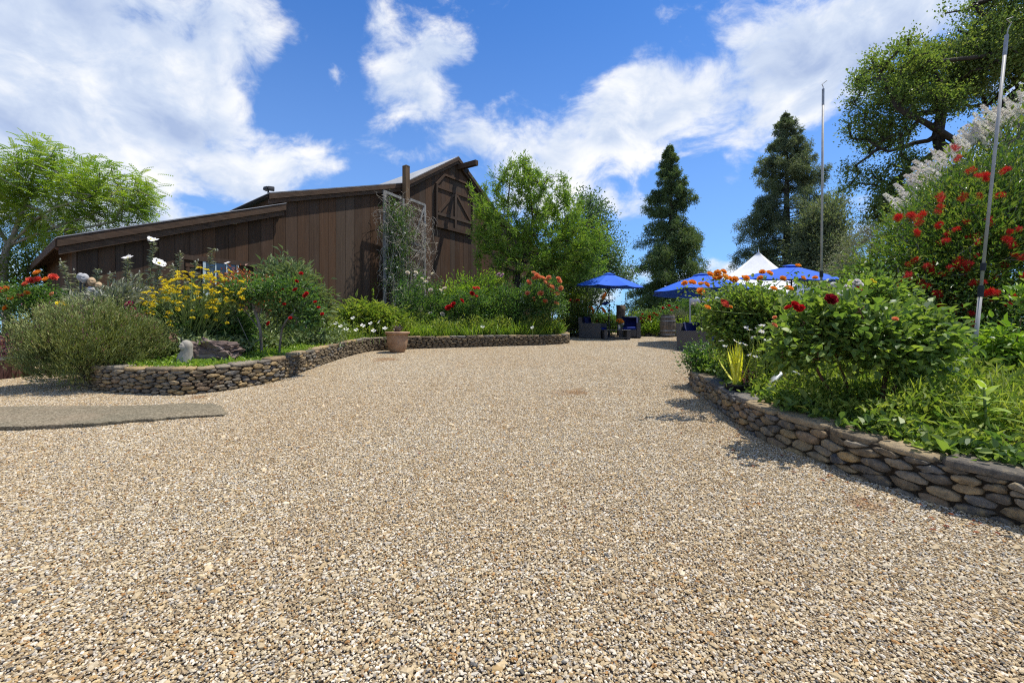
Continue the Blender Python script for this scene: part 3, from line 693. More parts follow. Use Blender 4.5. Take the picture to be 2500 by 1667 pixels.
# ---------------------------------------------------------------- barn
SKEW = 0.0
def B3(t, n, z): p = bpt(t - SKEW * min(n, 0.0), n); return np.array([p[0], p[1], z])
def onp(px, py, n=0.0):                                     # where a sight line meets the plane n metres in front of the facade
    q = (px - CX) / F; d = (BC - n) / (BN[0] * -q - BN[1]); X = q * d
    return X * BU[0] + d * BU[1], CAMZ + (HY - py) / F * d
OV = 0.23; OVM = 0.17
l0, l1 = onp(140, 580, OV), onp(699, 497, OV)
a0, a1, pk = onp(658, 472, OVM), onp(985, 448, OVM), onp(1120, 383, OVM)
tcn = pk[0]; TL = 3.02
mir = lambda q: (2 * tcn - q[0], q[1])
rt, rzv = zip(a0, a1, pk, mir(a1), mir(a0))
def roofz(t):                                               # top line of the facade boards
    zl = l0[1] + (t - l0[0]) * (l1[1] - l0[1]) / (l1[0] - l0[0])
    return zl - 0.16 if t < a0[0] + 0.25 else float(np.interp(t, rt, rzv)) - 0.16
bb = bpt(tcn, 0)
barn = thing('barn', 'large dark brown timber barn with a stepped gable and hayloft door', 'barn', (bb[0], bb[1], float(gz(bb[0], bb[1]))))
rg = np.random.default_rng(5)
def prism(corn_front, n0, n1):                              # polygon in (t, z) extruded between two distances from the facade
    k = len(corn_front); f = [B3(t, n1, z) for t, z in corn_front]; b = [B3(t, n0, z) for t, z in corn_front]
    return f + b, [[tuple(range(k))], [tuple(range(k, 2 * k))[::-1]], [(j, (j + 1) % k, k + (j + 1) % k, k + j) for j in range(k)]]
def bpart(name, poly, n0, n1, m, parent=None):
    V, fs = prism(poly, n0, n1); return mk(name, V, fs, m, parent or barn)
t = TL
while t < mir(a0)[0] - 0.3:
    w = rg.choice([rg.uniform(0.30, 0.40), rg.uniform(0.36, 0.43), rg.uniform(0.17, 0.24)], p=[0.5, 0.38, 0.12]); e = t + w - 0.012
    zb = float(gz(*bpt(t, 0))) - 0.1; dep = rg.uniform(0.0, 0.004)
    poly = [(t, zb), (e, zb), (e, roofz(e))]
    for kt in (a1[0], tcn, mir(a1)[0]):
        if t < kt < e: poly.append((kt, roofz(kt)))
    poly.append((t, roofz(t))); bpart('plank', poly, -0.03 + dep, dep, M['plank']); t += w
zb = float(gz(*bpt(10, 0))) - 0.6
# dark inner skin behind the boards
sk = [(TL + 0.05, zb), (mir(a0)[0] - 0.4, zb + 0.8)] + [(tt, roofz(tt) - 0.02) for tt in (mir(a0)[0] - 0.4, mir(a1)[0], tcn, a1[0], a0[0] + 0.4, a0[0] + 0.2, TL + 0.05)]
bpart('inner_skin', sk, -0.16, -0.06, M['mortar'])
def rake(name, p0, p1, off, h, n0, n1, m):
    return bpart(name, [(p0[0], p0[1] - off - h), (p1[0], p1[1] - off - h), (p1[0], p1[1] - off), (p0[0], p0[1] - off)], n0, n1, m)
rake('fascia', l0, l1, -0.03, 0.245, OV - 0.035, OV, M['trim']); rake('fascia', (l0[0] + 0.04, l0[1]), (l1[0] - 0.05, l1[1]), 0.217, 0.18, OV - 0.10, OV - 0.045, M['trim'])
for p0, p1 in ((a0, a1), (a1, pk), (pk, mir(a1)), (mir(a1), mir(a0))):
    rake('fascia', p0, p1, -0.03, 0.21, OVM - 0.035, OVM, M['trim']); rake('fascia', p0, p1, 0.182, 0.15, OVM - 0.10, OVM - 0.045, M['trim'])
    rake('soffit', p0, p1, 0.07, 0.03, -0.1, OVM - 0.11, M['plank'])
rake('soffit', l0, l1, 0.07, 0.03, -0.1, OV - 0.11, M['plank'])
def roof_sheet(p0, p1, nf, nb, m, up=0.0):
    n = np.arange(nb, nf + 0.001, 0.019); wv = 0.011 * np.cos(n / 0.076 * 2 * math.pi); V = []
    for (tt, zz), dz in ((p0, 0.0), (p1, 0.0), (p1, -0.012), (p0, -0.012)):
        V += [B3(tt, a, zz + b + dz + up) for a, b in zip(n, wv)]
    k = len(n); Q = [(r * k + j, r * k + j + 1, ((r + 1) % 4) * k + j + 1, ((r + 1) % 4) * k + j) for r in range(4) for j in range(k - 1)]
    mk('roof_sheet', V, [Q, [(0, k, 2 * k, 3 * k), (k - 1, 4 * k - 1, 3 * k - 1, 2 * k - 1)]], m, barn, smooth=False)
LD, MD = -8.0, -14.0
SKEW = 0.085; roof_sheet(l0, l1, OV + 0.02, LD, M['metalroof'], 0.012); SKEW = 0.0
SKEW = 0.085
for p0, p1 in ((a0, a1), (a1, pk), (pk, mir(a1)), (mir(a1), mir(a0))): roof_sheet(p0, p1, OVM + 0.02, MD, M['metalroof'], 0.014)
SKEW = 0.085
# eaves board and side wall of the lean-to
V, fs = prism([(l0[0] - 0.035, l0[1] - 0.22), (l0[0], l0[1] - 0.22), (l0[0], l0[1] - 0.02), (l0[0] - 0.035, l0[1] - 0.02)], LD, OV - 0.04); mk('fascia', V, fs, M['trim'], barn)
V, fs = prism([(l0[0] + 0.01, l0[1] - 0.09), (TL + 0.05, l0[1] + 0.02), (TL + 0.05, l0[1] + 0.05), (l0[0] + 0.01, l0[1] - 0.06)], LD, -0.02); mk('soffit', V, fs, M['plank'], barn)
n = -0.04
while n > LD + 0.4:
    w = rg.uniform(0.3, 0.4); z0 = float(gz(*bpt(TL, n))) - 0.2
    V, fs = prism([(TL - 0.03, z0), (TL, z0), (TL, roofz(TL) + 0.02), (TL - 0.03, roofz(TL))], n - w + 0.012, n); mk('plank', V, fs, M['plank'], barn); n -= w
# wall of the taller nave above the lean-to roof
n = -0.20; ts = a0[0] + 0.30
while n > MD + 0.4:
    w = rg.uniform(0.3, 0.4)
    V, fs = prism([(ts, l1[1] - 0.6), (ts + 0.03, l1[1] - 0.6), (ts + 0.03, a0[1] + 0.02), (ts, a0[1])], n - w + 0.012, n); mk('plank', V, fs, M['plank'], barn); n -= w
SKEW = 0.0
def board(p, q, w, n0, n1, m=None, parent=None, name='rail'):
    p = np.array(p); q = np.array(q); d = q - p; d /= np.linalg.norm(d); s = np.array([-d[1], d[0]]) * w / 2
    return bpart(name, [p - s, q - s, q + s, p + s], n0, n1, m or M['plank'], parent)
# hayloft door
dc = onp(1107, 500, 0.0); dt = (onp(1065, 500)[0], onp(1150, 500)[0]); zb_, zt_ = onp(1107, 561)[1], onp(1107, 440)[1]
ld = bpart('loft_door', [(dt[0], zb_), (dt[1], zb_), (dt[1], zt_ - 0.55), (dt[1] - 0.5, zt_), (dt[0] + 0.5, zt_), (dt[0], zt_ - 0.55)], 0.014, 0.03, M['mortar'])
k = 9; ww = (dt[1] - dt[0]) / k
for j in range(k):
    x0, x1 = dt[0] + j * ww + 0.004, dt[0] + (j + 1) * ww - 0.004
    top = lambda x: zt_ - 0.03 - max(0, (dt[0] + 0.5) - x) * 1.1 - max(0, x - (dt[1] - 0.5)) * 1.1
    bpart('plank', [(x0, zb_ + 0.02), (x1, zb_ + 0.02), (x1, top(x1)), (x0, top(x0))], 0.032, 0.05 + rg.uniform(0, 0.008), M['plank'], ld)
H1 = zt_ - 0.62; H2 = zb_ + 0.55; tm = (dt[0] + dt[1]) / 2
for z in (H1, H2): board((dt[0], z), (dt[1], z), 0.13, 0.062, 0.10, parent=ld)
board((dt[0] - 0.12, zb_ - 0.02), (dt[1] + 0.12, zb_ - 0.02), 0.15, 0.03, 0.10, parent=ld, name='sill')
board((tm, H2 - 0.5), (tm, H1 - 0.07), 0.15, 0.062, 0.102, parent=ld, name='stile')
board((tm - 0.10, H1 - 0.10), (dt[0] + 0.10, H2 + 0.09), 0.12, 0.064, 0.098, parent=ld, name='brace'); board((tm + 0.10, H1 - 0.10), (dt[1] - 0.10, H2 + 0.09), 0.12, 0.064, 0.098, parent=ld, name='brace')
fr = [(dt[0] - 0.05, zb_ + 0.06), (dt[0] - 0.05, zt_ - 0.53), (dt[0] + 0.48, zt_ + 0.05), (dt[1] - 0.48, zt_ + 0.05), (dt[1] + 0.05, zt_ - 0.53), (dt[1] + 0.05, zb_ + 0.06)]
for q0, q1 in zip(fr[:-1], fr[1:]): board(q0, q1, 0.10, 0.02, 0.115, parent=ld, name='door_trim')
# hay beam
zt = pk[1] - 0.34
V, fs = prism([(tcn + 0.06, zt - 0.24), (tcn + 0.26, zt - 0.24), (tcn + 0.26, zt), (tcn + 0.06, zt)], -0.1, 1.20)
hb = mk('hay_beam', V, fs, M['plank'], barn)
m2 = MB(); c = B3(tcn + 0.16, 0.55, zt - 0.26); m2.tube([c, c + [0, 0, -0.12]], 0.02); m2.tube([c + [0, 0, -0.12] + np.array([*BU, 0]) * (-0.05), c + [0, 0, -0.12] + np.array([*BU, 0]) * 0.05], 0.11, 14); m2.build('pulley', M['dark_iron'], hb)
# windows
def window(x0, y0, x1, y1, mull, extra=None):
    (ta, za), (tb, zb) = onp(x0, y0), onp(x1, y1)
    w = bpart('window', [(ta, zb), (tb, zb), (tb, za), (ta, za)], 0.012, 0.022, M['glass'])
    f = 0.07
    for nm, q0, q1 in (('frame', (ta, za), (tb, za)), ('frame', (ta, zb), (tb, zb)), ('frame', (ta, za + f / 2), (ta, zb - f / 2)), ('frame', (tb, za + f / 2), (tb, zb - f / 2))):
        board(q0, q1, f, 0.024, 0.06 + (0.003 if q0[0] == q1[0] else 0), M['window_paint'], w, nm)
    for j in range(1, mull): tm_ = ta + (tb - ta) * j / mull; board((tm_, za - f / 2), (tm_, zb + f / 2), 0.035, 0.024, 0.05, M['window_paint'], w, 'glazing_bar')
    return w
window(497, 636, 578, 722, 3); window(1268, 683, 1330, 745, 2)
(ta, za), (tb, _) = onp(441, 627), onp(622, 644); zc = za - 1.55
board((ta - 0.08, za), (tb + 0.08, za), 0.14, 0.012, 0.07, M['plank'], name='window_head')
board((ta, za - 0.07), (ta, zc), 0.13, 0.012, 0.066, M['plank'], name='window_jamb'); board((tb, za - 0.07), (tb, zc), 0.13, 0.012, 0.066, M['plank'], name='window_jamb')
tw = onp(497, 640)[0] - 0.08
bpart('shutter', [(ta + 0.08, zc), (tw, zc), (tw, za - 0.16), (ta + 0.08, za - 0.16)], 0.012, 0.035, M['mortar'])
board((ta + 0.1, za - 0.22), (tw, za - 0.22), 0.11, 0.037, 0.06, M['plank'], name='shutter_rail'); board((ta + 0.14, za - 0.3), (tw - 0.02, za - 0.95), 0.11, 0.037, 0.062, M['plank'], name='shutter_brace')
# loose cable under the lean-to eaves
c0, c1 = onp(548, 541, 0.05), onp(601, 528, 0.05); u = np.linspace(0, 1, 10)
MB().tube([B3(c0[0] + (c1[0] - c0[0]) * a, 0.06, c0[1] + (c1[1] - c0[1]) * a - 0.16 * math.sin(a * math.pi)) for a in u], 0.008, 5).build('cable', M['pale_metal'], barn)
# red lantern-like ornament under the eaves corner, twin floodlight on the roof
m2 = MB(); c = B3(onp(150, 607, 0.0)[0], 0.02, onp(150, 607, 0.0)[1])
m2.lathe([(0.005, 0.07), (0.07, 0.05), (0.13, 0.0), (0.09, -0.04), (0.02, -0.06)], 10, c); o = m2.build('eaves_ornament', M['barrel_red'], None, True)
setp(o, 'faded red ornament hanging under the low eaves corner of the barn', 'ornament')
fb = P(655, 466, 15.6)
fl = thing('floodlight', 'small twin dark floodlight mounted on the barn roof edge', 'floodlight', tuple(fb - Vector((0, 0, 0.25))))
m2 = MB(); m2.tube([fb + Vector((0, 0, -0.30)), fb + Vector((0, 0, 0.02))], 0.03, 8); m2.build('bracket', M['dark_iron'], fl)
for dx in (-0.06, 0.10):
    m2 = MB(); m2.rbox(-0.10, 0.10, -0.07, 0.07, -0.06, 0.06, 0.015); m2.xf(Matrix.Translation(fb + Vector((dx, 0, 0.07))) @ Matrix.Rotation(0.5 * (1 if dx > 0 else -1), 4, 'Z') @ Matrix.Rotation(-0.25, 4, 'X')); m2.build('lamp_head', M['dark_iron'], fl)

# ---------------------------------------------------------------- grey trellis and tall post in front of the barn
tn = 0.5
q = {k: onp(*v, tn) for k, v in dict(tl=(939, 465), bl=(939, 757), tm=(980, 481), bm=(986, 768), rl=(1001, 487), rr=(1037, 500), br=(1037, 775), m0=(1003, 592), m1=(1035, 603)).items()}
cb = B3(q['bm'][0], tn, 0); cb[2] = float(lbz(cb[0], cb[1]))
tre = thing('trellis', 'silvered wooden trellis frame leaning against the barn, wrapped in dry vines', 'trellis', tuple(cb))
def tb_(p, r, w, name):
    p = np.array(p); r = np.array(r); d = (r - p) / np.linalg.norm(r - p); s = np.array([-d[1], d[0]]) * w / 2
    V, fs = prism([p - s, r - s, r + s, p + s], tn - 0.03, tn + (0.03 if name == 'post' else 0.026)); return mk(name, V, fs, M['greywood'], tre)
zlo = cb[2] - 0.05
tb_((q['tl'][0], zlo), q['tl'], 0.13, 'post'); tb_((q['rr'][0], zlo), q['rr'], 0.10, 'post'); tb_((q['tm'][0] + 0.1, zlo), (q['tm'][0] + 0.1, q['tm'][1] - 0.05), 0.09, 'post')
zh = lambda a, z: (q[a][0], z)
ztop = q['tl'][1]
tb_((q['tl'][0], ztop - 0.05), (q['tm'][0], ztop - 0.12), 0.11, 'rail'); tb_((q['rl'][0], q['rl'][1]), (q['rr'][0], q['rr'][1] - 0.02), 0.11, 'rail')
tb_((q['tl'][0] + 0.07, q['bl'][1] + 0.05), (q['tm'][0] + 0.05, q['bl'][1] - 0.01), 0.12, 'rail'); tb_(q['m0'], q['m1'], 0.10, 'rail'); tb_((q['m0'][0], q['m0'][1] - 0.28), (q['m1'][0], q['m1'][1] - 0.26), 0.08, 'rail')
tb_((q['rr'][0] - 0.05, q['rr'][1] - 0.15), (q['rl'][0] + 0.1, q['rr'][1] - 2.0), 0.07, 'brace'); tb_((q['rr'][0] - 0.05, q['m1'][1] - 1.2), (q['rl'][0] + 0.1, q['m1'][1] - 3.0), 0.07, 'brace')
pt = onp(991.5, 408, 0.36); pb = B3(pt[0], 0.36, 0); pb[2] = float(lbz(pb[0], pb[1]))
po = thing('timber_post', 'tall square brown timber post rising through the vines above the barn eaves', 'post', tuple(pb))
V, fs = prism([(pt[0] - 0.115, pb[2] - 0.3), (pt[0] + 0.115, pb[2] - 0.3), (pt[0] + 0.115, pt[1]), (pt[0] - 0.115, pt[1])], 0.25, 0.465); mk('shaft', V, fs, M['postwood'], po)
V, fs = prism([(pt[0] - 0.13, pt[1] - 0.001), (pt[0] + 0.13, pt[1] - 0.001), (pt[0] + 0.10, pt[1] + 0.05), (pt[0] - 0.10, pt[1] + 0.05)], 0.25, 0.47); mk('post_cap', V, fs, M['rough_post'], po)
# ---------------------------------------------------------------- plant tools
def unit(v): return v / (np.linalg.norm(v, axis=-1, keepdims=True) + 1e-9)
def rdir(rg, n): return unit(rg.normal(size=(n, 3)))
def leaves(mb, rg, pos, d, L, Wd, tn, shape='rhomb', fold=0.22, droop=0.15, nrm=None):
    """a leaf blade at each pos, pointing along d"""
    N = len(pos); d = unit(d); L = np.broadcast_to(np.asarray(L, float), (N,))[:, None]; Wd = np.broadcast_to(np.asarray(Wd, float), (N,))[:, None]
    up = np.array([0, 0, 1.0]) + rg.normal(0, 0.45, (N, 3)) if nrm is None else nrm
    s = unit(np.cross(d, up)); n = np.cross(s, d); tn = np.broadcast_to(np.asarray(tn, float), (N,))
    if shape == 'rhomb':
        V = np.stack([pos, pos + d * L * 0.45 + s * Wd / 2 + n * Wd * fold, pos + d * L - n * L * droop, pos + d * L * 0.45 - s * Wd / 2 + n * Wd * fold], 1)
        fs = np.array([(0, 1, 2), (0, 2, 3)]); k = 4
    elif shape == 'oval':
        V = np.stack([pos, pos + d * L * 0.28 + s * Wd * 0.42 + n * Wd * fold, pos + d * L * 0.66 + s * Wd * 0.40 + n * (Wd * fold - L * droop * 0.4), pos + d * L - n * L * droop,
                      pos + d * L * 0.66 - s * Wd * 0.40 + n * (Wd * fold - L * droop * 0.4), pos + d * L * 0.28 - s * Wd * 0.42 + n * Wd * fold], 1)
        fs = np.array([(0, 1, 2, 3), (0, 3, 4, 5)]); k = 6
    else:                                # blade: long narrow arching strip
        u = np.array([0, 0.35, 0.7]); V = []
        for a, w in zip(u, (0.75, 1.0, 0.7)):
            c = pos + d * L * a - n * L * droop * a * a; V += [c + s * Wd * w / 2, c - s * Wd * w / 2]
        V.append(pos + d * L * 0.97 - n * L * droop); V = np.stack(V, 1)
        fs = None; k = 7
        Q = np.array([(0, 1, 3, 2), (2, 3, 5, 4)]); T = np.array([(4, 5, 6)]); off = k * np.arange(N)[:, None, None]
        mb.add(V.reshape(-1, 3), [(Q + off).reshape(-1, 4), (T + off).reshape(-1, 3)], np.repeat(tn, k)); return
    mb.add(V.reshape(-1, 3), [(fs[None] + k * np.arange(N)[:, None, None]).reshape(-1, fs.shape[1])], np.repeat(tn, k))
def fronds(mb, rg, pos, d, L, tn, pairs=9, lw=0.022, ll=0.22):
    """feather leaves: pairs of narrow leaflets along an arching rib"""
    N = len(pos); d = unit(d); up = np.array([0, 0, 1.0]) + rg.normal(0, 0.25, (N, 3)); s = unit(np.cross(d, up)); n = np.cross(s, d)
    L = np.broadcast_to(np.asarray(L, float), (N,))[:, None]
    for i in range(pairs):
        a = 0.12 + 0.88 * i / (pairs - 1); c = pos + d * L * a - n * L * 0.38 * a * a
        q = ll * L * (0.55 + 0.9 * a * (1.15 - a))
        for sg in (-1, 1):
            ld = unit(d * 0.45 + s * sg - n * (0.25 + 0.3 * a)); w = unit(np.cross(ld, n)) * L * lw * 1.5
            V = np.stack([c, c + ld * q * 0.5 + w, c + ld * q, c + ld * q * 0.5 - w], 1)
            mb.add(V.reshape(-1, 3), [(np.array([(0, 1, 2, 3)])[None] + 4 * np.arange(N)[:, None, None]).reshape(-1, 4)], np.repeat(np.broadcast_to(tn, (N,)), 4))
def nz(p, sc_=1.0, seed=0.0): return np.array([mnoise.noise(Vector(q) * sc_ + Vector((seed, seed * 1.7, 0))) for q in p])
def crown(rg, ells, n, shell=0.45, gap=0.0, gsc=0.9, zmin=None, accept=None):
    """points spread through the volume of a set of ellipsoids, uneven and with gaps"""
    w = np.array([(e[1][0] * e[1][1] * e[1][2]) ** 0.8 * (e[2] if len(e) > 2 else 1) for e in ells]); w /= w.sum(); out = []
    while sum(map(len, out)) < n:
        k = rg.choice(len(ells), n * 2, p=w); c = np.array([ells[i][0] for i in k], float); r = np.array([ells[i][1] for i in k], float)
        rad = rg.uniform(shell ** 3, 1, n * 2) ** (1 / 3); dd = rdir(rg, n * 2)
        rad = rad * (1 + 0.20 * nz(dd * 2.2 + c * 0.37, 1.0, 3.0))
        p = c + dd * r * rad[:, None]; ok = np.ones(len(p), bool)
        if zmin is not None: ok &= p[:, 2] > zmin
        if gap > 0: ok &= nz(p, gsc, 9.0) > (gap - 0.5)
        if accept is not None: ok &= accept(p)
        out.append(p[ok])
    return np.concatenate(out)[:n]
def skeleton(rg, limbs, targets, bend=0.12, step=0.5, sag=0.0):
    pos = []; par = []; fixed = []
    for L in limbs:
        L = np.asarray(L, float); first = -1
        if pos: first = int(np.argmin(np.linalg.norm(np.array(pos) - L[0], axis=1)))
        p = catmull(L, step); pr = first
        for k, q in enumerate(p):
            if first >= 0 and k == 0: continue
            pos.append(q); par.append(pr); pr = len(pos) - 1
    targets = np.asarray(targets); base = np.array(pos)
    dm = np.min(np.linalg.norm(targets[:, None] - base[None], axis=2), axis=1); tips = []
    A = np.zeros((len(pos) + len(targets) * 6, 3)); A[:len(pos)] = pos; m = len(pos)
    root = A[0]
    for i in np.argsort(dm):
        q = targets[i]; d = np.linalg.norm(A[:m] - q, axis=1) + 0.25 * np.clip(np.linalg.norm(A[:m] - root, axis=1) - np.linalg.norm(q - root), 0, None)
        j = int(np.argmin(d)); a = A[j].copy(); ln = np.linalg.norm(q - a); k = int(np.clip(ln / step, 1, 5))
        ctl = (a + q) / 2 + rg.normal(0, bend, 3) * ln + np.array([0, 0, -sag * ln]); pr = j
        for u in np.linspace(0, 1, k + 1)[1:]:
            A[m] = a * (1 - u) ** 2 + 2 * ctl * u * (1 - u) + q * u * u; par.append(pr); pr = m; m += 1
        tips.append((i, m - 1))
    return A[:m], np.array(par), dict(tips)
def branch_mesh(mb, A, par, r0, rt, n=5, pw=0.5, bottom=None):
    m = len(A); cnt = np.zeros(m); ch = np.bincount(par[par >= 0], minlength=m)
    cnt[ch == 0] = 1
    for k in range(m - 1, 0, -1):
        if par[k] >= 0: cnt[par[k]] += cnt[k]
    r = rt + (r0 - rt) * (cnt / cnt.max()) ** pw
    k = np.where(par >= 0)[0]; a = A[par[k]]; b = A[k]; d = unit(b - a); ra = r[par[k]]; rb = r[k]; ra = np.minimum(ra, rb * 1.5)
    ref = np.where(np.abs(d[:, 2:3]) < 0.9, np.array([[0, 0, 1.0]]), np.array([[1.0, 0, 0]])); u = unit(np.cross(d, ref)); w = np.cross(d, u)
    ang = np.arange(n) / n * 2 * math.pi; cs = np.cos(ang)[None, :, None]; sn = np.sin(ang)[None, :, None]
    ring = lambda c, rr: c[:, None] + rr[:, None, None] * (cs * u[:, None] + sn * w[:, None])
    V = np.concatenate([ring(a - d * ra[:, None] * 0.3, ra), ring(b + d * rb[:, None] * 0.3, rb)], 1)
    q = np.array([(j, (j + 1) % n, n + (j + 1) % n, n + j) for j in range(n)])
    mb.add(V.reshape(-1, 3), [(q[None] + 2 * n * np.arange(len(k))[:, None, None]).reshape(-1, 4)])
    return r
def inst(name, me, parent, p, scale=1.0, rot=None, kind=None):
    m = Matrix.Translation(Vector(p))
    if rot is not None: m = m @ rot
    return link(name, me, parent, m @ Matrix.Scale(scale, 4), kind)
def aim(d, roll=0.0): return Vector(d).to_track_quat('Z', 'Y').to_matrix().to_4x4() @ Matrix.Rotation(roll, 4, 'Z')

# flowers, facing +Z, about one unit wide
def rose_mesh(name, m, seed, n=(3, 5, 6, 7), open_=1.0):
    rg = np.random.default_rng(seed); mb = MB()
    for k, c in enumerate(n):
        f = k / max(1, len(n) - 1); tilt = math.radians(12 + 62 * f * open_); hgt = 0.42 - 0.10 * f; r0 = 0.03 + 0.10 * f; wd = 0.20 + 0.30 * f
        for j in range(c):
            a = 2 * math.pi * (j + 0.5 * (k % 2) + rg.uniform(-0.12, 0.12)) / c; t0 = tilt + rg.normal(0, 0.08); V = []
            er = np.array([math.cos(a), math.sin(a), 0]); et = np.array([-math.sin(a), math.cos(a), 0])
            for v in (0, 0.55, 1.0):
                for u in (-1, 0, 1):
                    tt = t0 + 0.35 * f * v; rr = r0 + hgt * v * math.sin(tt) - 0.07 * u * u * v; zz = hgt * v * math.cos(t0 * 0.9) - 0.03 * u * u + 0.02 * rg.normal()
                    V.append(er * rr + et * wd * u * (0.45 + 0.75 * v - 0.42 * v * v) + np.array([0, 0, zz]))
            mb.add(V, [[(0, 1, 4, 3), (1, 2, 5, 4), (3, 4, 7, 6), (4, 5, 8, 7)]], np.clip(0.15 + 0.7 * f + rg.uniform(-0.15, 0.15), 0, 1))
    return mb.data(name, m, True)
def open_flower_mesh(name, petal, centre, n=6, cup=0.25, seed=0, wide=0.5):
    rg = np.random.default_rng(seed); mb = MB()
    for j in range(n):
        a = 2 * math.pi * j / n + rg.uniform(-0.1, 0.1); er = np.array([math.cos(a), math.sin(a), 0]); et = np.array([-math.sin(a), math.cos(a), 0]); V = []
        for v, w, z in ((0.08, 0.08, 0.0), (0.32, wide * 0.8, cup * 0.4), (0.52, wide * 0.55, cup * 0.75 + rg.uniform(-0.1, 0.1))):
            V += [er * v + et * w / 2 + [0, 0, z], er * v - et * w / 2 + [0, 0, z + rg.uniform(0, 0.04)]]
        mb.add(V, [[(0, 1, 3, 2), (2, 3, 5, 4)]], rg.uniform(0.3, 1))
    np_ = sum(len(p) for p in mb.P[4]); k = mb.n
    mb.lathe([(0.13, 0.01), (0.12, 0.06), (0.05, 0.10), (0.004, 0.11)], 8)
    V, Pp, A = mb.arrays(); idx = np.concatenate([np.zeros(np_, int), np.ones(len(Pp[0]) - np_, int)])
    return meshdata(name, V, Pp, [petal, centre], True, {'tint': A}, idx)
def whorl_mesh(name, m, seed):
    rg = np.random.default_rng(seed); mb = MB(); n = 26
    a = rg.uniform(0, 6.28, n); d = unit(np.stack([np.cos(a), np.sin(a), rg.uniform(0.1, 0.9, n)], 1))
    leaves(mb, rg, d * 0.12, d, rg.uniform(0.25, 0.45, n), 0.20, rg.uniform(0, 1, n), 'oval', 0.3, 0.25)
    return mb.data(name, m)
def brush_mesh(name, m, seed):
    rg = np.random.default_rng(seed); mb = MB(); n = 190
    a = rg.uniform(0, 6.28, n); z = rg.uniform(-0.4, 0.4, n); d = unit(np.stack([np.cos(a), np.sin(a), rg.normal(0.15, 0.3, n)], 1)); p = np.stack([0 * a, 0 * a, z], 1)
    leaves(mb, rg, p, d, rg.uniform(0.3, 0.5, n), 0.030, rg.uniform(0, 1, n), 'rhomb', 0.0, 0.05)
    return mb.data(name, m)
def spike_mesh(name, m, seed):
    rg = np.random.default_rng(seed); mb = MB(); n = 220
    z = rg.uniform(0.0, 1.0, n); a = rg.uniform(0, 6.28, n); w = 0.15 * (1.05 - z) + 0.02; p = np.stack([w * np.cos(a) * 0.5, w * np.sin(a) * 0.5, z], 1)
    d = unit(np.stack([np.cos(a), np.sin(a), rg.uniform(0.2, 1.0, n)], 1)); leaves(mb, rg, p, d, 0.07 + w * 0.6, 0.055, rg.uniform(0, 1, n), 'rhomb', 0.2, 0.0)
    mb.tube([(0, 0, -0.1), (0, 0, 0.95)], [0.012, 0.004], 4); return mb.data(name, m)
FL = {}
for k in ('red', 'darkred', 'coral', 'orange', 'peach', 'white', 'cream', 'magenta', 'pink', 'yellow'):
    FL[k] = [rose_mesh('rose_' + k, M['petal_' + k], 7 + j, open_=o) for j, o in ((0, 0.80), (1, 0.55))]
FL['poppy'] = [open_flower_mesh('poppy', M['petal_white'], M['petal_yellow'], 6, 0.22, 3, 0.62)]
FL['daisy'] = [open_flower_mesh('daisy', M['petal_white'], M['petal_yellow'], 12, 0.06, 5, 0.2)]
FL['primrose'] = [open_flower_mesh('primrose', M['petal_white'], M['leaf_lime'], 4, 0.2, 8, 0.6)]
FL['whorl'] = [whorl_mesh('whorl', M['petal_yellow'], 4), whorl_mesh('whorl_b', M['petal_yellow'], 5)]
FL['brush'] = [brush_mesh('bottlebrush', M['petal_scarlet'], 4), brush_mesh('bottlebrush_b', M['petal_scarlet'], 6)]
FL['spike'] = [spike_mesh('flower_spike', M['petal_spike'], 4), spike_mesh('flower_spike_b', M['petal_spike'], 6)]

def flowers(root, rg, kind, pts, size, facing=None, name='flower', stalk=None, stalkmb=None):
    for p in pts:
        d = np.array([rg.normal(0, 0.45), rg.normal(-0.65, 0.3), 0.6]) if facing is None else facing + rg.normal(0, 0.3, 3)
        s = size * rg.uniform(0.8, 1.25)
        inst(name, FL[kind][rg.integers(len(FL[kind]))], root, p, s, aim(d, rg.uniform(0, 6)))

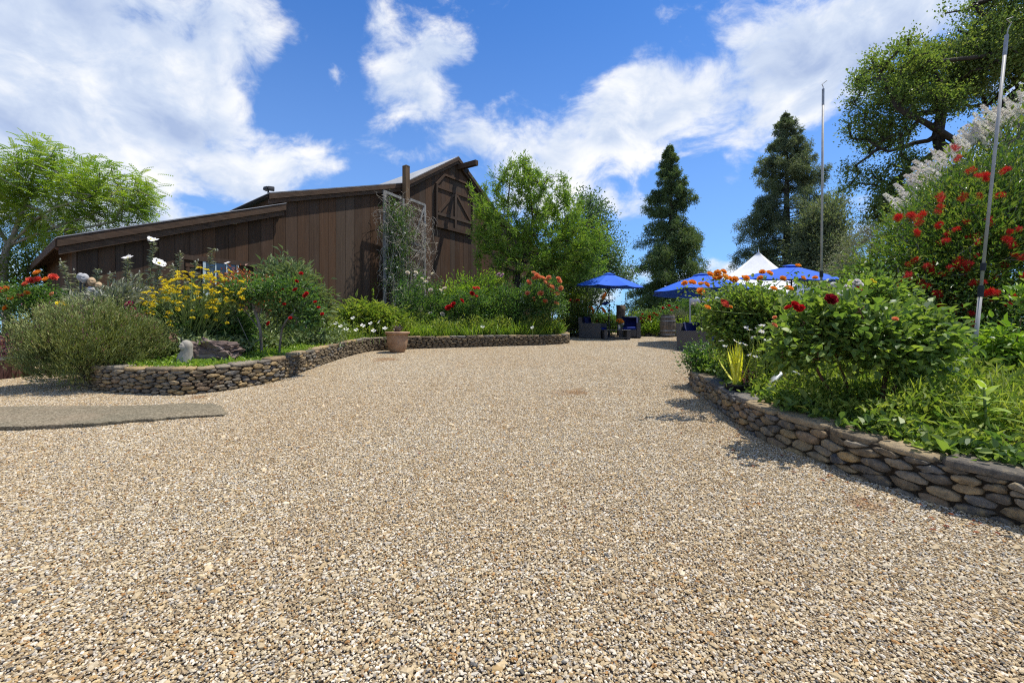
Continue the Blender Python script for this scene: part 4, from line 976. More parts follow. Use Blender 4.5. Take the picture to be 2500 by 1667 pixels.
def bush(name, label, cat, base, ells, n, leafn, L, Wd, lm, seed, stems=5, shape='rhomb', spread=0.10, bark='bark_grey', r0=0.02, rt=0.003, shell=0.3, gap=0.0, gsc=1.5,
         droop=0.15, out=0.7, upw=0.35, group=None, tl=(0.1, 0.9), limbs=None, zmin=None, extra=None, accept=None):
    """shrub or tree: stems feeding leafy twigs through the crown"""
    rg = np.random.default_rng(seed); base = np.array(base, float)
    root = thing(name, label, cat, tuple(base), group)
    T = crown(rg, ells, n, shell, gap, gsc, zmin, accept)
    ctr = np.mean([e[0] for e in ells], axis=0)
    if limbs is None:
        limbs = []
        for k in range(stems):
            e = ells[k % len(ells)]; tip = np.array(e[0]) + rdir(rg, 1)[0] * np.array(e[1]) * 0.35
            b = base + np.array([rg.normal(0, 0.06), rg.normal(0, 0.06), -0.05]) if k else base + np.array([0, 0, -0.05])
            mid = b + (tip - b) * 0.5 + rg.normal(0, 0.06, 3) * np.linalg.norm(tip - b); limbs.append([b, mid, tip])
    sz = float(np.mean([max(e[1]) for e in ells]))
    A, par, tips = skeleton(rg, limbs, T, step=max(0.08, sz * 0.22))
    mb = MB(); branch_mesh(mb, A, par, r0, rt, 5 if r0 < 0.05 else 7); mb.build('stem', M[bark], root, True)
    mb = MB(); N = n * leafn; own = np.repeat(np.arange(n), leafn)
    dir0 = unit(T - (ctr + np.array([0, 0, -0.2 * sz]))); j = np.array([par[tips[i]] for i in range(n)]); tw = unit(T - A[j])
    off = rg.normal(0, spread, (N, 3)); pos = T[own] + off
    d = unit(dir0)[own] * out + tw[own] * 0.3 + rdir(rg, N) * 0.75 + np.array([0, 0, upw])
    s = np.exp(rg.normal(0, 0.22, N)); ct = rg.uniform(-0.18, 0.18, n)[own]
    tn = np.clip(rg.uniform(*tl, N) + ct, 0, 1)
    leaves(mb, rg, pos, d, L * s, Wd * s, tn, shape, 0.22, droop)
    if extra: extra(mb, rg, T, tw, dir0)
    mb.build('foliage', M[lm], root, False, 'stuff')
    root_T = T
    return root, rg, T
# ---------------------------------------------------------------- trees
def ell(px, py, d, rx, rz, ry=None): c = P(px, py, d); k = d / F; return ((c.x, c.y, c.z), (rx * k, (ry if ry else (rx + rz) / 2) * k, rz * k))
# silk tree behind the low end of the barn
tb = np.array([-17.1, 15.4, float(gz(-17.1, 15.4))])
V3 = lambda *a: np.array(P(*a))
sl = [[tb, V3(10, 640, 15.3), V3(22, 600, 15.3)], [V3(22, 600, 15.3), V3(60, 500, 15.4), V3(85, 410, 15.4)], [V3(22, 600, 15.3), V3(110, 520, 15.1), V3(200, 488, 15.1)],
      [V3(22, 600, 15.3), V3(120, 560, 15.2), V3(240, 520, 15.2)], [V3(22, 600, 15.3), V3(-40, 500, 15.6), V3(-90, 400, 15.8)], [V3(85, 500, 15.3), V3(150, 560, 14.6), V3(260, 545, 14.8)], [V3(22, 600, 15.3), V3(60, 540, 16.5), V3(160, 470, 17)]]
def silk_extra(mb, rg, T, tw, d0):
    n = len(T); k = 20; own = np.repeat(np.arange(n), k)
    d = unit(d0[own] * 0.5 + rdir(rg, n * k) * np.array([1, 1, 0.45]) + np.array([0, 0, 0.1]))
    fronds(mb, rg, T[own] + rg.normal(0, 0.16, (n * k, 3)), d, rg.uniform(0.26, 0.46, n * k), np.clip(rg.uniform(0.1, 0.9, n * k) + rg.uniform(-0.2, 0.2, n)[own], 0, 1), 8, 0.032, 0.25)
bush('silk_tree', 'spreading tree with feathery bright green leaves behind the low end of the barn', 'tree', tb,
     [ell(90, 430, 15.3, 130, 75), ell(180, 470, 15.2, 130, 60), ell(280, 470, 15.4, 90, 55), ell(30, 520, 15.4, 120, 85), ell(190, 560, 15.4, 130, 55), ell(330, 510, 15.2, 65, 45), ell(-90, 470, 15.6, 110, 100)],
     330, 1, 0.05, 0.02, 'leaf_silk', 21, limbs=sl, bark='bark_pale', r0=0.10, rt=0.006, shell=0.2, extra=silk_extra)

# narrow-leaved tree beside the barn gable
def rosettes(k, L, Wd, spread=0.05, dr=0.18):
    def f(mb, rg, T, tw, d0):
        n = len(T); own = np.repeat(np.arange(n), k)
        ax = unit(tw * 0.4 + d0 * 0.5 + np.array([0, 0, 0.5])); d = unit(ax[own] * 0.55 + rdir(rg, n * k))
        s = np.exp(rg.normal(0, 0.2, n * k)); leaves(mb, rg, T[own] + ax[own] * rg.uniform(-0.25, 0.05, (n * k, 1)) + rg.normal(0, spread, (n * k, 3)), d, L * s, Wd * s, np.clip(rg.uniform(0.05, 0.95, n * k) + rg.uniform(-0.2, 0.2, n)[own], 0, 1), 'rhomb', 0.15, dr)
    return f
wb = np.array([0.30, 18.6, float(lbz(0.30, 18.6))]); D = 18.6
wl = [[wb, V3(1262, 690, D), V3(1270, 650, D)], [V3(1270, 650, D), V3(1230, 600, D), V3(1190, 520, D), V3(1170, 480, D)], [V3(1270, 650, D), V3(1300, 560, D), V3(1290, 440, D)], [V3(1270, 650, D), V3(1340, 600, D), V3(1400, 540, D)],
      [V3(1262, 690, D), V3(1350, 650, D + .3), V3(1415, 640, D + .8)], [V3(1270, 650, D), V3(1290, 600, D + 1.2), V3(1330, 520, D + 1.4)], [V3(1250, 600, D), V3(1240, 520, D), V3(1246, 430, D)], [V3(1240, 660, D), V3(1215, 640, D - 0.5), V3(1185, 590, D - 0.6)]]
bush('willow_leaved_tree', 'bushy light green tree with narrow starry leaves growing against the barn gable', 'tree', wb,
     [ell(1265, 445, D, 62, 60, 70), ell(1330, 470, D, 65, 60, 70), ell(1190, 490, D, 45, 60, 60), ell(1240, 560, D, 75, 60, 80), ell(1340, 570, D, 100, 85, 100), ell(1410, 590, D, 75, 70, 90), ell(1300, 650, D, 110, 45, 90), ell(1415, 655, D + .9, 75, 45, 60), ell(1190, 570, D, 40, 45, 50), ell(1215, 620, D, 60, 30, 50), ell(1372, 512, D, 52, 48, 60), ell(1440, 615, D + .7, 55, 55, 60)],
     880, 8, 0.13, 0.028, 'leaf_willow', 22, limbs=wl, bark='bark_dark', r0=0.11, rt=0.006, shell=0.25, spread=0.15, extra=rosettes(30, 0.17, 0.036), gap=0.10, gsc=0.9)
# sparser blue-green tree behind it
pb_ = np.array([3.9, 23.4, float(gz(3.9, 23.4))]); D = 23.4
bush('aspen_tree', 'sparse blue-green tree with round leaves standing behind the bright tree', 'tree', pb_,
     [ell(1440, 540, D, 55, 70), ell(1470, 610, D, 55, 60), ell(1430, 640, D, 80, 60), ell(1500, 670, D, 45, 35), ell(1450, 700, D, 70, 45), ell(1420, 500, D, 25, 30)],
     330, 60, 0.085, 0.07, 'leaf_poplar', 23, stems=6, bark='bark_grey', r0=0.12, rt=0.006, shell=0.1, spread=0.24, shape='oval', gap=0.25, gsc=0.8)
bush('shaded_foliage', 'dark leaf mass added as the shaded lower part of the tree, below the bright tree', 'tree', (1.9, 21.5, float(gz(1.9, 21.5))),
     [ell(1370, 690, 21.5, 60, 60), ell(1420, 690, 21.5, 55, 50), ell(1330, 720, 21.5, 50, 60)], 220, 55, 0.10, 0.05, 'leaf_poplar', 24, bark='bark_dark', r0=0.10, rt=0.008, shell=0.3, spread=0.2)  # separate dark leaves stand in for the shaded lower part of the tree

# two tall conifers beyond the patio
def conifer(label, px, top, bot, d, wid, lm, seed, lean=0.0, whorls=30, extra_ells=(), fro=1.0):
    rg = np.random.default_rng(seed); k = d / F; x = (px - CX) * k; z1 = CAMZ + (HY - top) * k; z0 = CAMZ + (HY - bot) * k; zb = float(gz(x, d))
    root = thing('conifer', label, 'tree', (x, d, zb)); mb = MB(); fo = MB(); Hh = z1 - z0
    tr = [np.array([x, d, zb - 0.3]), np.array([x + lean, d, (zb + z1) / 2]), np.array([x + lean * 0.5, d, z1])]
    trp = catmull(tr, 0.5); mb.tube(trp, np.linspace(0.034 * Hh * 0.9, 0.02, len(trp)), 8)
    for w in range(whorls * 8):
        u = (w + rg.uniform()) / (whorls * 8); u = u ** 0.85; z = z0 + u * Hh * 0.985; R = wid * k * (1 - u) ** 0.80 * rg.uniform(0.62, 1.14) * (0.85 + 0.3 * mnoise.noise(Vector((u * 4, seed, 0)))) + 0.06
        if u < 0.12: R *= 0.7 + 2.5 * u
        a = rg.uniform(0, 6.28)
        if u < 0.9 and mnoise.noise(Vector((math.cos(a) * 1.3, math.sin(a) * 1.3, u * 9 + seed))) < -0.42: continue
        o = np.array([np.interp(z, trp[:, 2], trp[:, 0]), d, z]); dr = np.array([math.cos(a), math.sin(a), 0.0])
        pts = [o + dr * R * v + np.array([0, 0, R * (0.34 * v - 0.34 * v * v - (0.16 * v if u < 0.6 else -0.30 * v))]) for v in np.linspace(0, 1, 5)]
        mb.tube(pts, np.linspace(0.018 + 0.05 * (1 - u) * R / 3, 0.006, 5), 4, False)
        ns = int(6 + R * 11 * fro); v = rg.uniform(0.22, 1.0, ns) ** 0.75; c = np.stack([np.interp(v, np.linspace(0, 1, 5), np.array(pts)[:, q]) for q in range(3)], 1)
        side = np.array([-dr[1], dr[0], 0]); c = c + side * (rg.normal(0, 0.16, ns) * R * (1.1 - v * 0.7))[:, None]; c[:, 2] += rg.normal(0, 0.10, ns) * (0.6 + R * 0.3) - np.abs(rg.normal(0, 0.22, ns)) * (0.4 + 0.25 * R)
        m = 21; own = np.repeat(np.arange(ns), m); dd = unit(dr * 0.45 + rdir(rg, ns * m) * np.array([1, 1, 0.7]) + np.array([0, 0, -0.30]))
        leaves(fo, rg, c[own] + rg.normal(0, 0.13, (ns * m, 3)) * (0.35 + 0.65 * min(1, (1 - u) * 2.2)), dd, rg.uniform(0.12, 0.26, ns * m), rg.uniform(0.035, 0.06, ns * m), np.clip(rg.uniform(0.1, 0.8, ns * m) + rg.uniform(-0.2, 0.2, ns)[own], 0, 1), 'rhomb', 0.1, 0.25)
    mb.build('trunk', M['bark_dark'], root, True); fo.build('crown', M[lm], root, False, 'stuff'); return root
conifer('tall dark green conifer standing behind the wine barrel', 1632, 350, 800, 36.0, 150, 'leaf_fir', 31, 0.2, 26)
conifer('tallest grey-green conifer rising behind the white tent', 1915, 270, 770, 38.0, 215, 'leaf_fir_pale', 32, 0.2, 28)
bush('conifer_sapling', 'smaller bushy conifer growing close beside the tallest one', 'tree', (23.0, 33.0, float(gz(23.0, 33.0))), [ell(2020, 520, 33, 50, 40), ell(2010, 600, 33, 70, 70), ell(1990, 660, 33, 80, 50)],
     260, 70, 0.26, 0.07, 'leaf_fir_pale', 33, bark='bark_dark', r0=0.25, rt=0.01, shell=0.2, spread=0.38, gap=0.2, gsc=0.5)
bush('silver_shrub', 'tall silver-green shrub between the tallest conifer and the red bottlebrush', 'shrub', (15.3, 19.0, float(gz(15.3, 19.0))), [ell(2110, 620, 19, 60, 60), ell(2060, 660, 19, 50, 40), ell(2150, 580, 19, 55, 60), ell(2120, 690, 19, 90, 45)],
     330, 50, 0.075, 0.024, 'leaf_grey', 34, bark='bark_grey', r0=0.08, rt=0.005, shell=0.3, spread=0.17, gap=0.22)
bush('boundary_shrub', 'dark shrub in the gap behind the umbrellas and the silver shrub', 'shrub', (12.4, 23.5, float(gz(12.4, 23.5))), [ell(1860, 740, 23, 110, 50), ell(1990, 730, 23, 120, 60), ell(2120, 720, 23, 120, 80)],
     300, 40, 0.12, 0.06, 'leaf_hedge', 35, bark='bark_dark', r0=0.08, rt=0.006, shell=0.3, spread=0.25)

# big oak reaching in from the side
D = 16.0
ob = np.array([23.5, 17.0, float(gz(23.5, 17.0))])
ol = [[ob, np.array([23.0, 16.9, 5.0]), V3(2760, 170, 16.6)], [V3(2760, 170, 16.6), V3(2620, 180, 16.2), V3(2490, 228, D), V3(2420, 300, D), V3(2350, 355, D), V3(2275, 380, D), V3(2235, 430, D)],
      [V3(2300, 375, D), V3(2290, 330, D), V3(2300, 270, D), V3(2285, 205, D)], [V3(2300, 340, D), V3(2230, 350, D), V3(2170, 370, D), V3(2120, 345, D)], [V3(2760, 170, 16.6), V3(2560, 90, 16), V3(2430, 60, 15.6), V3(2380, 10, 15.6)], [V3(2620, 180, 16.2), V3(2520, 130, 15.2), V3(2390, 140, 14.9), V3(2300, 150, 15)],
      [V3(2760, 170, 16.6), V3(2700, -80, 16.6), V3(2600, -220, 16.4)], [V3(2350, 355, D), V3(2260, 300, 15.2), V3(2190, 260, 15.0), V3(2160, 190, 15.2)], [V3(2275, 380, D), V3(2190, 440, 16), V3(2150, 500, 16)]]
_lb = np.concatenate([catmull(np.array(l), .3) for l in ol[1:4]])
def oak_ok(p):                                  # keep the big limb clear of leaves on the near side
    d = np.min(np.hypot(p[:, None, 0] - _lb[None, :, 0], p[:, None, 2] - _lb[None, :, 2]), axis=1); return (d > .42) | (p[:, 1] > 16.9)
bush('oak_tree', 'large spreading oak with a thick crooked limb reaching over the flowering shrubs', 'tree', ob,
     [ell(2200, 180, D, 100, 85, 110), ell(2140, 280, D, 62, 90, 110), ell(2230, 300, D, 90, 80, 120), ell(2330, 170, D, 120, 70, 130), ell(2160, 420, D, 75, 85, 110), ell(2250, 470, D, 90, 60, 100), ell(2420, 60, D, 110, 85, 130), ell(2400, 190, D, 110, 60, 130), ell(2480, 130, D, 110, 110, 140), ell(2600, 0, 16.4, 170, 150, 200), ell(2150, 500, D, 50, 45, 70)],
     1350, 96, 0.078, 0.052, 'leaf_oak', 36, limbs=ol, bark='bark_dark', r0=0.42, rt=0.005, shell=0.15, spread=0.165, gap=0.40, gsc=0.85, accept=oak_ok)

bush('boundary_hedge', 'dark overgrown hedge in the shade behind the low corner of the barn', 'hedge', (-18.6, 14.6, float(gz(-18.6, 14.6))), [ell(20, 690, 15.6, 110, 90, 90), ell(110, 650, 17.5, 90, 70, 60), ell(-120, 690, 15.6, 120, 110, 90)], 300, 46, .10, .05, 'leaf_hedge', 38, bark='bark_dark', r0=.06, rt=.006, shell=.3, spread=.22)
# ---------------------------------------------------------------- flower bank below the barn
def LB(px, d): x = (px - CX) / F * d; return np.array([x, d, float(lbz(x, d))])
def RB(px, d): x = (px - CX) / F * d; return np.array([x, d, float(rbz(x, d))])
def GB(px, d): x = (px - CX) / F * d; return np.array([x, d, float(gz(x, d))])
def fpts(lst, d, rg, dd=0.25): return [np.array(P(x, y, d - rg.uniform(0, dd))) for x, y in lst]
def stalks(root, rg, base, tops, r=0.008, m='stem_green', name='stalk', n=4):
    for q in tops:
        b = base + np.array([rg.normal(0, 0.12), rg.normal(0, 0.10), 0]); mid = b + (q - b) * 0.55 + rg.normal(0, 0.05, 3); MB().tube([b, mid, q], [r, r * 0.8, r * 0.5], n, False).build(name, M[m], root)

# dry climbing rose on the trellis
rg = np.random.default_rng(61); cr = thing('climbing_rose', 'tangle of dry grey vines with a few small white roses on the trellis', 'climber', tuple(cb + np.array([0.1, -0.1, 0])))
mb = MB(); lf = MB(); tips = []
t0, t1 = q['tl'][0] - 0.15, q['rr'][0] + 0.12; zt0 = q['tl'][1] - 0.25
for k in range(560):
    t = rg.uniform(t0, t1); top = zt0 - 0.25 * max(0, t - q['tm'][0]) * 0.8; z = cb[2] + (top - cb[2]) * rg.beta(1.6, 1.1); n = tn + rg.normal(0.12, 0.14); p = np.array([t, n, z]); pts = []; vel = np.array([rg.normal(0, 0.10), rg.normal(0, 0.04), rg.normal(0, 0.13)])
    for s in range(9):
        vel = vel * 0.8 + np.array([rg.normal(0, 0.05), rg.normal(0, 0.025), rg.normal(-0.012, 0.06)]); p = p + vel
        if p[0] < t0 - 0.15 or p[0] > t1 + 0.12: vel[0] *= -1
        if p[1] < 0.12: vel[1] = abs(vel[1])
        pts.append(B3(p[0], max(p[1], 0.08), max(cb[2] + 0.02, min(p[2], top + 0.1))))
    mb.tube(pts, np.linspace(rg.uniform(0.005, 0.011), 0.004, 9), 3, False, rg.uniform(0, 1)); tips.append(pts[4])
for k in range(9):
    t = rg.uniform(t0 + 0.2, t1 - 0.2); u = np.linspace(0, 1, 8); mb.tube([B3(t + 0.25 * math.sin(a * 6 + k), tn + 0.1 + 0.06 * math.cos(a * 5 + k), cb[2] - 0.05 + a * (zt0 - cb[2]) * rg.uniform(0.9, 1.0)) for a in u], np.linspace(0.03, 0.01, 8), 5, False)
mb.build('vine', M['twig_dry'], cr, True)
c = []
for k in range(330):
    side = rg.random()
    t = rg.normal(q['tm'][0] - 0.35 + (0.9 if side > 0.75 else 0), 0.35); z = cb[2] + (zt0 - cb[2]) * (rg.beta(2.2, 1.5) if side < 0.8 else rg.uniform(0, 0.45)); c.append(B3(np.clip(t, t0 - 0.3, t1), tn + rg.normal(0.2, 0.12), z))
c = np.array(c); own = np.repeat(np.arange(len(c)), 22); leaves(lf, rg, c[own] + rg.normal(0, 0.10, (len(own), 3)), rdir(rg, len(own)), 0.06, 0.035, np.clip(rg.uniform(0, 1, len(own)), 0, 1), 'rhomb'); lf.build('foliage', M['leaf_rose'], cr, False, 'stuff')
for k in range(26): inst('flower', FL['white'][0], cr, c[rg.integers(len(c))] + np.array([0.05, -0.15, 0]), 0.085, aim((rg.normal(0, 0.4), -0.8, 0.5)))

def rose(label, px, d, ells, n, kind, fl, size, seed, leafn=30, L=0.055, Wd=0.038, lm='leaf_rose', base=None, stems=6, gap=0.15, spread=0.085, bark='bark_grey', r0=0.018, shape='oval', extra_fl=None, name='rose_bush', cat='rose bush', **kw):
    b = LB(px, d) if base is None else base
    root, rg, T = bush(name, label, cat, b, ells, n, leafn, L, Wd, lm, seed, stems=stems, shape=shape, spread=spread, bark=bark, r0=r0, gap=gap, shell=0.25, **kw)
    if fl: flowers(root, rg, kind, fpts(fl, min(e[0][1] - e[1][1] * 0.6 for e in ells), rg, 0.1), size)
    if extra_fl:
        for k2, l2, s2 in extra_fl: flowers(root, rg, k2, fpts(l2, min(e[0][1] - e[1][1] * 0.6 for e in ells), rg, 0.1), s2)
    return root, rg, T
rose('rose bush with coral and orange blooms beside the red half barrel', 70, 9.6, [ell(70, 735, 9.6, 75, 42), ell(15, 745, 9.6, 60, 45), ell(120, 740, 9.6, 50, 40), ell(60, 780, 9.6, 80, 35)], 170, 'coral',
     [(63, 695), (92, 683), (130, 677), (10, 708), (75, 686)], 0.15, 71, extra_fl=[('orange', [(92, 667), (113, 683), (27, 729), (66, 716), (15, 752), (18, 707), (-12, 730)], 0.13), ('yellow', [(148, 745)], 0.15), ('peach', [(50, 723), (128, 718)], 0.12)])
# Matilija poppies: tall grey stems with big white flowers
rg = np.random.default_rng(72); b = LB(330, 9.9); mp = thing('tall_poppy', 'tall grey-green poppy stems with huge white blooms in front of the barn boards', 'poppy', tuple(b)); mb = MB(); lf = MB(); heads = []
tops = [(375, 588), (312, 630), (390, 645), (150, 640), (270, 668), (440, 615), (478, 640), (520, 607), (340, 668), (420, 650), (300, 690), (232, 690), (250, 720), (355, 700), (410, 700), (200, 700), (185, 670), (460, 690), (240, 660)]
for k, (x, y) in enumerate(tops):
    d = 9.9 + rg.uniform(-0.35, 0.45); top = np.array(P(x, y, d)); bb_ = LB(x * 0.7 + 0.3 * 320 + rg.uniform(-20, 20), d); u = np.linspace(0, 1, 7)[:, None]; path = bb_ + (top - bb_) * u + np.sin(u * 3.1) * np.array([rg.normal(0, 0.06), 0, 0])
    MB().tube(path, np.linspace(0.011, 0.004, 7), 4, False).build('stalk', M['stem_green'], mp); n = 210; v = rg.uniform(0.15, 1.0, n) ** 0.8; c = np.stack([np.interp(v, u[:, 0], path[:, j]) for j in range(3)], 1); a = rg.uniform(0, 6.28, n)
    leaves(lf, rg, c, np.stack([np.cos(a), np.sin(a), rg.uniform(-0.1, 0.9, n)], 1), rg.uniform(0.09, 0.19, n) * (1.2 - 0.55 * v), rg.uniform(0.022, 0.042, n), rg.uniform(0.1, 1, n), 'rhomb', 0.15, 0.2)
    for j in range(rg.integers(1, 4)): lf.lathe([(0.004, -0.03), (0.016, -0.01), (0.014, 0.012), (0.003, 0.03)], 6, top + rg.normal(0, 0.04, 3), 0.9)
lf.build('foliage', M['leaf_grey'], mp, False, 'stuff')
for (x, y, s) in ((375, 588, 0.20), (312, 630, 0.20), (388, 643, 0.24), (232, 731, 0.19), (555, 643, 0.12), (368, 584, 0.13)): inst('flower', FL['poppy'][0], mp, np.array(P(x, y, 9.7)), s, aim((rg.normal(0, 0.4), -0.40, 0.8)))
# yellow whorled Jerusalem sage
rg = np.random.default_rng(73)
root, rg, T = bush('jerusalem_sage', 'broad clump of upright stems ringed with yellow whorls', 'shrub', LB(455, 9.5), [ell(400, 795, 9.5, 75, 45, 50), ell(480, 775, 9.5, 85, 62, 60), ell(545, 785, 9.5, 60, 50, 50), ell(460, 825, 9.5, 110, 26, 50)], 220, 26, 0.115, 0.045, 'leaf_sage', 73, stems=9, shape='oval', spread=0.10, upw=0.5)
tops = []; pts = []
for k in range(88):
    x = rg.uniform(345, 600); hh = 668 + 0.0011 * (x - 490) ** 2 + 95 * rg.random() ** 1.4; tops.append((x, hh)); pts.append((x, hh))
    if rg.random() < 0.6: pts.append((x + rg.normal(0, 1.5), hh + rg.uniform(18, 30)))
pts += [(487, 655), (450, 665), (435, 665), (470, 668), (505, 660), (510, 678), (530, 665), (562, 664), (440, 683), (460, 684), (370, 704), (380, 715), (372, 722), (394, 709), (420, 700), (345, 742), (350, 765), (372, 745), (405, 775), (470, 760), (470, 777)]
tp = np.array([P(x, y, 8.9 + rg.uniform(-0.3, 0.3)) for x, y in tops]); stalks(root, rg, LB(470, 9.2), tp, 0.007)
flowers(root, rg, 'whorl', [np.array(P(x, y, 8.75 + rg.uniform(-0.3, 0.3))) for x, y in pts], 0.105, np.array([0, -0.1, 1.0]))
rose('small rose bush with magenta blooms between the lavender and the yellow whorls', 322, 8.7, [ell(320, 790, 8.7, 50, 40), ell(350, 800, 8.7, 50, 30)], 70, 'magenta', [(317, 744), (326, 759), (341, 775), (327, 786), (335, 772), (168, 758)], 0.12, 74)
# lavender
def sprigs(k, L, w, up=0.8):
    def f(mb, rg, T, tw, d0):
        n = len(T); own = np.repeat(np.arange(n), k); d = unit(d0[own] * 0.6 + rdir(rg, n * k) * 0.38 + np.array([0, 0, up])); p = T[own] + rg.normal(0, 0.075, (n * k, 3)); tn_ = np.clip(rg.uniform(0.1, 0.9, n * k) + rg.uniform(-0.15, 0.15, n)[own], 0, 1)
        for s in range(3):
            leaves(mb, rg, p + d * L * 0.28 * s, unit(d + rdir(rg, n * k) * 0.55), L * 0.5, w, tn_, 'rhomb', 0.1, 0.0)
    return f
lv = [ell(215, 800, 8.1, 130, 60, 95), ell(120, 840, 7.9, 75, 60, 70), ell(230, 850, 7.9, 130, 65, 80), ell(330, 840, 8.0, 65, 60, 70), ell(110, 890, 7.7, 65, 38, 50), ell(190, 905, 7.55, 40, 35, 40)]
root, rg, T = bush('lavender_bush', 'big olive-green lavender mound spilling over the end of the stone wall', 'shrub', LB(235, 8.3), lv, 620, 4, 0.05, 0.012, 'leaf_lavender', 75, stems=14, bark='bark_red', r0=0.016, shell=0.55, spread=0.08, extra=sprigs(30, 0.11, 0.013))
mb = MB(); top = T[(T[:, 2] > np.median(T[:, 2]) - 0.15)]; own = rg.integers(0, len(top), 900); d = unit(rdir(rg, 900) * 0.35 + np.array([0, -0.1, 1])); p = top[own] + rg.normal(0, 0.07, (900, 3)) + np.array([0, 0, 0.09]); leaves(mb, rg, p, d, 0.045, 0.016, rg.uniform(0, 1, 900), 'rhomb'); mb.build('flower_tips', M['leaf_purple'], root, False, 'stuff')
# red rose on crooked bare stems, with bronze young leaves
bz = LB(640, 9.3); bz2 = LB(668, 9.3)
lim = [[bz + [0, 0, -.05], V3(634, 800, 9.2), V3(617, 740, 9.2), V3(625, 700, 9.2)], [V3(634, 805, 9.2), V3(600, 760, 9.2), V3(575, 730, 9.2)], [bz2 + [0.1, 0, -.05], V3(690, 800, 9.2), V3(720, 760, 9.2)], [bz + [-.1, 0, 0], V3(605, 830, 9.1), V3(580, 775, 9.1)], [V3(620, 740, 9.2), V3(660, 700, 9.3), V3(720, 690, 9.3)]]
rose('straggly red rose bush with crooked bare grey stems beside the brown rock', 640, 9.3, [ell(600, 710, 9.1, 50, 30, 40), ell(680, 715, 9.1, 65, 34, 40), ell(735, 735, 9.1, 45, 42, 40), ell(735, 785, 9.1, 50, 28, 35), ell(765, 775, 9.1, 32, 32, 35)], 150, 'red', [(724, 687), (721, 708), (749, 718), (745, 722), (770, 738), (778, 751), (694, 743), (787, 767), (709, 777), (656, 790), (690, 707), (735, 668)], 0.085, 76, bark='bark_grey', r0=0.035, gap=0.3, limbs=lim, leafn=34)
bush('bronze_shrub', 'low shrub with bronze-red young leaves next to the yellow whorls', 'shrub', LB(590, 9.9), [ell(580, 700, 9.9, 45, 25), ell(630, 712, 9.9, 50, 25)], 60, 30, 0.07, 0.035, 'leaf_bronze', 77, spread=0.1, gap=0.2)
bush('butterfly_bush', 'arching grey-green butterfly bush against the sunlit barn boards', 'shrub', LB(715, 11.6), [ell(690, 675, 11.6, 36, 34), ell(735, 695, 11.6, 36, 38), ell(715, 735, 11.6, 55, 38), ell(665, 705, 11.6, 30, 38), ell(785, 745, 11.6, 22, 38)], 170, 34, 0.15, 0.030, 'leaf_sage', 78, stems=9, spread=0.13, droop=0.45, upw=0.5, tl=(0.25, 1.0))
bush('blueish_shrub', 'soft grey-green shrub behind the lavender and below the stone faces', 'shrub', LB(270, 9.8), [ell(250, 760, 9.8, 80, 30, 40), ell(330, 750, 9.8, 55, 40, 40), ell(180, 765, 9.8, 50, 28, 40)], 150, 34, 0.09, 0.022, 'leaf_grey', 79, stems=7, spread=0.12, upw=0.5)
bush('leafy_perennial', 'dark leafy perennial clump behind the stone statue', 'plant', LB(520, 9.35), [ell(450, 812, 9.35, 50, 28, 25), ell(520, 805, 9.35, 60, 34, 25), ell(570, 815, 9.35, 40, 30, 25)], 110, 24, 0.13, 0.06, 'leaf_rose', 80, shape='oval', spread=0.11)
# further along the bank
bush('peony_clump', 'low mound of broad fingered green leaves below the barn shadow', 'plant', LB(890, 14.6), [ell(890, 780, 14.6, 70, 30), ell(840, 785, 14.6, 45, 24), ell(945, 785, 14.6, 40, 24)], 170, 30, 0.17, 0.05, 'leaf_weed', 81, stems=8, spread=0.13, upw=0.2, droop=0.3, shell=0.5)
rose('white rose bush at the foot of the vine-covered trellis', 1030, 16.2, [ell(1030, 720, 16.2, 60, 45), ell(1060, 760, 16.2, 70, 50), ell(1000, 770, 16.2, 45, 40)], 170, 'cream', [(995, 667), (1015, 666), (1056, 669), (1048, 680), (1030, 681), (1041, 689), (1037, 689), (1086, 705), (1052, 709), (1076, 710), (1080, 767), (1051, 766)], 0.15, 82, L=0.075, Wd=0.045)
root, rg, T = bush('nandina', 'bright lime-green feathery bush in front of the reddish barn boards', 'shrub', LB(1150, 17.2), [ell(1140, 720, 17.2, 65, 40), ell(1190, 710, 17.2, 50, 40), ell(1170, 750, 17.2, 90, 50), ell(1110, 740, 17.2, 40, 40)], 240, 40, 0.11, 0.035, 'leaf_lime', 83, stems=9, spread=0.16, upw=0.5)
rose('rose bush with scarlet blooms growing in front of the lime-green bush', 1120, 15.9, [ell(1120, 770, 15.9, 60, 35), ell(1150, 740, 15.9, 50, 35)], 130, 'red', [(1101, 749), (1107, 743), (1094, 752), (1127, 735), (1152, 717)], 0.19, 84, L=0.07, Wd=0.045, extra_fl=[('coral', [(1157, 704), (1166, 704), (1163, 724)], 0.13)])
bush('rounded_shrub', 'rounded mid-green shrub between the scarlet and the peach roses', 'shrub', LB(1235, 16.4), [ell(1235, 745, 16.4, 50, 45), ell(1220, 780, 16.4, 60, 35)], 170, 40, 0.075, 0.042, 'leaf_rose', 85, stems=7, shape='oval', spread=0.11)
rose('tall rose bush crowded with peach-orange blooms at the end of the wall', 1330, 16.3, [ell(1325, 720, 16.3, 52, 45), ell(1340, 760, 16.3, 42, 50), ell(1300, 750, 16.3, 30, 40)], 190, 'peach',
     [(1303, 668), (1310, 674), (1303, 681), (1315, 679), (1325, 680), (1340, 679), (1363, 681), (1366, 688), (1330, 691), (1342, 698), (1347, 702), (1370, 702), (1369, 706), (1320, 717), (1349, 711), (1359, 720), (1304, 730), (1288, 717), (1330, 736), (1357, 742), (1290, 690)], 0.20, 86, L=0.075, Wd=0.048)
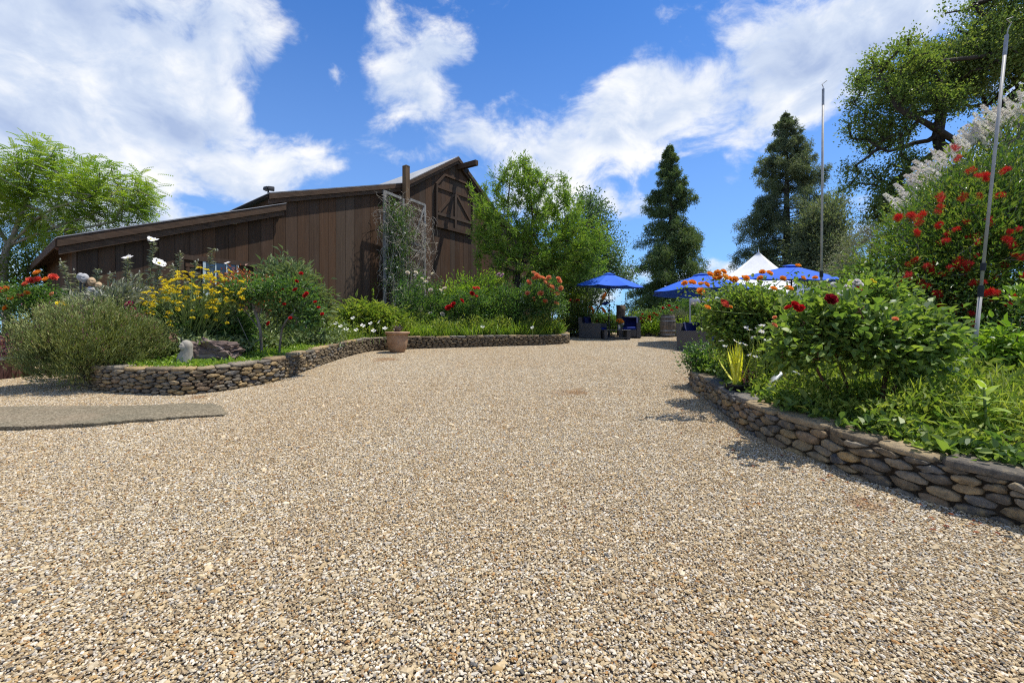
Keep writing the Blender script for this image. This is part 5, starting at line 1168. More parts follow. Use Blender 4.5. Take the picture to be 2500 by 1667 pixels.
root, rg, T = bush('lilac_phlox', 'tall pale lilac flower head between the lime bush and the barn boards', 'plant', LB(1222, 17.0), [ell(1222, 700, 17, 12, 30)], 14, 16, 0.10, 0.03, 'leaf_weed', 87, spread=0.06)
flowers(root, rg, 'pink', [np.array(P(1222 + rg.uniform(-7, 7), 672 + rg.uniform(-5, 6), 16.8)) for _ in range(9)], 0.09)
bush('sapling_vine', 'slender young vine standing up against the barn boards', 'plant', LB(1167, 18.4), [((*P(1167, 640, 18.4),), (0.10, 0.1, 0.6)), ((*P(1170, 690, 18.4),), (0.15, 0.12, 0.4))], 26, 14, 0.08, 0.05, 'leaf_lime', 88, stems=2, spread=0.06)
rg = np.random.default_rng(89); b = LB(905, 15.6); mu = thing('mullein_spike', 'single slender yellow-green flower spike in front of the barn shadow', 'plant', tuple(b)); mb = MB(); top = np.array(P(911, 702, 15.6)); mb.tube([b, (b + top) / 2 + [0.04, 0, 0], top], [0.012, 0.01, 0.004], 5); n = 90; v = rg.uniform(0.25, 1, n); a = rg.uniform(0, 6.28, n)
leaves(mb, rg, b + (top - b) * v[:, None], np.stack([np.cos(a), np.sin(a), 0.4 + 0 * a], 1), 0.06, 0.03, rg.uniform(0.4, 1, n)); mb.build('spike', M['leaf_lime'], mu)

# low planting that nobody could count
def cover(name, label, region, zf, n, L, Wd, lm, seed, per=14, hgt=0.12, spread=0.07, shape='rhomb', up=0.8, cat='ground cover', keep=None, tl=(0.05, 0.95), droop=0.2):
    rg = np.random.default_rng(seed); x = []
    while len(x) < n:
        p = region(rg, n * 3); x = p if not len(x) else np.vstack([x, p])
    x = x[:n]; z = zf(x[:, 0], x[:, 1]); hn = hgt * (0.55 + 0.9 * np.clip(0.5 + nz(np.c_[x, 0 * z], 1.6, seed), 0, 1))
    own = np.repeat(np.arange(n), per); c = np.c_[x, z + 0.0][own]; v = rg.uniform(0, 1, len(own)); c[:, 2] += hn[own] * v; c[:, :2] += rg.normal(0, spread, (len(own), 2)) * (0.5 + 0.5 * v[:, None])
    d = unit(rdir(rg, len(own)) + np.array([0, 0, up])); s = np.exp(rg.normal(0, 0.25, len(own)))
    mb = MB(); leaves(mb, rg, c, d, L * s, Wd * s, np.clip(rg.uniform(*tl, len(own)) + rg.uniform(-0.15, 0.15, n)[own], 0, 1), shape, 0.2, droop)
    return setp(mb.build(name, M[lm], None, False), label, cat, kind='stuff')
def lregion(dmin, dmax, s0, s1, line=LWs, poly=None, side=1):
    def f(rg, n):
        L = np.concatenate([[0], np.cumsum(np.hypot(*np.diff(line, axis=0).T))]); s = rg.uniform(s0, s1, n) * L[-1]; dd = rg.uniform(dmin, dmax, n) ** 1.0
        p = np.stack([np.interp(s, L, line[:, 0]), np.interp(s, L, line[:, 1])], 1); tg = np.gradient(line, axis=0); tg /= np.linalg.norm(tg, axis=1, keepdims=True)
        nr = np.stack([-tg[:, 1], tg[:, 0]], 1) * side; q_ = np.stack([np.interp(s, L, nr[:, 0]), np.interp(s, L, nr[:, 1])], 1); p = p + q_ * dd[:, None]
        return p[inpoly(p[:, 0], p[:, 1], poly)] if poly is not None else p
    return f
cover('ground_cover', 'low lime-green creeping plants along the top of the long curved wall', lregion(0.20, 1.3, 0.20, 0.62, poly=LPOLY), lbz, 1500, 0.055, 0.026, 'leaf_lime', 91, 16, 0.14)
cover('herb_drift', 'drift of fresh green upright herbs behind the far half of the wall', lregion(0.22, 2.6, 0.56, 0.97, poly=LPOLY), lbz, 1900, 0.10, 0.026, 'leaf_weed', 92, 16, 0.50, 0.09, up=1.2)
cover('tall_grass', 'fine bright grass growing along the far wall top', lregion(0.20, 1.2, 0.62, 0.96, poly=LPOLY), lbz, 700, 0.30, 0.016, 'leaf_lime', 93, 10, 0.10, 0.08, 'blade', 1.8, droop=0.3)
cover('bank_foliage', 'mixed green foliage covering the upper bank beneath the barn', lregion(1.0, 5.5, 0.15, 0.97, poly=LPOLY), lbz, 2900, 0.11, 0.042, 'leaf_sage', 94, 12, 0.42, 0.13)
rg = np.random.default_rng(95)
prim = [(862, 777), (905, 790), (885, 795), (832, 797), (816, 822), (845, 804), (912, 808), (790, 788), (940, 802), (1300, 800), (820, 790), (870, 806), (926, 786), (765, 800), (1178, 798), (768, 812), (744, 815)]
ev = thing('evening_primrose', 'scattered white four-petalled flowers in the green drift behind the wall', 'flowers', tuple(LB(870, 13.2)))
mb = MB()
for x, y in prim:
    p = np.array(P(x, y, 12.6 if x < 1000 else 15.0)); p[2] = max(p[2], float(lbz(p[0], p[1])) + 0.05); g0 = p.copy(); g0[2] = float(lbz(p[0], p[1])); MB().tube([g0, p], 0.005, 4, False).build('stalk', M['stem_green'], ev); inst('flower', FL['primrose'][0], ev, p, 0.13, aim((rg.normal(0, 0.3), -0.6, 0.7)))

# ---------------------------------------------------------------- pots, statues and the rock
def pot():
    b = G(970, 860); r = 0.345; z0 = float(gz(*b)); root = thing('terracotta_pot', 'large weathered terracotta pot standing against the stone wall', 'pot', (b[0], b[1], z0))
    MB().lathe([(0.001, 0.0), (0.19, 0.0), (0.215, 0.03), (0.265, 0.14), (0.295, 0.30), (0.305, 0.52)], 36, (b[0], b[1], z0)).build('body', M['terracotta'], root, True)
    MB().lathe([(0.30, 0.515), (0.345, 0.53), (0.362, 0.555), (0.362, 0.585), (0.345, 0.605), (0.305, 0.607), (0.285, 0.59), (0.28, 0.50)], 36, (b[0], b[1], z0)).build('rim', M['terracotta'], root, True)
    MB().lathe([(0.29, 0.55), (0.15, 0.57), (0.001, 0.575)], 24, (b[0], b[1], z0)).build('soil', M['soil'], root, True)
    rg = np.random.default_rng(3); ag = thing('agave', 'small dull green agave rosette growing in the terracotta pot', 'agave', (b[0], b[1], z0 + 0.57))
    for k in range(15):
        a = k * 2.4 + rg.uniform(-.2, .2); tl_ = 0.25 + 0.9 * (k / 15); L = rg.uniform(0.22, 0.32) * (1.1 - 0.3 * k / 15); d = np.array([math.cos(a) * math.sin(tl_), math.sin(a) * math.sin(tl_), math.cos(tl_)]); s = unit(np.cross(d, [0, 0, 1])); n = np.cross(s, d); c0 = np.array([b[0], b[1], z0 + 0.565]); V = []
        for u, w in ((0, .03), (.3, .045), (.7, .04), (1, .002)):
            c = c0 + d * L * u - n * 0.05 * u * u * L; V += [c + s * w + n * w * .35, c - n * 0.006, c - s * w + n * w * .35]
        Q = [(3 * i + j, 3 * i + j + 1, 3 * i + j + 4, 3 * i + j + 3) for i in range(3) for j in range(2)]
        mk('leaf', V, [Q], M['leaf_agave'], ag, True, {'tint': np.full(12, rg.uniform(0.2, 1))})
pot()
def half_barrel():
    b = GB(8, 9.0); r = 0.46; h = 0.46; root = thing('half_barrel', 'faded red half barrel planter with a grey band by the lavender', 'planter', tuple(b))
    n = 26
    for k in range(n):
        a0_, a1_ = 2 * math.pi * (k + .03) / n, 2 * math.pi * (k + .97) / n; mb = MB(); c = []
        for z, rr in ((0, r * .9), (h, r)):
            c += [(b[0] + (rr - .03) * math.cos(a0_), b[1] + (rr - .03) * math.sin(a0_), b[2] + z), (b[0] + rr * math.cos(a0_), b[1] + rr * math.sin(a0_), b[2] + z), (b[0] + rr * math.cos(a1_), b[1] + rr * math.sin(a1_), b[2] + z), (b[0] + (rr - .03) * math.cos(a1_), b[1] + (rr - .03) * math.sin(a1_), b[2] + z)]
        mb.hexa(c).build('stave', M['barrel_red'], root)
    MB().lathe([(r * .978 + .006, h * .76), (r * .995 + .008, h * .90)], 36, b).build('hoop', M['galv_band'], root); MB().lathe([(r - .03, h - .08), (.001, h - .05)], 20, b).build('soil', M['soil'], root)
    bush('dry_shrub', 'twiggy grey-leaved plant growing in the red half barrel', 'plant', b + [0, 0, h - .06], [((b[0] + .1, b[1], b[2] + h + .18), (0.42, .4, .22))], 60, 16, .06, .03, 'leaf_purple', 97, spread=.07)
    bush('white_pelargonium', 'small plant with a white bloom at the back of the red half barrel', 'plant', b + [-.1, .3, h - .06], [((b[0] - .1, b[1] + .3, b[2] + h + .3), (.25, .2, .3))], 30, 16, .07, .05, 'leaf_rose', 98, spread=.06)
half_barrel()

def face_head(name, label, centre, size, m, yaw, seed, stake_to, group='carved stone faces'):
    """mask-like head: an egg shape with brow, sockets, nose, lips and chin"""
    nu, nv = 28, 22; V = []
    for i in range(nv + 1):
        ph = math.pi * i / nv
        for j in range(nu):
            th = 2 * math.pi * j / nu; x, y, z = math.sin(ph) * math.sin(th), -math.sin(ph) * math.cos(th), math.cos(ph)
            r = 1.0; fx, fz = x, z
            g = lambda cx, cz, sx, sz: math.exp(-((fx - cx) / sx) ** 2 - ((fz - cz) / sz) ** 2) if y < 0 else 0
            d = 0.30 * g(0, -0.08, 0.13, 0.22) + 0.16 * g(0, -0.22, .18, .08) + 0.10 * g(0, .30, .5, .10) - 0.22 * g(.33, .10, .20, .12) - 0.22 * g(-.33, .10, .20, .12) + 0.07 * g(.33, .09, .11, .06) + 0.07 * g(-.33, .09, .11, .06) + 0.13 * g(0, -.45, .22, .05) + .11 * g(0, -.56, .2, .05) - .08 * g(0, -.505, .25, .03) + 0.12 * g(0, -.80, .25, .15)
            V.append((x * (0.72 - 0.14 * max(0, -z)), (y * 0.80) - d, z))
    Q = [(i * nu + j, i * nu + (j + 1) % nu, (i + 1) * nu + (j + 1) % nu, (i + 1) * nu + j) for i in range(nv) for j in range(nu)]
    V = np.array(V) * size; c, s = math.cos(yaw), math.sin(yaw); V = np.stack([V[:, 0] * c - V[:, 1] * s, V[:, 0] * s + V[:, 1] * c, V[:, 2]], 1) + np.array(centre)
    root = thing(name, label, 'sculpture', (centre[0], centre[1], stake_to), group); mk('head', V, [Q], m, root, True)
    MB().tube([(centre[0], centre[1], stake_to - .05), (centre[0], centre[1], centre[2] - size * .8)], 0.018, 6).build('stake', M['dark_iron'], root)
hd = [(197, 677, .125, 'grey_cast', 0.7, 'narrow shaded grey stone face turned away at the top of the cluster'), (206, 680, .14, 'grey_cast', 0.25, 'largest pale grey stone face at the top of the cluster'), (224, 688, .125, 'tan_cast', 0.5, 'tan clay face in profile beside the largest grey face'),
      (241, 698, .11, 'tan_cast', 0.1, 'mossy tan round face among the poppy leaves'), (222, 710, .125, 'grey_cast', 0.2, 'grey stone face below the tan clay face'), (242, 718, .125, 'grey_cast', -0.2, 'grey stone face beside the low white poppy bloom'), (277, 716, .10, 'carved_stone', 0.4, 'small pale face half hidden by stems right of the cluster'), (287, 712, .10, 'carved_stone', 0.0, 'small weathered face with mossy crown among the stems'), (296, 712, .09, 'grey_cast', -0.3, 'smallest grey face at the end of the row of faces')]
for x, y, s, m_, yw, lb in hd:
    p = P(x, y, 8.95 if x != 197 else 9.15); face_head('stone_sculpture', lb, tuple(p), s * .72, M[m_], yw, 1, float(lbz(p.x, p.y)))
def statue():
    d = 8.0; b = LB(452, d); root = thing('stone_statue', 'carved stone bust of a long-haired woman with closed eyes on the wall top', 'statue', tuple(b))
    # hooded block: long hair falls from the crown to the ground, the face looks up and out of it
    rg = np.random.default_rng(2); n = 36; V = []
    prof = [(-.04, .175, .14, .0), (.10, .175, .14, .0), (.24, .168, .13, .0), (.33, .150, .115, .012), (.39, .122, .10, .035), (.44, .112, .10, .045), (.50, .118, .105, .042), (.56, .116, .10, .036), (.61, .095, .085, .03), (.645, .06, .055, .026), (.66, .012, .012, .026)]
    for z, rx, ry, ox in prof:
        a = np.arange(n) / n * 2 * math.pi; fl = 1 + .035 * np.sin(a * 9 + z * 3) * (np.sin(a) > -.55) * (z > .05); V.append(np.stack([b[0] + ox + rx * fl * np.cos(a), b[1] + ry * fl * np.sin(a), np.full(n, b[2] + z)], 1))
    Q = [(k * n + j, k * n + (j + 1) % n, (k + 1) * n + (j + 1) % n, (k + 1) * n + j) for k in range(len(prof) - 1) for j in range(n)]
    mk('body', np.concatenate(V), [Q], M['carved_stone'], root, True)
    c = np.array([b[0] + .005, b[1] - .045, b[2] + .505]); nu, nv = 32, 26; V = []
    for i in range(nv + 1):
        ph = math.pi * i / nv
        for j in range(nu):
            th = 2 * math.pi * j / nu; x, y, z = math.sin(ph) * math.sin(th), -math.sin(ph) * math.cos(th), math.cos(ph)
            g = lambda cx, cz, sx, sz: math.exp(-((x - cx) / sx) ** 2 - ((z - cz) / sz) ** 2) if y < 0 else 0
            dd = .26 * g(0, -.1, .11, .2) - .20 * g(.32, .08, .2, .1) - .20 * g(-.32, .08, .2, .1) + .10 * g(.32, .04, .14, .05) + .10 * g(-.32, .04, .14, .05) + .14 * g(0, -.45, .2, .05) + .12 * g(0, -.58, .18, .05) - .06 * g(0, -.51, .22, .025) + .12 * g(0, -.8, .25, .15)
            V.append((x * .75, y * .85 - dd, z))
    Q = [(i * nu + j, i * nu + (j + 1) % nu, (i + 1) * nu + (j + 1) % nu, (i + 1) * nu + j) for i in range(nv) for j in range(nu)]
    R = np.array(Matrix.Rotation(-0.22, 3, 'Y') @ Matrix.Rotation(-0.22, 3, 'X') @ Matrix.Rotation(-.35, 3, 'Z')).T
    for o_ in root.children: o_.scale = (.78, .78, .76)
    mk('face', (np.array(V) * .105 @ R + c - b) * .78 * np.array([1, 1, .975]) + b, [Q], M['carved_stone'], root, True)
statue()
def rock():
    p = LB(528, 8.35); rg = np.random.default_rng(8); nu, nv = 56, 30; V = []
    for i in range(nv + 1):
        ph = math.pi * i / nv
        for j in range(nu):
            th = 2 * math.pi * j / nu; v = np.array([math.sin(ph) * math.cos(th), math.sin(ph) * math.sin(th), math.cos(ph)])
            q_ = np.sign(v) * np.abs(v) ** .75; r = 1 + .30 * mnoise.noise(Vector(v * 1.7)) + .26 * mnoise.noise(Vector((v[0] * 3 + v[2] * 5, v[1] * 4, v[2] * 11))) + .12 * mnoise.noise(Vector((v[0] * 9, v[1] * 9, v[2] * 23)))
            x, y, z = q_ * r * np.array([.46, .26, .27]); z = z * (1.0 - .25 * (x / .5)) + (.04 if abs(z) < .1 else 0); V.append((p[0] + x, p[1] + y, p[2] + .17 + z))
    Q = [(i * nu + j, i * nu + (j + 1) % nu, (i + 1) * nu + (j + 1) % nu, (i + 1) * nu + j) for i in range(nv) for j in range(nu)]
    setp(mk('rock', V, [Q], M['rock']), 'rough layered brown boulder lying beside the stone bust', 'rock')
rock()
def orn():
    b = LB(425, 8.25); root = thing('metal_ornament', 'rusty metal leaf on a slanting rod leaning beside the stone bust', 'ornament', tuple(b)); a = np.array(P(437, 822, 8.15)); e = np.array(P(480, 868, 8.0)); e[2] = max(e[2], float(lbz(e[0], e[1])))
    MB().tube([a, e], .007, 5).build('rod', M['dark_iron'], root)
    c = np.array(P(418, 818, 8.3)); mb = MB(); leaves(mb, np.random.default_rng(1), np.array([[*np.array(P(432, 836, 8.25))]]), np.array([[-.6, 0.05, .75]]), .24, .14, .5, 'oval', .15, .1, np.array([[.2, -1, .3]])); V, Pp, A_ = mb.arrays()
    V2 = np.vstack([V, V + np.array([0, .012, 0])]); n = len(V); side = [(0, 1, n + 1, n), (1, 2, n + 2, n + 1), (2, 3, n + 3, n + 2), (3, 4, n + 4, n + 3), (4, 5, n + 5, n + 4), (5, 0, n, n + 5)]
    mk('blade', V2, [np.vstack([Pp[0], Pp[0][:, ::-1] + n, side])], M['rust'], root)
orn()

bush('poppy_foliage', 'loose grey-green stems and leaves in front of the carved faces', 'plant', LB(255, 8.75), [ell(225, 745, 8.75, 45, 24, 25), ell(275, 738, 8.75, 45, 26, 25), ell(320, 725, 8.9, 35, 40, 25)], 70, 26, .10, .026, 'leaf_grey', 99, stems=9, spread=.09, upw=.7)
# ---------------------------------------------------------------- patio furniture
def umbrella(label, base, H, r, rim, tilt=(0, 0), rot=0.2):
    b = np.array(base, float); root = thing('patio_umbrella', label, 'umbrella', tuple(b), 'blue patio umbrellas'); top = b + [0, 0, H]
    R = np.array((Matrix.Rotation(tilt[0], 3, 'X') @ Matrix.Rotation(tilt[1], 3, 'Y')))
    def cp(a, u): return top + R @ np.array([math.cos(a) * r * u, math.sin(a) * r * u, -rim * u ** 1.15])
    for k in range(8):
        a0, a1 = rot + k * math.pi / 4, rot + (k + 1) * math.pi / 4; us = np.linspace(.06, 1, 7); V = []
        for th in (0, -.006):
            for u in us:
                p0, p1 = cp(a0, u), cp(a1, u)
                for w in np.linspace(0, 1, 5):
                    p = p0 + (p1 - p0) * w; sag = 4 * w * (1 - w) * u; V.append(p + np.array([0, 0, -.035 * sag + th]) - R @ np.array([math.cos((a0 + a1) / 2), math.sin((a0 + a1) / 2), 0]) * .04 * sag * (u > .95))
        n = 5; m = 35; Q = [(i * n + j, i * n + j + 1, (i + 1) * n + j + 1, (i + 1) * n + j) for i in range(6) for j in range(4)]; Q += [(m + i * n + j, m + (i + 1) * n + j, m + (i + 1) * n + j + 1, m + i * n + j + 1) for i in range(6) for j in range(4)]
        mk('canopy_panel', V, [Q], M['blue_canopy'], root, True)
        mb = MB(); mb.tube([cp(a0, .05) + [0, 0, -.02], cp(a0, .55) + [0, 0, -.022], cp(a0, .99) + [0, 0, -.018]], .010, 5); mb.tube([cp(a0, .5) + [0, 0, -.03], top + R @ np.array([0, 0, -rim - .12])], .007, 4); mb.build('rib', M['dark_iron'], root)
    mb = MB()
    for k in range(8):
        a0, a1 = rot + k * math.pi / 4, rot + (k + 1) * math.pi / 4; mb.add([cp(a0, .17) + [0, 0, .05], cp(a1, .17) + [0, 0, .05], top + [0, 0, .045]], [[(0, 1, 2)]])
    mb.build('vent_cap', M['blue_canopy'], root)
    MB().lathe([(.02, .03), (.03, .05), (.015, .09), (.002, .10)], 8, top).build('finial', M['dark_iron'], root)
    po = MB().tube([b + [0, 0, .05], top + [0, 0, -.1 if tilt[0] or tilt[1] else .0]], .022, 10).build('pole', M['dark_iron'], root)
    mb = MB(); mb.rbox(-.04, .04, -.05, .05, -.06, .06, .01); mb.tube([(.03, -.04, 0), (.12, -.06, .02)], .01, 6); mb.xf(Matrix.Translation(Vector(b + [0, 0, 1.12]))); mb.build('crank', M['dark_iron'], po)
    MB().lathe([(.001, 0), (.26, 0), (.26, .04), (.20, .07), (.05, .09), (.045, .30), (.025, .31)], 24, b).build('base', M['dark_iron'], root)
u1 = GB(1487, 18.6); umbrella('blue umbrella shading the low table with the vase of roses', u1, 2.62, 1.42, .52, (0.05, 0.04), 0.3)
u2 = GB(1712, 15.7); umbrella('blue umbrella nearest the white tent with its rim hidden by orange roses', u2, 2.42, 1.72, .62, (-0.04, 0.0), 0.12)
u3 = GB(1932, 13.2); umbrella('blue umbrella standing right of the white tent peak', u3, 2.52, 1.38, .38, (0.10, 0.02), 0.4)
def armchair(label, base, rz, s=1.0):
    root = thing('wicker_armchair', label, 'armchair', (0, 0, 0), 'wicker armchairs on the patio')
    w, d = .46 * s, .42 * s                                     # faces -Y
    for sx in (-1, 1):
        mb = MB(); x0, x1 = (w - .15, w) if sx > 0 else (-w, -w + .15)
        mb.hexa([(x0, -d, 0), (x1 + .015 * (sx > 0), -d, 0), (x1 + .015 * (sx > 0), d, 0), (x0, d, 0), (x0, -d + .03, .60), (x1, -d + .03, .60), (x1, d, .60), (x0, d, .60)]); mb.build('arm', M['wicker'], root)
    MB().rbox(-w + .152, w - .152, -d + .02, d - .14, .03, .33, .015).build('seat_base', M['wicker'], root)
    MB().hexa([(-w + .001, d - .16, .0), (w - .001, d - .16, .0), (w - .001, d + .02, .0), (-w + .001, d + .02, .0), (-w + .02, d - .06, .84), (w - .02, d - .06, .84), (w - .02, d + .07, .84), (-w + .02, d + .07, .84)]).build('backrest', M['wicker'], root)
    MB().rbox(-w + .16, w - .16, -d, d - .17, .332, .44, .035).build('seat_cushion', M['blue_cushion'], root, True)
    mb = MB(); mb.rbox(-w + .10, w - .10, -.06, .06, 0, .42, .04); mb.xf(Matrix.Translation((0, d - .19, .45)) @ Matrix.Rotation(-.12, 4, 'X')); mb.build('back_cushion', M['navy_cushion'], root, True)
    root.location = base; root.rotation_euler = (-math.atan(S) * 0, 0, rz); return root
armchair('wicker armchair under the umbrella, seen from the side, facing the table', GB(1450, 18.5), math.radians(62), 1.04)
armchair('wicker armchair in front of the thick wooden post, facing the drive', GB(1537, 18.7), math.radians(-14), .92)
c3 = armchair('wicker armchair half hidden behind the orange rose bush', GB(1712, 13.75), math.radians(38), 1.12)
c4 = armchair('wicker armchair tucked behind the tall daisies and the orange rose bush', GB(1800, 13.2), math.radians(-10), 1.05)
def table():
    b = GB(1503, 17.8); root = thing('coffee_table', 'low dark coffee table with slab ends and a glass top', 'table', tuple(b)); w, d, h = .50, .30, .38
    for sx in (-1, 1): MB().rbox(b[0] + sx * w - (.13 if sx > 0 else 0), b[0] + sx * w + (0 if sx > 0 else .13), b[1] - d, b[1] + d, b[2], b[2] + h - .031, .01).build('leg', M['wicker'], root)
    MB().rbox(b[0] - w - .01, b[0] + w + .01, b[1] - d - .01, b[1] + d + .01, b[2] + h - .03, b[2] + h, .008).build('top', M['wicker'], root)
    MB().rbox(b[0] - w + .131, b[0] + w - .131, b[1] - d + .02, b[1] - d + .05, b[2] + .04, b[2] + .09, .006).build('stretcher', M['wicker'], root)
    vb = np.array([b[0] + .13, b[1] - .02, b[2] + h]); v = thing('vase', 'small vase of orange and white roses on the coffee table', 'vase', tuple(vb)); MB().lathe([(.001, 0), (.04, 0), (.055, .06), (.05, .15), (.06, .19)], 16, vb).build('body', M['pale_metal'], v, True)
    rg = np.random.default_rng(5); mb = MB(); pts = vb + np.array([(-.10, 0, .34), (-.04, -.03, .36), (.03, 0, .38), (.09, .02, .37), (.12, -.03, .30), (-.02, -.05, .29), (.05, -.05, .32), (.12, -.04, .22)])
    for p in pts: mb.tube([vb + [0, 0, .15], p], .004, 4)
    c = pts[rg.integers(0, 8, 90)] + rg.normal(0, .05, (90, 3)) - [0, 0, .08]; leaves(mb, rg, c, rdir(rg, 90), .06, .035, rg.uniform(0, 1, 90), 'oval'); mb.build('stems', M['leaf_rose'], v)
    for k, p in enumerate(pts): inst('bloom', FL['white' if k == 7 else 'orange'][k % 2], v, p, .13, aim((rg.normal(0, .3), -.7, .6)))
table()
def wine_barrel():
    b = GB(1630, 19.1); root = thing('wine_barrel', 'weathered grey wine barrel standing upright at the edge of the gravel', 'barrel', tuple(b)); H = .92; n = 24
    prof = [(.27, 0), (.305, .2), (.325, .46), (.305, .72), (.27, .92)]
    for k in range(n):
        a0, a1 = 2 * math.pi * (k + .02) / n, 2 * math.pi * (k + .98) / n; V = []
        for r, z in prof: V += [b + [r * math.cos(a0), r * math.sin(a0), z], b + [r * math.cos(a1), r * math.sin(a1), z], b + [(r - .03) * math.cos(a1), (r - .03) * math.sin(a1), z], b + [(r - .03) * math.cos(a0), (r - .03) * math.sin(a0), z]]
        Q = [(4 * i + j, 4 * i + (j + 1) % 4, 4 * i + 4 + (j + 1) % 4, 4 * i + 4 + j) for i in range(4) for j in range(4)] + [(0, 1, 2, 3), (16, 17, 18, 19)]; mk('stave', V, [Q], M['oak_stave'], root)
    for z, r in ((.10, .292), (.26, .314), (.66, .315), (.83, .289)): MB().lathe([(r, z - .022), (r + .007, z - .02), (r + .005, z + .02), (r - .002, z + .022)], 36, b).build('hoop', M['galv_band'], root)
    MB().lathe([(.245, .88), (.001, .88)], 24, b).build('barrel_head', M['oak_stave'], root)
wine_barrel()
def tent():
    d = 18.5; pk_ = np.array(P(1852, 615, d)); root = thing('white_tent', 'white canvas pavilion tent with a high pointed peak behind the roses', 'tent', (pk_[0], d, float(gz(pk_[0], d)))); R = 3.05; ez = float(P(0, 728, d).z); H = pk_[2] - ez; al = 0.18
    cr_ = [np.array([pk_[0] + R * math.cos(al + k * math.pi / 2), d + R * math.sin(al + k * math.pi / 2), ez]) for k in range(4)]
    for k in range(4):
        a, b = cr_[k], cr_[(k + 1) % 4]; V = []; us = np.linspace(0, 1, 12)
        for u in us:
            for w in np.linspace(0, 1, 9):
                p = a + (b - a) * w; q_ = pk_ + (p - pk_) * u; q_[2] = pk_[2] - H * (1.0 - (1 - u) ** 1.30) - .10 * u * 4 * w * (1 - w) * (1 - u); V.append(q_)
        Q = [(i * 9 + j, i * 9 + j + 1, (i + 1) * 9 + j + 1, (i + 1) * 9 + j) for i in range(11) for j in range(8)]; o = mk('roof_panel', V, [Q], M['white_canvas'], root, True); sol = o.modifiers.new('t', 'SOLIDIFY'); sol.thickness = .006
        V = []
        for w in np.linspace(0, 1, 17):
            p = a + (b - a) * w; out = unit(p - np.array([pk_[0], d, ez])) * .01; V += [p + out, p + out + [0, 0, -.30 + .03 * math.sin(w * 30)]]
        o = mk('valance', V, [[(2 * i, 2 * i + 2, 2 * i + 3, 2 * i + 1) for i in range(16)]], M['white_canvas'], root, True); sol = o.modifiers.new('t', 'SOLIDIFY'); sol.thickness = .006
        zz = float(gz(a[0], a[1])); MB().tube([(a[0], a[1], zz - .1), (a[0], a[1], ez)], .03, 8).build('tent_pole', M['pale_metal'], root)
    MB().tube([pk_ + [0, 0, -.02], pk_ + [0, 0, .12]], [.03, .008], 8).build('finial', M['white_canvas'], root)
tent()
b = GB(1516, 19.6); r = thing('wooden_post', 'thick rough wooden stump post standing behind the armchair', 'post', tuple(b)); pt_ = P(1516, 745, 19.6)
mb = MB(); rg = np.random.default_rng(4); pr = [(b[0] + .02 * k * 0 + rg.normal(0, .01), b[1], b[2] - .1 + (pt_.z - b[2] + .1) * k / 6) for k in range(7)]; mb.tube(pr, [.17, .175, .17, .18, .185, .19, .195], 14); mb.build('trunk', M['rough_post'], r, True)
mb = MB(); mb.tube([(b[0] + .14, b[1] - .12, pt_.z), (b[0] + .17, b[1] - .12, pt_.z + .28), (b[0] + .16, b[1] - .12, pt_.z + .45)], .012, 5); mb.build('iron_hook', M['dark_iron'], r)
# garden spinner
b = GB(1465, 20.4); r = thing('garden_spinner', 'garden whirligig with blue and orange metal vanes behind the armchair', 'ornament', tuple(b)); MB().tube([b, b + [0, 0, 1.5]], .015, 6).build('stake', M['dark_iron'], r)
for x, y, dx, dz, mm in ((1478, 741, .9, .25, 'blue_cushion'), (1444, 752, -.6, .5, 'petal_orange'), (1474, 757, .6, -.9, 'petal_orange'), (1447, 765, -.1, -1, 'petal_coral'), (1463, 770, .25, -1, 'blue_cushion'), (1475, 723, .4, .7, 'petal_orange')):
    c = np.array(P(x, y, 20.3)); dd = unit(np.array([dx, 0, dz])); s = np.array([-dd[2], 0, dd[0]]); V = []
    for th in (0, .02):
        for u, w in ((-.18, .01), (-.06, .06), (.08, .06), (.2, .01)): V += [c + dd * u + s * w + [0, th, 0], c + dd * u - s * w + [0, th + .03, 0]]
    Q = [(0, 1, 3, 2), (2, 3, 5, 4), (4, 5, 7, 6), (8, 10, 11, 9), (10, 12, 13, 11), (12, 14, 15, 13), (0, 2, 10, 8), (2, 4, 12, 10), (4, 6, 14, 12), (1, 9, 11, 3), (3, 11, 13, 5), (5, 13, 15, 7)]
    mk('vane', V, [Q], M[mm], r); 
mb = MB()
for x, y in ((1478, 741), (1444, 752), (1474, 757), (1447, 765), (1475, 723)): mb.tube([b + [0, 0, 1.45], np.array(P(x, y, 20.3))], .006, 4)
mb.build('arm', M['dark_iron'], r)
# planting round the patio
bush('yellow_green_hedge', 'yellow-green hedge bush at the end of the flower wall', 'hedge', GB(1405, 19.3), [ell(1400, 775, 19.3, 32, 38), ell(1425, 770, 19.3, 25, 36)], 150, 40, .07, .045, 'leaf_hedge', 101, spread=.13, tl=(.1, 1))
def patio_bush(label, px, d, ells, lm, seed, kind=None, fl=None, size=.12, n=110, **kw):
    root, rg, T = bush(kw.pop('name', 'patio_shrub'), label, kw.pop('cat', 'shrub'), GB(px, d), ells, n, kw.pop('leafn', 32), kw.pop('L', .07), kw.pop('Wd', .045), lm, seed, spread=.12, **kw)
    if kind: flowers(root, rg, kind, fl if fl is not None else [], size)
    return root, rg, T
root, rg, T = patio_bush('low shrub thick with dusty red flower clusters beside the wine barrel', 1585, 20.0, [ell(1578, 782, 20, 26, 20), ell(1600, 785, 20, 18, 16)], 'leaf_rose', 102); flowers(root, rg, 'coral', [T[k] + np.array([0, -.12, .05]) for k in rg.integers(0, len(T), 36)], .13); flowers(root, rg, 'red', [T[k] + np.array([0, -.15, .08]) for k in rg.integers(0, len(T), 26)], .14)
patio_bush('clipped bright green edging plants left of the wine barrel', 1585, 19.6, [ell(1575, 802, 19.6, 24, 13), ell(1600, 800, 19.6, 18, 13)], 'leaf_lime', 103, name='edging_plant', cat='plant')
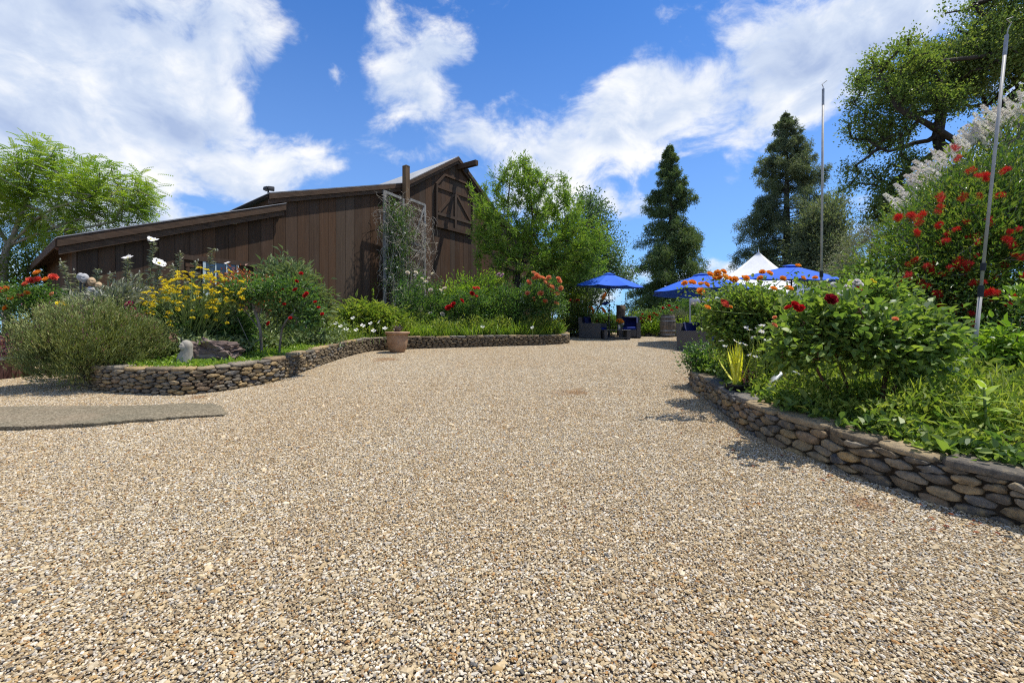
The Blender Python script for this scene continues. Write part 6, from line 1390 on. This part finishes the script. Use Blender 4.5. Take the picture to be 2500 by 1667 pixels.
patio_bush('clipped bright green edging plants right of the wine barrel', 1665, 19.6, [ell(1660, 800, 19.6, 16, 14), ell(1685, 797, 19.6, 22, 16)], 'leaf_lime', 104, name='edging_plant', cat='plant')
root, rg, T = patio_bush('rose bush with a few red blooms behind the wine barrel', 1640, 20.6, [ell(1630, 762, 20.6, 30, 22), ell(1665, 760, 20.6, 35, 28), ell(1690, 765, 20.6, 30, 26)], 'leaf_rose', 105, name='rose_bush', cat='rose bush'); flowers(root, rg, 'red', [np.array(P(x, y, 20.2)) for x, y in ((1618, 752), (1633, 747), (1652, 752), (1612, 762), (1606, 770), (1640, 758))], .13)
root, rg, T = patio_bush('dark red flowering plant between the two armchairs', 1475, 20.2, [ell(1470, 782, 20.2, 22, 14), ell(1495, 790, 20.2, 16, 18)], 'leaf_rose', 106, name='flowering_plant', cat='plant'); flowers(root, rg, 'darkred', [T[k] + np.array([0, -.1, .05]) for k in rg.integers(0, len(T), 26)], .10)
patio_bush('bluish grass clump beside the wine barrel', 1655, 19.9, [ell(1657, 785, 19.9, 10, 14)], 'leaf_grey', 107, n=40, L=.2, Wd=.02, name='grass_clump', cat='grass')
root, rg, T = patio_bush('shrub with orange trumpet flowers behind the yellow-green hedge', 1400, 20.6, [ell(1385, 740, 20.6, 40, 22), ell(1410, 735, 20.6, 25, 25)], 'leaf_hedge', 108, name='flowering_shrub'); flowers(root, rg, 'coral', [np.array(P(1400 + rg.uniform(-16, 16), 738 + rg.uniform(-5, 5), 20.0)) for _ in range(14)], .13)
for k, (px, d, w, y0, lm) in enumerate(((1540, 27, 60, 765, 'leaf_hedge'), (1600, 29, 70, 760, 'leaf_sage'), (1700, 28, 80, 745, 'leaf_hedge'), (1470, 29, 60, 775, 'leaf_grey'), (1420, 27, 50, 760, 'leaf_hedge'), (1790, 27, 80, 735, 'leaf_sage'))):
    bush('hillside_shrub', ['dense shrub on the slope behind the wooden post', 'sage-green shrub on the slope under the dark conifer', 'shrub on the slope behind the rose bush by the tent pole', 'pale grey-green shrub on the slope behind the garden spinner', 'shrub on the slope behind the yellow-green hedge', 'sage-green shrub on the slope behind the tent'][k], 'shrub', GB(px, d), [ell(px, y0 + 50, d, w, 50)], 110, 32, .16, .08, lm, 110 + k, spread=.25, r0=.05, group='shrubs on the slope beyond the patio')
# stone edging along the back of the gravel
rg = np.random.default_rng(6); x = GB(1560, 19.55)[0]; k = 0
ed = thing('stone_edging', 'low row of dark edging stones at the back of the gravel', 'edging', tuple(GB(1640, 19.5)))
while x < GB(1760, 19.5)[0]:
    w = rg.uniform(.18, .34); y = 19.45 + rg.normal(0, .02); z = float(gz(x, y)); mb = MB(); mb.rbox(x, x + w - .015, y - .1, y + .1, z - .05, z + rg.uniform(.11, .16), .03); mb.build('stone', M['stone'], ed, True); x += w
# ---------------------------------------------------------------- bed with the rose bushes
# tall steel poles
def pole(label, base, top, r, hook):
    base = np.array(base); top = np.array(top); root = thing('steel_pole', label, 'pole', tuple(base), 'tall steel poles in the rose bed'); pt = lambda u: base + (top - base) * u
    MB().tube([pt(-.03), pt(.28)], r * 1.25, 12).build('lower_tube', M['steel'], root, True); MB().tube([pt(.275), pt(.95)], r, 12).build('upper_tube', M['steel'], root, True)
    MB().tube([pt(.255), pt(.285)], r * 1.75, 12).build('clamp', M['black_plastic'], root); MB().tube([pt(.325), pt(.345)], r * 1.6, 12).build('clamp', M['black_plastic'], root)
    t = pt(.95); MB().tube([pt(.90), pt(.955)], r * 1.12, 10).build('end_sleeve', M['galv_band'], root)
    MB().tube([t] + [t + np.array(h) for h in hook], r * .35, 6).build('hook', M['steel'], root)
k7 = 7.4 / F
pole('straight steel pole standing among the orange roses', RB(2003, 7.4), P(2010, 185, 7.4), .017, [(0, 0, .06), (-.02, 0, .10), (.02, 0, .13), (.06, 0, .16)])
pole('leaning steel pole in front of the red bottlebrush', RB(2369, 5.75), P(2462, 45, 5.75), .018, [(0.02, 0, .1), (.06, 0, .17), (.0, 0, .22), (.08, 0, .25)])

# orange rose bush
rg0 = np.random.default_rng(120)
root, rg, T = bush('rose_bush', 'large rose bush topped with golden orange blooms at the bend of the wall', 'rose bush', RB(1850, 6.7), [ell(1775, 770, 6.7, 62, 50), ell(1850, 768, 6.7, 75, 52), ell(1940, 780, 6.7, 75, 58), ell(1790, 812, 6.7, 58, 42), ell(1880, 825, 6.7, 75, 42), ell(2010, 760, 6.8, 50, 46)], 330, 34, .062, .044, 'leaf_rose_front', 121, stems=8, shape='oval', spread=.095, bark='bark_red', r0=.03, gap=.2, shell=.35, droop=.25)
orr = [(1672, 693), (1690, 691), (1733, 671), (1752, 668), (1766, 664), (1724, 696), (1712, 694), (1745, 680), (1757, 679), (1769, 678), (1781, 681), (1793, 684), (1816, 681), (1822, 679), (1857, 680), (1861, 666), (1878, 668), (1911, 681), (1888, 706), (1925, 706), (1948, 650), (1990, 679), (1726, 752), (1710, 712), (1960, 680)]
pts = [np.array(P(x, y, 6.2 - rg.uniform(0, .3))) for x, y in orr]; flowers(root, rg, 'orange', pts, .095); flowers(root, rg, 'coral', [np.array(P(1766, 743, 5.95))], .12); flowers(root, rg, 'orange', [np.array(P(1784, 750, 5.95))], .05)
stalks(root, rg, np.array(P(1850, 770, 6.6)), [p - np.array([0, -.05, .02]) for p in pts], .006, 'stem_green', 'stalk')
mb = MB(); own = np.repeat(np.arange(len(pts)), 9); pp = np.array(pts)[own]; leaves(mb, rg, pp + rg.normal(0, .05, pp.shape) - [0, -.06, .10], rdir(rg, len(own)) + [0, 0, -.2], .05, .033, rg.uniform(.2, 1, len(own)), 'oval'); mb.build('shoot_leaves', M['leaf_rose_front'], root, False, 'stuff')

# nearest rose bush: large leaves are parts of their own
bz = RB(2150, 4.75); bz2 = RB(2062, 4.9)
lim = [[bz + [0, 0, -.05], V3(2160, 930, 4.7), V3(2180, 860, 4.7), V3(2210, 780, 4.7)], [bz2 + [0.05, 0, -.05], V3(2010, 930, 4.8), V3(1980, 870, 4.8), V3(1950, 810, 4.8)], [bz2 + [.2, .1, 0], V3(2050, 890, 4.9), V3(2030, 800, 4.9), V3(2060, 720, 4.9)], [bz + [.05, 0, 0], V3(2200, 910, 4.6), V3(2270, 830, 4.6)], [V3(2180, 860, 4.7), V3(2120, 800, 4.5), V3(2090, 740, 4.5)]]
ne = [ell(2005, 790, 4.8, 95, 52), ell(2120, 795, 4.7, 95, 60), ell(2225, 825, 4.7, 78, 58), ell(1960, 850, 4.6, 62, 52), ell(2190, 885, 4.6, 75, 36), ell(2080, 850, 4.6, 60, 40), ell(2285, 805, 4.7, 38, 28)]
root, rg, T = bush('rose_bush', 'leafy rose bush with big glossy leaves and thick brown stems above the stone wall', 'rose bush', bz, ne, 250, 22, .075, .055, 'leaf_rose_front', 122, limbs=lim, shape='oval', spread=.085, bark='bark_red', r0=.035, gap=.36, gsc=2.6, shell=.3, droop=.25)
def big_leaf(seed):
    V = []; w = (.05, .36, .50, .42, .20, .0); us = (0, .18, .4, .65, .86, 1.0); rg = np.random.default_rng(seed)
    for u, ww in zip(us, w): V += [(u, ww * .72 / 1.0, .10 * ww + .03 * rg.normal() * ww - .25 * u * u), (u, 0, -.25 * u * u - .02), (u, -ww * .72, .10 * ww + .03 * rg.normal() * ww - .25 * u * u)]
    Q = [(3 * i + j, 3 * i + j + 1, 3 * i + j + 4, 3 * i + j + 3) for i in range(5) for j in range(2)]
    return V, Q
LM = []
for k in range(6):
    V, Q = big_leaf(k); LM.append(meshdata('leaf', V, [Q], M['leaf_rose_front'], True, {'tint': np.full(len(V), .15 + .15 * k)}))
near = T[np.argsort(T[:, 1])[:200]]
for k in range(300):
    p = near[rg.integers(len(near))] + rg.normal(0, .10, 3) + np.array([0, -.05, .02]); d = unit(np.array([rg.normal(0, 1), rg.normal(-.5, .7), rg.normal(.0, .5)])); qz = Vector((-d[0] * d[2] + rg.normal(0, .3), -d[1] * d[2] + rg.normal(-.2, .3), 1)).normalized(); X = Vector(d); Y = qz.cross(X).normalized(); Z = X.cross(Y)
    inst('leaf', LM[rg.integers(6)], root, p, rg.uniform(.055, .095), Matrix((X, Y, Z)).transposed().to_4x4())
flowers(root, rg, 'red', [np.array(P(x, y, 4.35)) for x, y in ((1925, 752), (1940, 745), (1955, 753), (1945, 756))], .075); flowers(root, rg, 'darkred', [np.array(P(2027, 733, 4.3))], .125, np.array([0.1, -.7, .7]))
flowers(root, rg, 'peach', [np.array(P(1892, 776, 4.5)), np.array(P(1890, 795, 4.5)), np.array(P(2185, 780, 4.2))], .055)
stalks(root, rg, np.array(P(1990, 790, 4.6)), [np.array(P(1940, 752, 4.36)), np.array(P(2027, 738, 4.32))], .005)
root, rg, T = bush('rose_bush', 'white rose bush blooming between the steel poles', 'rose bush', RB(2120, 6.6), [ell(2110, 730, 6.6, 70, 50), ell(2160, 740, 6.6, 60, 60), ell(2080, 760, 6.6, 60, 50)], 130, 34, .06, .042, 'leaf_rose_front', 123, stems=6, shape='oval', spread=.09, bark='bark_red')
flowers(root, rg, 'white', [np.array(P(x, y, 6.05 + rg.uniform(-.1, .1))) for x, y in ((2075, 688), (2085, 694), (2068, 702), (2052, 712), (2092, 688), (2100, 695), (2035, 696), (2085, 730), (2107, 722), (2060, 722), (2045, 720), (2082, 703), (2072, 711))], .075); flowers(root, rg, 'red', [np.array(P(2096, 706, 6.0))], .07); flowers(root, rg, 'yellow', [np.array(P(2135, 690, 6.0)), np.array(P(2128, 684, 6.0))], .05)

# yellow striped sword-leaved plant in its nursery pot
b = RB(1798, 6.0); pt = thing('nursery_pot', 'low black plastic pot sunk in the bed behind the wall', 'pot', tuple(b)); MB().lathe([(.10, -.03), (.145, .11), (.155, .115), (.155, .135), (.14, .137), (.135, .10)], 22, b).build('body', M['black_plastic'], pt, True); MB().lathe([(.138, .115), (.001, .125)], 16, b).build('soil', M['soil'], pt)
ys = thing('sword_plant', 'bright yellow sword-leaved plant fanning out of the black pot', 'plant', tuple(b + [0, 0, .12])); rg = np.random.default_rng(7)
for k in range(52):
    a = rg.uniform(0, 6.28); tl_ = abs(rg.normal(0, .42)); d = np.array([[math.sin(tl_) * math.cos(a), math.sin(tl_) * math.sin(a) * .8, math.cos(tl_)]]); mb = MB(); leaves(mb, rg, np.array([b + [rg.normal(0, .02), rg.normal(0, .02), .11]]), d, rg.uniform(.38, .62), rg.uniform(.020, .032), rg.uniform(0, 1), 'blade', .1, rg.uniform(.05, .25), np.array([[math.cos(a), math.sin(a), .3]])); mb.build('leaf', M['leaf_yellow'], ys)
bush('coral_bells', 'small plant with pinkish purple leaves beside the black pot', 'plant', RB(1838, 6.1), [ell(1838, 935, 6.1, 24, 14)], 30, 14, .05, .045, 'leaf_purple', 124, shape='oval', spread=.04)
# daisies
def daisies(label, pts, d, b0, seed, size=.05, extra=0):
    rg = np.random.default_rng(seed); root = thing('daisy_clump', label, 'daisies', tuple(b0)); P3 = [np.array(P(x, y, d + rg.uniform(-.2, .2))) for x, y in pts]; stalks(root, rg, np.array(b0), P3, .004)
    flowers(root, rg, 'daisy', P3, size, np.array([0, -.3, 1.0])); mb = MB(); n = 420; v = rg.uniform(0, .8, n); i = rg.integers(0, len(P3), n); c = np.array(b0) + (np.array(P3)[i] - np.array(b0)) * v[:, None] + rg.normal(0, .03, (n, 3)); leaves(mb, rg, c, rdir(rg, n) + [0, 0, .8], .06, .012, rg.uniform(.2, 1, n)); mb.build('foliage', M['leaf_weed'], root, False, 'stuff')
daisies('tall white daisies between the orange and the leafy rose bushes', [(1822, 799), (1830, 805), (1848, 803), (1861, 795), (1851, 809), (1860, 809), (1840, 822), (1872, 830), (1838, 824), (1874, 840), (1820, 842), (1852, 857), (1830, 866), (1844, 870), (1880, 832), (1898, 892), (1761, 832), (1796, 833), (1770, 845), (1810, 838)], 5.9, RB(1850, 6.0), 131, .065)
daisies('thin white daisies standing behind the leaning steel pole', [(2423, 824), (2407, 860), (2437, 850), (2402, 925), (2390, 880), (2450, 880), (2412, 900), (2360, 905), (2320, 880)], 5.6, RB(2410, 5.7), 132, .055)
# pale metal hoop half hidden in the weeds
b = RB(1925, 5.75); hp = MB(); u = np.linspace(.12, math.pi - .12, 26); c = np.array(P(1922, 960, 5.75)); V = []
for a in u:
    for rr, yy in ((.33, -.05), (.29, -.05), (.29, .05), (.33, .05)): V.append(c + [rr * math.cos(a), yy + .15 * math.cos(a), rr * .95 * math.sin(a) - .02])
n = len(u); Q = [(4 * i + j, 4 * i + (j + 1) % 4, 4 * i + 4 + (j + 1) % 4, 4 * i + 4 + j) for i in range(n - 1) for j in range(4)] + [(0, 1, 2, 3), (4 * n - 4, 4 * n - 3, 4 * n - 2, 4 * n - 1)]
setp(mk('metal_hoop', V, [Q], M['pale_metal'], None, True), 'pale curved metal hoop half hidden in the weeds under the roses', 'ornament')
# sunflower seedling and other weeds
rg = np.random.default_rng(8); b = RB(2402, 3.72); sf = thing('sunflower_seedling', 'tall light green leafy seedling standing near the wall', 'plant', tuple(b)); top = np.array(P(2402, 945, 3.7)); MB().tube([b - [0, 0, .05], (b + top) / 2 + [.015, 0, 0], top], [.013, .011, .008], 8).build('stalk', M['stem_green'], sf, True)
for k in range(26):
    v = .18 + .82 * k / 25; a = k * 2.4; L = (.11 + .14 * math.sin(v * 3)) if v < .9 else .15; tl_ = 1.25 if v < .85 else .75; p = b + (top - b) * v; d = np.array([[math.sin(tl_) * math.cos(a), math.sin(tl_) * math.sin(a), math.cos(tl_)]]); mb = MB(); leaves(mb, rg, np.array([p]), d, L, L * .34, .75 + .25 * (v > .8), 'blade', .2, .35, np.array([[0, 0, 1.0]])); mb.build('leaf', M['leaf_lime'], sf)
reg = lambda a, b_, s0, s1: lregion(a, b_, s0, s1, RWs, RPOLY, -1)
cover('weed_carpet', 'dense green weeds filling the bed behind the oval-stone wall', reg(.28, 3.6, .08, .80), rbz, 3000, .065, .024, 'leaf_weed', 141, 18, .31, .08)
cover('weed_stems', 'taller grassy weed stems among the roses', reg(.5, 3.5, .1, .75), rbz, 420, .18, .008, 'leaf_weed', 142, 8, .34, .05, 'blade', 2.0)
cover('trailing_weeds', 'broad-leaved weeds hanging over the edge of the oval-stone wall', reg(.16, .75, .10, .72), rbz, 520, .075, .055, 'leaf_rose_front', 143, 9, .16, .07, 'oval', .6)
cover('far_weeds', 'rough greenery under the bottlebrush at the back of the bed', lambda rg, n: np.stack([rg.uniform(5.0, 14, n), rg.uniform(4.5, 10.2, n)], 1), rbz, 2000, .11, .04, 'leaf_weed', 144, 12, .42, .12)
bush('bend_shrub', 'loose dark green plant leaning over the bend of the wall', 'plant', RB(1715, 7.9), [ell(1715, 870, 7.9, 38, 30), ell(1735, 890, 7.7, 45, 25), ell(1690, 880, 7.9, 22, 18)], 80, 22, .06, .03, 'leaf_rose', 145, spread=.08)
# bottlebrush
fe = [ell(2460, 640, 9.2, 200, 190, 160), ell(2300, 640, 8.8, 130, 150, 120), ell(2180, 700, 8.6, 100, 90, 90), ell(2400, 520, 9.4, 150, 110, 130), ell(2560, 520, 9.6, 160, 170, 160), ell(2250, 760, 8.4, 140, 90, 90), ell(2440, 780, 8.2, 160, 90, 100)]
root, rg, T = bush('bottlebrush', 'huge bottlebrush shrub covered in shaggy scarlet flowers', 'shrub', RB(2430, 9.3), fe, 1200, 70, .10, .030, 'leaf_brush', 151, stems=12, spread=.17, bark='bark_grey', r0=.09, rt=.005, shell=.5, gap=.15, zmin=1.0, out=.9, upw=.2)
bl = [(2323, 368), (2440, 413), (2450, 470), (2290, 483), (2291, 510), (2200, 512), (2246, 548), (2208, 643), (2195, 680), (2204, 690), (2260, 655), (2330, 575), (2360, 575), (2420, 545), (2400, 575), (2460, 600), (2490, 560), (2480, 620), (2300, 680), (2330, 660), (2260, 700), (2345, 690), (2410, 710), (2420, 722), (2360, 720), (2395, 690), (2290, 740), (2340, 745), (2400, 745), (2490, 745), (2270, 725), (2160, 710), (2180, 715), (2240, 690), (2310, 760), (2350, 780), (2385, 420), (2400, 440), (2370, 470), (2310, 585), (2290, 545), (2225, 580), (2220, 530), (2350, 640), (2440, 650), (2465, 690), (2500, 660), (2370, 655), (2250, 790), (2330, 810), (2420, 800), (2260, 830)]
cen = np.array([P(2400, 640, 9.2)])[0]
for x, y in bl:
    d = 8.1 + rg.uniform(-.3, .5) - .5 * (y > 700); p = np.array(P(x, y, d)); dd = unit(np.array([rg.normal(-.2, .5), -.5, rg.normal(.2, .5)]))
    for j in range(2): inst('flower', FL['brush'][rg.integers(2)], root, p + rg.normal(0, .06, 3), rg.uniform(.12, .19), aim(dd + rg.normal(0, .4, 3), rg.uniform(0, 6)))
fr_ = T[(T[:, 1] < 8.9) & (T[:, 0] < 11)]
for k in rg.choice(len(fr_), 46, replace=False): inst('flower', FL['brush'][rg.integers(2)], root, fr_[k] + np.array([-.08, -.2, .05]), rg.uniform(.10, .16), aim(unit(np.array([rg.normal(-.2, .5), -.5, rg.normal(.2, .5)])), 0))
# buckeye with white candles
be = [ell(2460, 440, 12.4, 150, 170, 130), ell(2330, 520, 12.2, 120, 130, 110), ell(2240, 600, 12, 90, 90, 90), ell(2580, 360, 12.6, 160, 180, 150)]
root, rg, T = bush('buckeye_tree', 'buckeye tree bristling with upright white flower candles behind the bottlebrush', 'tree', RB(2440, 12.4) * [1, 1, 0] + [0, 0, float(gz(13, 12.4))], be, 420, 40, .12, .05, 'leaf_oak', 152, stems=6, spread=.22, bark='bark_grey', r0=.16, rt=.008, shell=.6, gap=.1)
sl_ = [(2205, 500), (2222, 480), (2240, 455), (2258, 440), (2275, 425), (2290, 410), (2310, 390), (2330, 370), (2350, 355), (2370, 340), (2385, 325), (2400, 310), (2420, 300), (2440, 290), (2460, 275), (2480, 262), (2500, 250), (2212, 520), (2232, 490), (2250, 465), (2285, 430), (2300, 415), (2345, 375), (2365, 360), (2395, 330), (2410, 320), (2450, 300), (2470, 290), (2490, 275), (2380, 350), (2430, 315), (2265, 450), (2320, 395), (2440, 335), (2480, 310), (2415, 350), (2350, 400), (2500, 300), (2520, 250), (2520, 280), (2225, 505), (2305, 400), (2375, 335)]
for x, y in sl_[::1]: inst('flower_spike', FL['spike'][rg.integers(2)], root, np.array(P(x + rg.uniform(-6, 10), y + rg.uniform(-2, 14), 11.6 + rg.uniform(-.4, .5))), rg.uniform(.40, .60), aim((rg.normal(-.85, .15), rg.normal(-.2, .15), .65)))

bush('edge_shrub', 'light green leafy shrub right of the leaning steel pole', 'shrub', RB(2490, 5.6), [ell(2490, 790, 5.6, 50, 55), ell(2540, 760, 5.6, 60, 60), ell(2470, 860, 5.6, 55, 45)], 110, 20, .085, .045, 'leaf_lime', 155, shape='oval', spread=.09, gap=.2, bark='bark_red')
bush('low_shrub', 'dark leafy shrub at the foot of the bottlebrush behind the pole', 'shrub', RB(2330, 7.2), [ell(2310, 880, 7.2, 70, 50), ell(2400, 850, 7.2, 70, 60)], 120, 24, .08, .04, 'leaf_rose', 156, spread=.1, gap=.2)
# fallen leaves on the gravel near the wall
rg = np.random.default_rng(9); n = 150; mb = MB(); a = rg.uniform(0, 1, n); i = rg.integers(0, len(RWs), n); w = rg.random(n) < .6
xy = np.where(w[:, None], RWs[np.clip(i, 30, 150)] + np.stack([-np.abs(rg.normal(.25, .25, n)) - .06, rg.normal(0, .1, n)], 1), np.stack([rg.uniform(-4, 3, n), rg.uniform(2.2, 12, n)], 1))
an = rg.uniform(0, 6.28, n); leaves(mb, rg, np.c_[xy, gz(xy[:, 0], xy[:, 1]) + .016], np.stack([np.cos(an), np.sin(an), rg.uniform(-.05, .25, n)], 1), rg.uniform(.025, .05, n), rg.uniform(.012, .022, n), rg.uniform(0, .7, n), 'oval')
setp(mb.build('fallen_leaves', M['leaf_bronze'], None), 'dry brown leaves and petals scattered on the gravel', 'leaves', kind='stuff')
